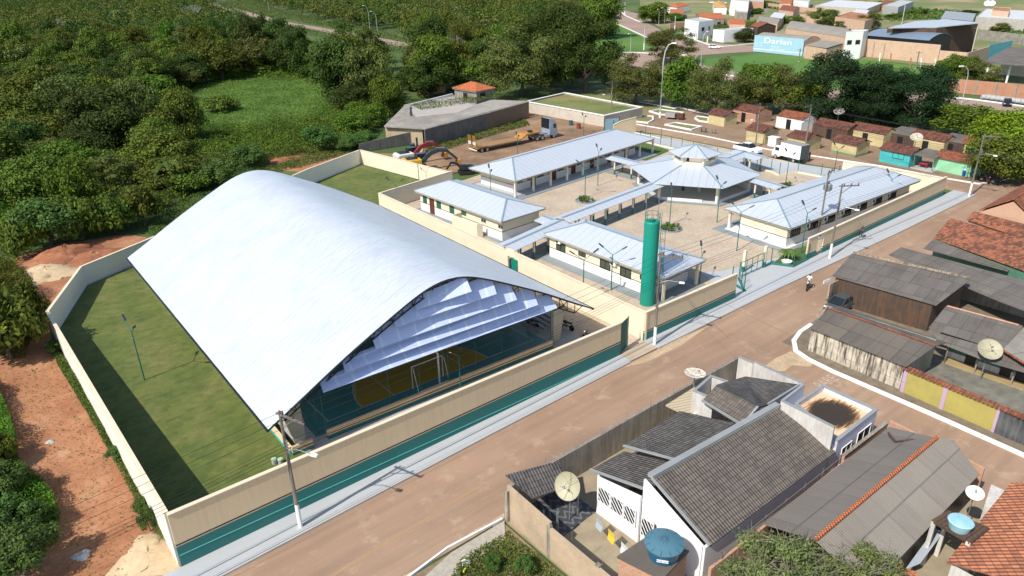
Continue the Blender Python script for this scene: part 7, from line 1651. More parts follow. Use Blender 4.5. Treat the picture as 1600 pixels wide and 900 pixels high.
# excavators
def excavator(label, p, rz, bodym, armm, scale=1, reach=1.0, cabroof=M_carblack):
    t = thing('excavator', label, 'excavator', (0, 0, 0), 'excavators parked in the yard')
    for s in (-1, 1):
        b = MB(); b.poly([V(x, s*1.25+w, z) for w in (-.3, .3) for x, z in ((-2.0, .5), (-1.7, .05), (1.7, .05), (2.0, .5), (1.7, .9), (-1.7, .9))], [tuple(range(6)), tuple(reversed(range(6, 12)))]+[(i, (i+1) % 6, 6+(i+1) % 6, 6+i) for i in range(6)]); b.build('track', M_tyre, t)
    b = MB(); b.box((0, 0, .75), (2.2, 1.9, .5)); b.build('undercarriage', M_dark, t)
    b = MB(); b.box((-.9, 0, 1.75), (2.9, 2.6, 1.1)); b.box((-2.3, 0, 1.6), (.5, 2.5, 1.0)); b.build('upper_body', bodym, t, bevel=.08)
    b = MB(); b.box((-.9, .2, 2.36), (1.8, 1.6, .12)); b.build('engine_cover', M_dark if bodym is not M_dark else M_grey, t)
    b = MB(); b.box((.85, .85, 2.05), (1.5, 1.0, 1.5)); cb2 = b.build('cab', M_carglass, t); b = MB(); b.box((.85, .85, 2.84), (1.55, 1.05, .08)); 
    for sx in (.1, 1.6):
        for sy in (.35, 1.35): b.box((sx, sy, 2.05), (.09, .09, 1.55))
    b.build('cab_frame', cabroof, cb2)
    k = reach; b = MB()
    pts = [V(.9, -.25, 1.8), V(2.3, -.25, 2.95), V(3.7, -.25, 3.35), V(5.6*k, -.25, 3.1)]
    hs = [.55, .75, .6, .4]
    for i in range(3): b.beam(pts[i], pts[i+1], .42, (hs[i]+hs[i+1])/2)
    b.build('boom', armm, t)
    st = [V(5.2*k, -.25, 3.4), V(7.3*k, -.25, 1.5)]; b = MB(); b.beam(st[0], st[1], .34, .42); b.build('stick', armm, t)
    b = MB(); b.tube([V(1.5, -.25, 2.1), V(3.2, -.25, 3.3)], .08, 7); b.tube([V(3.4, -.25, 3.75), V(5.2*k, -.25, 3.65)], .07, 7); b.build('hydraulic_ram', M_rim, t)
    b = MB(); c0 = V(7.3*k, -.25, 1.3); prof = [(0, 0), (.5, .15), (.8, -.3), (.6, -.8), (.1, -.95), (-.3, -.7)]
    b.poly([c0+V(x, w, z) for w in (-.55, .55) for x, z in prof], [tuple(range(6)), tuple(reversed(range(6, 12)))]+[(i, i+1, 7+i, 6+i) for i in range(5)]); b.build('bucket', M_or, t)
    t.location = p; t.rotation_euler = (0, 0, rz); t.scale = (scale,)*3
    return t
M_yl = paint('machine_yellow', (.66, .36, .02), rough=.45, dirt=.15)
excavator('yellow excavator with a dark arm, nearest the cream wall of the yard', P(653, 268), R_(-18), M_yl, plain('dark_slate_arm', (.03, .045, .06), .4), 1.0, .95)
excavator('white bodied excavator with a dark red arm behind the yellow one', P(640, 258), R_(-8), paint('machine_white', (.62, .60, .52), dirt=.2), paint('dark_red_arm', (.25, .02, .025), dirt=.2), 1.0, .9)
t = excavator('pale yellow machine cab against the dark yard wall behind the red arm', P(652, 245), R_(60), paint('pale_yellow_body', (.62, .55, .28), dirt=.15), M_dark, .8, .7)
excavator('dark machine partly hidden behind the end of the rear classroom roof', P(727, 271), R_(150), M_carblack, M_carblack, .6, .7)
# motorcycles
def motorcycle(label, p, rz, col, group=None, s=1):
    t = thing('motorcycle', label, 'motorcycle', (0, 0, 0), group)
    for x in (-.62, .65): wheel(t, V(x, 0, .3), .3, .1, (0, 1, 0), M_dark)
    b = MB(); b.tube([(-.62, 0, .3), (-.1, 0, .45), (.35, 0, .75), (.5, 0, .95)], .05, 6); b.tube([(.65, 0, .3), (.48, 0, 1.0)], .04, 6); b.tube([(.42, -.33, 1.08), (.48, 0, 1.0), (.42, .33, 1.08)], .025, 6); b.build('frame', M_dark, t)
    b = MB(); loft(b, [[V(.4, y, z) for y, z in ((-.08, .7), (.08, .7), (.1, .9), (-.1, .9))], [V(.1, y, z) for y, z in ((-.14, .68), (.14, .68), (.12, .92), (-.12, .92))], [V(-.1, y, z) for y, z in ((-.1, .68), (.1, .68), (.08, .82), (-.08, .82))]]); b.build('fuel_tank', col, t, bevel=.02)
    b = MB(); b.box((-.35, 0, .78), (.6, .22, .1)); b.build('seat', M_tyre, t, bevel=.03)
    b = MB(); b.box((.05, 0, .42), (.35, .25, .28)); b.build('engine', M_grey, t); b = MB(); b.lathe([(.09, 0), (.1, .08)], (.55, 0, .95), 10, axis=(1, 0, 0)); b.build('headlight', M_hl, t)
    b = MB(); b.box((.66, 0, .62), (.35, .12, .03)); b.box((-.68, 0, .62), (.3, .14, .03)); b.build('mudguard', col, t)
    t.location = p; t.rotation_euler = (0, 0, rz); return t
M_mred = plain('motorcycle_red', (.35, .02, .02), .3); M_mblk = plain('motorcycle_black', (.02, .02, .02), .3)
motorcycle('black motorcycle ridden down the street by a person in a white shirt', P(1262, 451, .02), R_(200), M_mblk)
for i, (x, y, rz, l) in enumerate(((1533, 284, 60, 'leftmost'), (1541, 286, 40, 'second from left'), (1551, 288, 80, 'third from left'), (1563, 287, 20, 'rightmost'))): motorcycle(f'{l} of the motorcycles parked under the lime green trees', P(x, y, .02), R_(rz), (M_mblk, M_mred, M_mblk, M_mblk)[i], 'motorcycles under the lime green trees')
for i, (x, y, rz) in enumerate(((885, 528, 100), (902, 532, 70), (899, 545, 100), (858, 520, 95))): p = V((42.8, 43.9, 42.6, 40.6)[i], (45.0, 47.6, 41.6, 47.5)[i], .12); motorcycle(['dark motorcycle beside the right front column of the court', 'dark motorcycle right of the court column in the sun', 'black motorcycle just behind the court street wall by the gate', 'dark motorcycle in the shade left of the right front court column'][i], p, R_(rz), M_mblk, 'motorcycles by the court')

# ================================================================ people
def person(label, p, rz, pose='stand', shirt=(.7, .7, .7), trousers=(.05, .06, .09), hair=(.02, .015, .012), name='person', sit_z=None):
    J = {'pelvis': (0, 0, .95), 'belly': (0, 0, 1.12), 'chest': (0, 0, 1.32), 'neck': (0, 0, 1.48), 'head': (0, 0, 1.58), 'crown': (0, 0, 1.7),
         'shl': (0, .18, 1.42), 'ell': (.02, .24, 1.14), 'wrl': (.1, .25, .9), 'hal': (.13, .25, .82), 'shr': (0, -.18, 1.42), 'elr': (-.02, -.24, 1.14), 'wrr': (.04, -.25, .9), 'har': (.06, -.25, .82),
         'hil': (0, .1, .9), 'knl': (.06, .11, .5), 'anl': (-.02, .11, .09), 'tol': (.15, .12, .04), 'hir': (0, -.1, .9), 'knr': (0, -.11, .5), 'anr': (-.06, -.11, .09), 'tor': (.11, -.12, .04)}
    if pose == 'ride':
        J.update({'pelvis': (-.3, 0, .90), 'belly': (-.27, 0, 1.06), 'chest': (-.2, 0, 1.26), 'neck': (-.16, 0, 1.42), 'head': (-.13, 0, 1.52), 'crown': (-.12, 0, 1.64), 'shl': (-.2, .18, 1.36), 'ell': (.02, .28, 1.16), 'wrl': (.33, .32, 1.12), 'hal': (.41, .33, 1.11),
                  'shr': (-.2, -.18, 1.36), 'elr': (.02, -.28, 1.16), 'wrr': (.33, -.32, 1.12), 'har': (.41, -.33, 1.11), 'hil': (-.26, .1, .88), 'knl': (.14, .19, .78), 'anl': (.0, .18, .36), 'tol': (.18, .18, .30), 'hir': (-.26, -.1, .88), 'knr': (.14, -.19, .78), 'anr': (.0, -.18, .36), 'tor': (.18, -.18, .30)})
    E = [('pelvis', 'belly'), ('belly', 'chest'), ('chest', 'neck'), ('neck', 'head'), ('head', 'crown'), ('chest', 'shl'), ('shl', 'ell'), ('ell', 'wrl'), ('wrl', 'hal'), ('chest', 'shr'), ('shr', 'elr'), ('elr', 'wrr'), ('wrr', 'har'), ('pelvis', 'hil'), ('hil', 'knl'), ('knl', 'anl'), ('anl', 'tol'), ('pelvis', 'hir'), ('hir', 'knr'), ('knr', 'anr'), ('anr', 'tor')]
    Rd = {'pelvis': .135, 'belly': .12, 'chest': .145, 'neck': .055, 'head': .095, 'crown': .075, 'shl': .07, 'ell': .045, 'wrl': .03, 'hal': .035, 'shr': .07, 'elr': .045, 'wrr': .03, 'har': .035, 'hil': .095, 'knl': .06, 'anl': .04, 'tol': .035, 'hir': .095, 'knr': .06, 'anr': .04, 'tor': .035}
    ks = list(J); me = bpy.data.meshes.new(name); me.from_pydata([J[k] for k in ks], [(ks.index(a), ks.index(b)) for a, b in E], [])
    o = bpy.data.objects.new(name, me); COL.objects.link(o)
    sk = o.modifiers.new('skin', 'SKIN'); 
    if not me.skin_vertices: 
        bpy.context.view_layer.objects.active = o
        bm = bmesh.new(); bm.from_mesh(me); bm.verts.layers.skin.verify(); bm.to_mesh(me); bm.free()
    for i, k in enumerate(ks): me.skin_vertices[0].data[i].radius = (Rd[k], Rd[k]); me.skin_vertices[0].data[i].use_root = (k == 'pelvis')
    ss = o.modifiers.new('subd', 'SUBSURF'); ss.levels = ss.render_levels = 1
    dg = bpy.context.evaluated_depsgraph_get(); m2 = bpy.data.meshes.new_from_object(o.evaluated_get(dg)); bpy.data.objects.remove(o)
    skinm = plain('skin_tone', (.26, .13, .08), .6)
    m2.materials.clear()
    for m_ in (skinm, plain('cloth_%s' % str(shirt), shirt, .85), plain('cloth_%s' % str(trousers), trousers, .85), M_dark, plain('hair_%s' % str(hair), hair, .8)): m2.materials.append(m_)
    tops = J['neck'][2]-.03
    def seg(c):
        best = None
        for a, b in E:
            A, B = V(*J[a]), V(*J[b]); d = B-A; tt = max(0, min(1, (c-A).dot(d)/d.length_squared)); q = (c-(A+d*tt)).length
            if best is None or q < best[0]: best = (q, a, b, tt)
        return best
    for f in m2.polygons:
        q, a, b, tt = seg(f.center)
        if b in ('neck',) : mi = 1
        elif b in ('head', 'crown'): mi = 4 if (f.center.z > J['head'][2]+.02 or (f.center.x < J['head'][0]-.02 and f.center.z > J['neck'][2]+.04)) else 0
        elif b in ('belly', 'chest', 'shl', 'shr'): mi = 1
        elif b in ('ell', 'elr'): mi = 1 if tt < .75 else 0
        elif b in ('wrl', 'wrr', 'hal', 'har'): mi = 0
        elif b in ('tol', 'tor'): mi = 3
        else: mi = 2
        f.material_index = mi; f.use_smooth = True
    o = bpy.data.objects.new('person', m2); COL.objects.link(o); o.location = p; o.rotation_euler = (0, 0, rz)
    return tag(o, label, 'person')
person('person in a white shirt riding the motorcycle down the street', P(1262, 451, .02), R_(200), 'ride', (.8, .8, .8), (.30, .27, .15))
person('person in dark clothes walking on the back street right of the box truck', P(1264, 252), R_(150), 'stand', (.10, .02, .03), (.05, .05, .08))
# bicycle with rider on the pavement
t = thing('bicycle', 'bicycle ridden along the pavement under the street side school wall', 'bicycle', (0, 0, 0))
for x in (-.52, .52):
    b = MB(); b.tube([V(x+.32*math.cos(k*math.pi/8), 0, .34+.32*math.sin(k*math.pi/8)) for k in range(17)], .018, 5); b.build('wheel', M_tyre, t)
b = MB(); 
for a, c in (((-.52, 0, .34), (-.1, 0, .34)), ((-.1, 0, .34), (-.22, 0, .85)), ((-.1, 0, .34), (.38, 0, .8)), ((-.2, 0, .75), (.36, 0, .85)), ((.52, 0, .34), (.34, 0, 1.0)), ((-.52, 0, .34), (-.2, 0, .75)), ((.3, -.28, 1.02), (.3, .28, 1.02))): b.tube([a, c], .018, 5)
b.build('frame', M_dark, t); b = MB(); b.box((-.24, 0, .88), (.25, .14, .05)); b.build('saddle', M_tyre, t, bevel=.02)
t.location = P(1344, 372, .13); t.rotation_euler = (0, 0, R_(170))
person('person in dark clothes cycling on the pavement below the school street wall', P(1344, 372, .16), R_(170), 'ride', (.06, .05, .07), (.04, .04, .06))
# ================================================================ vegetation
L_dark = leafmat('leaf_dark_green', (.020, .044, .006), (.066, .105, .015), .18, .30)
L_vdark = leafmat('leaf_very_dark_green', (.008, .022, .006), (.025, .050, .013), .12, .12)
L_mid = leafmat('leaf_mid_green', (.052, .088, .010), (.150, .190, .024), .22, .30)
L_olive = leafmat('leaf_grey_green', (.054, .080, .016), (.150, .178, .042), .2, .28)
L_bright = leafmat('leaf_bright_green', (.045, .110, .010), (.125, .205, .020), .25, .15)
L_lime = leafmat('leaf_lime', (.11, .19, .010), (.25, .34, .020), .3, .1)
L_grassy = leafmat('grass_blades', (.05, .10, .018), (.13, .19, .04), .25, .15)
L_castor = leafmat('castor_leaf', (.045, .110, .020), (.105, .185, .040), .2, .15)
M_bark = paint('tree_bark', (.13, .10, .075), rough=.95, dirt=.3); M_barkpale = paint('pale_bare_branch', (.34, .31, .27), rough=.9, dirt=.25)
RS = np.random.RandomState(11)
def crown_mesh(name, seed, R, H, nc, nl, leaf, mat, flat=.6, z0=0.0, spread=1.0, core=.25, clump=.38, thin=1.0, elo=-.25):
    """clumps of small leaf faces through an ellipsoid crown of radius R and height H whose foot is at z0"""
    rs = np.random.RandomState(seed); cs = []; rad = []
    for i in range(nc):
        a = rs.rand()*2*np.pi; e = np.arcsin(rs.uniform(elo, 1)); k = .45+.5*rs.rand()**.6
        r = R*(clump*(.65+.6*rs.rand()))
        cs.append(((R-r*.6)*k*np.cos(e)*np.cos(a)*spread, (R-r*.6)*k*np.cos(e)*np.sin(a)*spread, z0+H*.40+(H*.57-r*flat*.6)*k*np.sin(e))); rad.append(r)
    cs = np.array(cs); rad = np.array(rad); w = rad**2; w /= w.sum()
    idx = rs.choice(nc, nl, p=w); d = rs.normal(size=(nl, 3)); d[:, 2] = d[:, 2]+.35; d /= np.linalg.norm(d, axis=1, keepdims=True)
    rr = rad[idx][:, None]*(1-rs.rand(nl, 1)**2.2*(core+.55)); d2 = d.copy(); d2[:, 2] *= flat
    c = cs[idx]+d2*rr*(1+.14*rs.normal(size=(nl, 1)))
    nrm = d+rs.normal(size=(nl, 3))*.55; nrm[:, 2] += .45
    v, q = leaf_quads(c, nrm, leaf, rs, .62)
    return fast_mesh(name, v, q, mat), cs, rad
def trunk_mesh(name, seed, R, H, z0, cs, mat, r0=.3, nb=7):
    rs = random.Random(seed); b = MB(); lean = V(rs.uniform(-.5, .5), rs.uniform(-.5, .5), 0)
    fork = V(0, 0, z0+H*.1)+lean*.5
    b.tube([(0, 0, -.1), (lean.x*.2, lean.y*.2, fork.z*.5), tuple(fork)], [r0*1.25, r0, r0*.8], 7)
    for i in range(min(nb, len(cs))):
        c = V(*cs[i]); m_ = fork.lerp(c, .5)+V(0, 0, -.2); b.tube([fork, m_, c], [r0*.5, r0*.32, r0*.12], 5)
    me_o = b.build(name, mat); me = me_o.data; bpy.data.objects.remove(me_o); return me
class Kind:
    def __init__(s, name, cat, R, H, z0, variants, **k):
        s.name, s.cat, s.R, s.H, s.z0 = name, cat, R, H, z0; s.v = []
        bark = k.pop('bark', M_bark); r0 = k.pop('r0', .3); nb = k.pop('nb', 7)
        for i in range(variants):
            cm, cs, rad = crown_mesh('crown', k.get('seed', 1)*100+i*7, R, H, k['nc'], k['nl'], k['leaf'], k['mat'], k.get('flat', .6), z0, core=k.get('core', .25), clump=k.get('clump', .38), elo=k.get('elo', -.25))
            s.v.append((cm, trunk_mesh('trunk', i+50, R, H, z0, cs, bark, r0, nb)))
        s.total = z0+H
    def put(s, p, h, r, label, group=None, rz=None, i=None):
        cm, tm = s.v[rnd.randrange(len(s.v)) if i is None else i % len(s.v)]
        o = thing(s.name, label, s.cat, p, group); o.rotation_euler = (0, 0, rnd.random()*6.28 if rz is None else rz); o.scale = (r/s.R*1.13, r/s.R*1.13, h/s.total*1.03)
        c = bpy.data.objects.new('crown', cm); COL.objects.link(c); c.parent = o
        if tm is not None: t_ = bpy.data.objects.new('trunk', tm); COL.objects.link(t_); t_.parent = o
        return o
K_broad = Kind('broadleaf_tree', 'tree', 4.5, 6.6, .8, 4, nc=40, nl=11000, leaf=.17, mat=L_mid, seed=1, clump=.33, elo=-.85)
K_dark = Kind('broadleaf_tree', 'tree', 4.5, 7.4, .5, 4, nc=44, nl=12000, leaf=.17, mat=L_dark, seed=2, clump=.32, elo=-.9)
K_olive = Kind('open_crowned_tree', 'tree', 4.5, 6.6, .6, 4, nc=44, nl=8500, leaf=.16, mat=L_olive, seed=3, clump=.27, flat=.5, elo=-.85, r0=.18)
K_vdark = Kind('broadleaf_tree', 'tree', 4.5, 7.6, .3, 2, nc=70, nl=34000, leaf=.095, mat=L_vdark, seed=8, clump=.24, elo=-.9)
K_bigdark = Kind('broadleaf_tree', 'tree', 4.5, 7.4, .6, 2, nc=60, nl=30000, leaf=.10, mat=L_dark, seed=12, clump=.25, elo=-.8)
K_bigolive = Kind('open_crowned_tree', 'tree', 4.5, 6.8, .6, 2, nc=60, nl=24000, leaf=.095, mat=L_olive, seed=13, clump=.23, flat=.5, elo=-.85, r0=.18)
K_bright = Kind('broadleaf_tree', 'tree', 4.0, 5.4, .7, 3, nc=34, nl=9000, leaf=.17, mat=L_bright, seed=4, clump=.33, elo=-.85)
K_lime = Kind('broadleaf_tree', 'tree', 5.0, 6.6, .7, 1, nc=50, nl=18000, leaf=.17, mat=L_lime, seed=5, clump=.3, elo=-.6)
K_castor = Kind('castor_bush', 'bush', 2.0, 2.2, .5, 3, nc=22, nl=9000, leaf=.085, mat=L_castor, seed=6, r0=.1, flat=.75, clump=.3)
K_bush = Kind('bush', 'bush', 2.0, 2.0, .1, 3, nc=16, nl=5000, leaf=.11, mat=L_mid, seed=7, r0=.08, flat=.7, clump=.32)
def tpx(K, bx, by, topy, wpx, label, group=None, i=None):
    p = P(bx, by); dist = (p-V(0, 0, CAMH)).length; return K.put(p, max(1.2, HT((bx, by), (bx, topy))*1.02), wpx/2*dist/FPX*1.05, label, group, i=i)
# ---- town and plaza trees
tpx(K_bigolive, 992, 162, 78, 88, 'round grey green tree on the plaza left of the very tall street lamp')
tpx(K_bigdark, 915, 144, 14, 100, 'tall dark tree with the widest crown behind the walled grassy lot')
tpx(K_bigdark, 862, 132, 8, 110, 'large dark tree beside the road behind the walled lot')
tpx(K_bigolive, 815, 150, 32, 120, 'grey green large tree above the corner of the walled lot')
tpx(K_bigdark, 880, 96, 2, 90, 'broad tree behind the tall dark ones, close to the triangular lawn')
tpx(K_broad, 940, 60, -16, 60, 'broad tree at the bend of the boulevard')
tpx(K_bright, 1065, 168, 84, 60, 'bright green plaza tree right of the very tall street lamp')
tpx(K_bigolive, 1118, 180, 84, 82, 'loose grey green tree behind the first yellow market hut')
tpx(K_bigolive, 1048, 98, 40, 68, 'wide open tree beside the avenue left of the white hatchback')
tpx(K_bigolive, 1222, 180, 94, 92, 'loose tree behind the market huts left of the two big dark trees')
tpx(K_vdark, 1302, 194, 74, 100, 'left of the two very dark round trees behind the market')
tpx(K_vdark, 1372, 196, 96, 70, 'very dark tree squeezed between the two big dark ones')
tpx(K_vdark, 1425, 198, 96, 84, 'right of the two very dark round trees behind the market')
tpx(K_bright, 1165, 142, 98, 26, 'small slender tree on the edge of the green field')
tpx(K_broad, 1192, 172, 100, 74, 'round mid green tree beside the plaza kerb behind the market')
tpx(K_broad, 1255, 186, 110, 56, 'mid green tree filling the gap left of the left dark round tree')
tpx(K_vdark, 1340, 196, 104, 60, 'very dark lower tree between the two dark round crowns, left one')
tpx(K_bright, 1507, 216, 162, 76, 'mid green round tree behind the right end of the market')
tpx(K_lime, 1570, 262, 172, 92, 'vivid lime green tree above the parked motorcycles')
tpx(K_broad, 1556, 284, 208, 76, 'green tree in front of the lime green one, over the parked motorcycles')
tpx(K_broad, 1598, 284, 200, 70, 'green tree at the right edge beside the lime green one')
tpx(K_bright, 1490, 128, 84, 44, 'bright green round tree before the end of the brick wall'); tpx(K_olive, 1526, 142, 92, 46, 'grey green tree at the left post of the workshop'); tpx(K_bright, 1512, 124, 86, 26, 'small bright tree behind the curved lamp')
tpx(K_bright, 1020, 36, 2, 46, 'dense round tree at the far bend of the boulevard')
tpx(K_bright, 1057, 32, 20, 24, 'small round tree in front of the brick house at the bend')
tpx(K_olive, 1285, 42, 11, 42, 'conical grey green tree behind the long warehouse'); tpx(K_olive, 1320, 46, 28, 30, 'smaller open tree right of the conical one'); tpx(K_olive, 1356, 46, 17, 30, 'slim tree behind the white fronted warehouse'); tpx(K_broad, 1238, 36, 25, 34, 'low bush like tree left of the conical tree')
for i, (x, y, ty, w, l) in enumerate(((1128, 62, 42, 24, 'left palm like tree at the white club house'), (1163, 66, 42, 28, 'right tree in front of the white club house'), (1145, 62, 46, 22, 'middle tree in front of the white club house'), (1335, 10, 1, 12, 'small dark tree at the top edge'), (1352, 11, 1, 12, 'second small dark tree at the top edge'), (1371, 12, 1, 13, 'third small dark tree at the top edge'), (1427, 24, 15, 20, 'small flat topped tree in the far grass'), (1443, 24, 15, 8, 'thin far shrub in the grass'), (1396, 30, 21, 24, 'dark shrub in the far grass behind the white fronted warehouse'), (1562, 52, 36, 24, 'dark bush on the slope below the long pale compound'), (1512, 24, 15, 22, 'bright bush beside the long pale compound'), (1183, 22, 12, 16, 'tree by the grey block wall'), (1130, 12, 6, 8, 'tiny far tree between the houses'))):
    tpx((K_broad, K_dark, K_bright)[i % 3], x, y, ty, w, l, 'small far trees of the town')
# foreground trees at the bottom
def fg_tree(label, px, py, h, r, mat, seed, nl=9000):
    p = P(px, py); cm, cs, rad = crown_mesh('crown', seed, r, h*.8, 46, nl, .085, mat, .5, h*.25, clump=.22, elo=-.2)
    o = thing('feathery_tree', label, 'tree', p); c = bpy.data.objects.new('crown', cm); COL.objects.link(c); c.parent = o
    rs = random.Random(seed); b = MB(); fork = V(0, 0, h*.35); b.tube([V(0, 0, 0), fork], [.2, .14], 7)
    for cc in cs:
        c_ = V(*cc); q = fork.lerp(c_, .55)+V(rs.uniform(-.25, .25), rs.uniform(-.25, .25), .15); b.tube([fork, q, c_], [.07, .045, .02], 5)
        for k in range(6):
            e = c_+V(rs.uniform(-1, 1), rs.uniform(-1, 1), rs.uniform(-.1, .9)).normalized()*r*.36; b.tube([c_, c_.lerp(e, .5)+V(0, 0, .05), e], [.02, .014, .008], 4, caps=False)
    b.v = [(x+p.x, y+p.y, z) for x, y, z in b.v]; b.build('branches', paint('twig_grey', (.20, .18, .14), dirt=.3), o)
L_pod = leafmat('leaf_dry_olive', (.09, .125, .03), (.21, .23, .08), .2, .1)
fg_tree('feathery pale green tree with bare grey twigs at the bottom edge, left one', 1200, 975, 5.6, 3.2, L_pod, 5, 9500)
fg_tree('feathery pale green tree with bare grey twigs at the bottom edge, right one', 1330, 985, 5.0, 3.0, L_pod, 9, 8500)

# ---- the forest on the left: individually placed trees
def inpoly(x, y, poly):
    c = False; n = len(poly)
    for i in range(n):
        x1, y1 = poly[i]; x2, y2 = poly[i-1]
        if (y1 > y) != (y2 > y) and x < (x2-x1)*(y-y1)/(y2-y1)+x1: c = not c
    return c
forest_px = [(-80, -40), (-80, 420), (30, 420), (60, 388), (130, 375), (235, 352), (300, 300), (330, 268), (385, 250), (450, 240), (540, 224), (590, 205), (640, 160), (700, 146), (830, 140), (905, 108), (940, 70), (950, -40)]
clear = [[(262, 160), (320, 130), (400, 118), (500, 122), (520, 165), (470, 192), (400, 205), (330, 202)],       # meadow
         [(340, -5), (345, 12), (400, 34), (470, 54), (560, 72), (640, 80), (640, 60), (600, 50), (520, 38), (430, 18), (390, -5)],
         [(628, 165), (700, 142), (790, 132), (835, 150), (830, 190), (650, 235), (560, 245), (590, 205)],
         [(930, 40), (1000, 10), (1100, 10), (1100, 120), (870, 110), (900, 70)], [(390, 66), (440, 60), (500, 66), (540, 80), (500, 92), (430, 90)]]
cand = []
for gy in range(60, 460, 9):
    for gx in range(-40, 340, 9):
        x = gx+rnd.uniform(-4, 4); y = gy+rnd.uniform(-4, 4); q = PJ((x, y, 0)); 
        if (V(x, y, -CAMH)).dot(_fw) < 5: continue
        if not inpoly(q[0], q[1], forest_px): continue
        if any(inpoly(q[0], q[1], c) for c in clear): continue
        if any(inpoly(*PJ((x+dx, y, zz)), c) for c in clear[:2] for zz in (3, 6.5, 9.5) for dx in (-3, 3)) and rnd.random() < .93: continue
        if q[0] < -60 or q[0] > 960 or q[1] < 0: continue
        cand.append((q[1], x, y, q[0]))
cand.sort(reverse=True); near = cand[:285]; rest = cand[285:]
kinds = [(K_dark, 'dark'), (K_broad, 'mid green'), (K_olive, 'grey green'), (K_broad, 'mid green'), (K_bright, 'bright green'), (K_dark, 'dark')]
for (py, x, y, px) in near:
    K, w = kinds[rnd.randrange(6)]
    edge = min(abs(px-PX) for PX in (0,))
    h = rnd.uniform(6.5, 12.5) if rnd.random() < .8 else rnd.uniform(13, 17); r = rnd.uniform(3.8, 7.2)
    if py > 300: h *= .55; r *= .7
    elif py > 240: h *= .75; r *= .85
    if px > 330 and py > 185: h *= .5; r *= .65
    zn = ('in the lower left wood beside the dirt lot', 'in the wood above the left end of the arched roof', 'in the wood around the grassy clearing', 'in the upper left part of the wood', 'in the wood behind the derelict depot')[0 if py > 250 and px < 160 else 1 if py > 200 else 4 if px > 520 else 2 if px > 230 else 3]
    K.put((x, y, 0), h, r, f'{w} crowned tree {zn}', f'{w} crowned trees {zn}')
# the rest of the wood as one mass
def scatter_mass(name, pts, hs, rs_, leaf, mat, n_each, label, cat='woodland'):
    rs = np.random.RandomState(3); V_, Q_ = [], []; base = 0
    for (x, y), h, r in zip(pts, hs, rs_):
        k = 14; cc = rs.normal(size=(k, 3))*[r*.5, r*.5, h*.16]+[x, y, h*.62]; rr = r*(.26+.2*rs.rand(k))
        idx = rs.randint(0, k, n_each); d = rs.normal(size=(n_each, 3)); d[:, 2] += .5; d /= np.linalg.norm(d, axis=1, keepdims=True)
        c = cc[idx]+d*rr[idx][:, None]*[1, 1, .7]*(.75+.3*rs.rand(n_each, 1)); c[:, 2] = np.maximum(c[:, 2], .2)
        v, q = leaf_quads(c, d+rs.normal(size=d.shape)*.4, leaf*(1+.0*h), rs, .7); V_.append(v); Q_.append(q+base); base += len(v)
    if not V_: return
    me = fast_mesh(name, np.concatenate(V_), np.concatenate(Q_), mat); o = bpy.data.objects.new(name, me); COL.objects.link(o); return tag(o, label, cat, kind='stuff')
far_pts = [[], [], []]
for gy in range(410, 1150, 13):
    for gx in range(-20, 560, 13):
        x = gx+rnd.uniform(-4, 4); y = gy+rnd.uniform(-4, 4); q = PJ((x, y, 0)); 
        if not (-30 < q[0] < 960 and -30 < q[1] < 300): continue
        if any(inpoly(q[0], q[1], c) for c in clear): continue
        if q[0] > 820 and q[1] < 12 and x > 400: pass
        if any(inpoly(*PJ((x+dx, y, zz)), clear[1]) for zz in (4, 8, 12) for dx in (-5, 5)): continue
        far_pts[rnd.randrange(3)].append((x, y))
for e in rest: far_pts[rnd.randrange(3)].append((e[1], e[2]))
for k, (mt_, nm) in enumerate(((L_dark, 'far dark woodland reading as one mass behind the single trees'), (L_mid, 'far mid green woodland at the top of the view'), (L_olive, 'far grey green woodland at the top of the view'))):
    pts = far_pts[k]; scatter_mass('woodland', pts, [rnd.uniform(8, 13) for _ in pts], [rnd.uniform(5.5, 9) for _ in pts], .42, mt_, 620, nm)
# undergrowth: leafy carpet
def carpet(name, poly_px, n, leaf, mat, zmax, label, hump=.0, avoid=(), seed=5, cat='undergrowth', z0=0, world_density=True):
    rs = np.random.RandomState(seed); W = [P(x, y) for x, y in poly_px]; x0, x1 = min(p.x for p in W), max(p.x for p in W); y0, y1 = min(p.y for p in W), max(p.y for p in W)
    wp = [(p.x, p.y) for p in W]; av = [[(P(x, y).x, P(x, y).y) for x, y in a] for a in avoid]; pts = []; tries = 0
    while len(pts) < n and tries < n*30:
        tries += 1; x = rs.uniform(x0, x1); y = rs.uniform(y0, y1)
        if inpoly(x, y, wp) and not any(inpoly(x, y, a) for a in av): pts.append((x, y))
    pts = np.array(pts); hmp = (np.sin(pts[:, 0]*.9+1.3*np.sin(pts[:, 1]*.5))*np.cos(pts[:, 1]*.8+np.sin(pts[:, 0]*.6))*.5+.5)
    z = z0+rs.rand(len(pts))**.7*zmax*(.25+hump*hmp); c = np.column_stack([pts, z]); nrm = rs.normal(size=c.shape)*.7; nrm[:, 2] += .7
    v, q = leaf_quads(c, nrm, leaf, rs, .55); me = fast_mesh(name, v, q, mat); o = bpy.data.objects.new(name, me); COL.objects.link(o); return tag(o, label, cat, kind='stuff')
fl_ = [(-60, 905), (-60, 560), (-60, 380), (60, 384), (235, 356), (300, 305), (330, 270), (400, 252), (560, 235), (640, 160), (830, 140), (930, 80), (640, 82), (540, 78), (430, 60), (330, 40), (-60, 60)]
mead = clear[0]
carpet('undergrowth', [(-60, 440), (20, 425), (60, 386), (235, 354), (300, 305), (330, 270), (400, 252), (560, 235), (590, 205), (640, 160), (500, 190), (300, 215), (-60, 250)], 90000, .17, L_mid, 2.6, 'leafy undergrowth along the edge of the wood behind the court', .9, [mead])
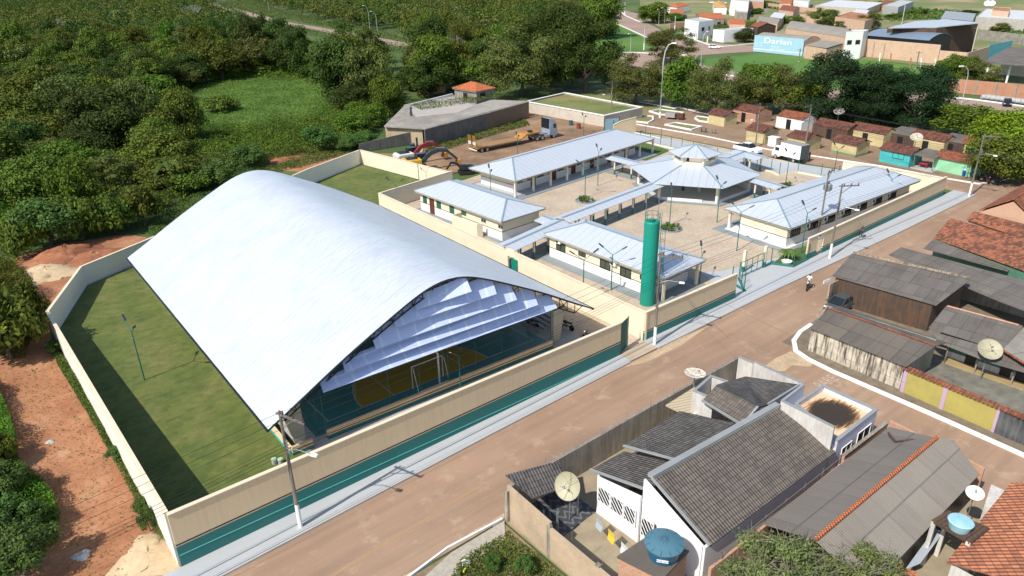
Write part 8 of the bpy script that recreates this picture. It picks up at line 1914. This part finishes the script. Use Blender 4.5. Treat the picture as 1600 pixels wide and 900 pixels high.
carpet('undergrowth', [(250, 140), (320, 110), (520, 100), (600, 110), (560, 200), (470, 235), (330, 250), (250, 215)], 80000, .19, L_bright, 2.4, 'bright climbing undergrowth around the grassy clearing', .8, [mead], seed=8)
carpet('undergrowth', [(300, 44), (420, 56), (560, 76), (620, 90), (560, 130), (330, 120), (250, 90)], 40000, .32, L_bright, 2.2, 'bushy slope between the far road and the clearing', .8, seed=9)
carpet('grass', mead, 60000, .15, leafmat('tall_grass_leaf', (.09, .17, .025), (.16, .25, .05), .25, .1), .6, 'tall grass filling the clearing in the wood', .6, seed=10, cat='grass')
carpet('grass', [(380, 262), (470, 262), (560, 236), (600, 220), (560, 225), (420, 240)], 9000, .14, L_grassy, .7, 'weeds between the wood and the back wall of the court', .7, seed=12, cat='grass')
carpet('grass', [(230, 358), (300, 305), (330, 268), (400, 250), (470, 262), (400, 275), (330, 330), (245, 388)], 16000, .12, L_grassy, .8, 'long grass between the wood and the left back edge of the arched roof', .8, seed=31, cat='grass')
carpet('grass', [(340, 5), (400, 40), (480, 56), (620, 84), (680, 100), (690, 80), (600, 50), (520, 36), (430, 14), (400, -5)], 26000, .30, L_grassy, 1.3, 'yellowish rough grass along the far road', .9, [[(360, 12), (400, 22), (600, 60), (640, 70), (600, 68), (400, 30)]], seed=32, cat='grass')
# dense bushes lower left
L_dense = [( -20, 905), (30, 880), (90, 850), (95, 800), (70, 760), (30, 735), (30, 690), (12, 640), (-10, 600), (-60, 580), (-60, 905)]
carpet('undergrowth', L_dense, 60000, .085, L_bright, 1.9, 'dense leafy weeds at the lower left edge of the dirt lot', .9, seed=14)
carpet('undergrowth', [(-60, 560), (40, 560), (68, 500), (50, 440), (20, 420), (-60, 430)], 45000, .10, L_mid, 2.2, 'dense bushes at the left edge beside the dirt lot', .9, seed=15)
carpet('weeds', [(80, 535), (100, 560), (130, 610), (150, 640), (195, 715), (245, 800), (262, 850), (248, 842), (215, 790), (170, 705), (120, 620), (75, 545)], 8000, .08, L_grassy, .6, 'strip of weeds along the foot of the white side wall', .9, seed=16, cat='weeds')
carpet('weeds', [(0, 905), (0, 560), (80, 560), (150, 680), (230, 850), (200, 905)], 1800, .07, L_grassy, .25, 'sparse small tufts of weed over the red dirt lot', .5, seed=33, cat='weeds')
carpet('weeds', [(700, 915), (720, 880), (745, 862), (795, 830), (810, 845), (880, 905), (890, 920)], 5500, .08, L_grassy, .5, 'green weeds growing in the corner lot outside the brick yard wall', .9, seed=17, cat='weeds')
carpet('weeds', [(660, 232), (760, 204), (820, 186), (828, 196), (770, 212), (680, 240)], 5000, .16, L_grassy, .5, 'grass strip at the foot of the black yard wall', .9, seed=18, cat='weeds')
carpet('weeds', [(1480, 40), (1530, 40), (1600, 70), (1640, 60), (1640, 40), (1500, 20), (1400, 12), (1390, 34), (1460, 30)], 7000, .6, L_grassy, 1.6, 'rough far grass around the warehouses', .9, seed=19, cat='weeds')
carpet('weeds', [(1180, 0), (1260, 14), (1275, 20), (1180, 12)], 3000, .6, L_grassy, 1.2, 'rough grass between the top houses', .9, seed=20, cat='weeds')
carpet('weeds', [(1060, 46), (1140, 38), (1190, 34), (1180, 44), (1110, 60), (1080, 56)], 6000, .4, L_grassy, 1.4, 'rough grass between the brick garden wall and the club house', .9, seed=21, cat='weeds')
carpet('weeds', [(630, 180), (660, 198), (740, 185), (790, 170), (770, 168), (690, 182)], 2500, .16, L_grassy, .5, 'weeds sprouting on the slab roof of the old depot', .9, seed=22, z0=3.4, cat='weeds')
# bushes along edges
for i, (x, y, ty, w, K) in enumerate(((20, 560, 450, 90, K_bush), (38, 520, 440, 70, K_bush), (500, 236, 195, 50, K_castor), (565, 228, 205, 50, K_castor), (545, 236, 214, 36, K_castor), (350, 290, 250, 60, K_castor), (390, 262, 225, 50, K_castor), (300, 300, 262, 56, K_bush), (80, 385, 310, 80, K_castor), (40, 395, 330, 60, K_bush), (130, 372, 300, 70, K_bush), (180, 362, 300, 60, K_bush), (225, 352, 290, 60, K_bush), (5, 790, 720, 60, K_castor), (30, 840, 775, 66, K_castor), (40, 900, 820, 80, K_castor), (0, 730, 670, 50, K_bush), (90, 550, 535, 26, K_castor), (186, 720, 700, 26, K_castor), (225, 800, 778, 24, K_castor), (235, 830, 790, 24, K_castor), (770, 892, 872, 24, K_castor), (822, 896, 870, 28, K_castor), (345, 175, 150, 46, K_bush))):
    lab = ['bush', 'castor oil bush'][K is K_castor]
    tpx(K, x, y, ty, w, f'{lab} {["at the left edge beside the dirt lot, nearer the wall", "at the left edge behind the first one", "growing behind the court wall above its left part", "big leaved one left of the low dark wall", "smaller one in front of the low dark wall", "beside the arched roof at the wood edge", "above the rear peak of the arched roof", "between wood and arched roof", "behind the pale dirt pile", "at the far left behind the dirt pile", "just behind the red soil heap", "behind the red soil heap to its right", "close to the back wall left of the roof", "at the lower left among the weeds, upper one", "at the lower left among the weeds, middle one", "at the lower left corner of the view", "at the left edge in shadow of the dirt lot", "at the upper corner of the white side wall", "halfway along the white side wall", "near the lower end of the white side wall", "nearest the lower end of the white side wall", "in the corner lot nearest the kerb", "in the corner lot at the brick yard wall", "alone at the edge of the grassy clearing"][i]}')
# bare pale trees
def bare(label, px, py, h, seed):
    p = P(px, py); o = thing('bare_tree', label, 'tree', p); rs = random.Random(seed); b = MB()
    def br(a, d, L, r, k):
        e = a+d*L; b.tube([a, a.lerp(e, .5)+V(rs.uniform(-.1, .1), rs.uniform(-.1, .1), 0)*L, e], [r, r*.8, r*.6], 5, caps=False)
        if k:
            for _ in range(4 if k > 1 else 3): br(e, (d+V(rs.uniform(-.8, .8), rs.uniform(-.8, .8), rs.uniform(-.1, .5))).normalized(), L*.72, r*.55, k-1)
    br(V(p.x, p.y, 0), V(0, 0, 1), h*.36, .3, 4); b.build('branches', M_barkpale, o)
bare('bare pale branched tree standing out in the dark wood, left', 95, 78, 13, 2); bare('bare pale branched tree near the far road, right of the first', 308, 52, 14, 5); bare('leafless pale tree beside the big trees behind the depot', 705, 120, 12, 8)
# palms in the wood
def palm(label, px, py, h, seed):
    p = P(px, py); o = thing('palm_tree', label, 'palm'); o.location = p; rs = random.Random(seed)
    b = MB(); b.tube([p, p+V(.3, 0, h*.5), p+V(.4, .2, h)], [.25, .18, .16], 7); b.build('trunk', M_bark, o)
    b = MB(); top = p+V(.4, .2, h)
    for k in range(26):
        a = rs.random()*6.28; u = rs.uniform(.1, 1.1); L = 3.6; d = V(math.cos(a), math.sin(a), 0); q = [top+d*(L*s*math.cos(.3*u))+V(0, 0, L*(u*s-1.2*s*s)) for s in (0, .25, .5, .75, 1)]; sd_ = V(-d.y, d.x, 0)
        for i in range(4):
            w0_, w1_ = (.15, .5, .55, .4, .05)[i], (.15, .5, .55, .4, .05)[i+1]
            b.face([q[i], q[i+1], q[i+1]+sd_*w1_-V(0, 0, w1_*.6), q[i]+sd_*w0_-V(0, 0, w0_*.6)]); b.face([q[i+1], q[i], q[i]-sd_*w0_-V(0, 0, w0_*.6), q[i+1]-sd_*w1_-V(0, 0, w1_*.6)])
    b.build('crown', L_grassy, o)
palm('palm tree rising above the wood at the top, left of the far road', 190, 62, 13, 1); palm('palm tree at the upper left edge of the wood', 8, 70, 11, 3); palm('small palm like tree beside the rear wood edge near the arched roof', 265, 300, 4.5, 4)
# soil heaps
def heap(name, label, px, py, r, h, mat, seed, sx=1.0):
    p = P(px, py); rs = np.random.RandomState(seed); n = 28; vs = []; b = MB()
    for i in range(9):
        for j in range(n):
            k = i/8; a = j*2*math.pi/n; rr = r*k*(1+.18*math.sin(3*a+seed)+.08*rs.normal()); z = h*(1-k**1.5)*(1+.12*rs.normal())-.03
            vs.append((p.x+rr*math.cos(a)*sx, p.y+rr*math.sin(a), max(z, -.05)))
    b.poly(vs, [(i*n+j, i*n+(j+1) % n, (i+1)*n+(j+1) % n, (i+1)*n+j) for i in range(8) for j in range(n)]); return tag(b.build(name, mat, smooth=True), label, 'heap')
heap('soil_heap', 'dark red heap of soil behind the back left wall', 102, 400, 3.0, 1.3, M_soilclod, 1, 1.4); heap('soil_heap', 'flatter red soil heap right of the darker one behind the back wall', 150, 402, 3.2, .7, M_soilclod, 2, 1.4); heap('sand_heap', 'pale sand heap with a sharp edge in the left dirt lot', 72, 428, 3.4, .8, M_sandy, 3, 1.0)
heap('sand_heap', 'broad pale sand spill at the foot of the front left wall corner', 232, 868, 2.0, .35, M_sandy, 4, .8); heap('rubble_heap', 'small grey heap of rubble in the dirt lot', 79, 690, .35, .2, M_conc, 5)
heap('rubbish_heap', 'white rubbish heap at the lower left of the dirt lot', 128, 868, .55, .2, M_dirtyw, 6); heap('soil_heap', 'red soil left behind the rear court wall', 440, 252, 3.2, .6, M_soilclod, 8, 1.6)
# loose stones and scraps on the dirt lot
rs = random.Random(4); b = MB()
for k in range(150):
    x = rs.uniform(0.5, 4.2); y = rs.uniform(38, 84); s = rs.uniform(.02, .07); b.box((x-rs.uniform(0, 3)*(y > 44), y, s*.3), (s*1.5, s, s*.7), rz=rs.random()*3)
tag(b.build('pebbles', M_soilclod), 'scattered pebbles and clods over the red dirt lot', 'pebbles', kind='stuff')
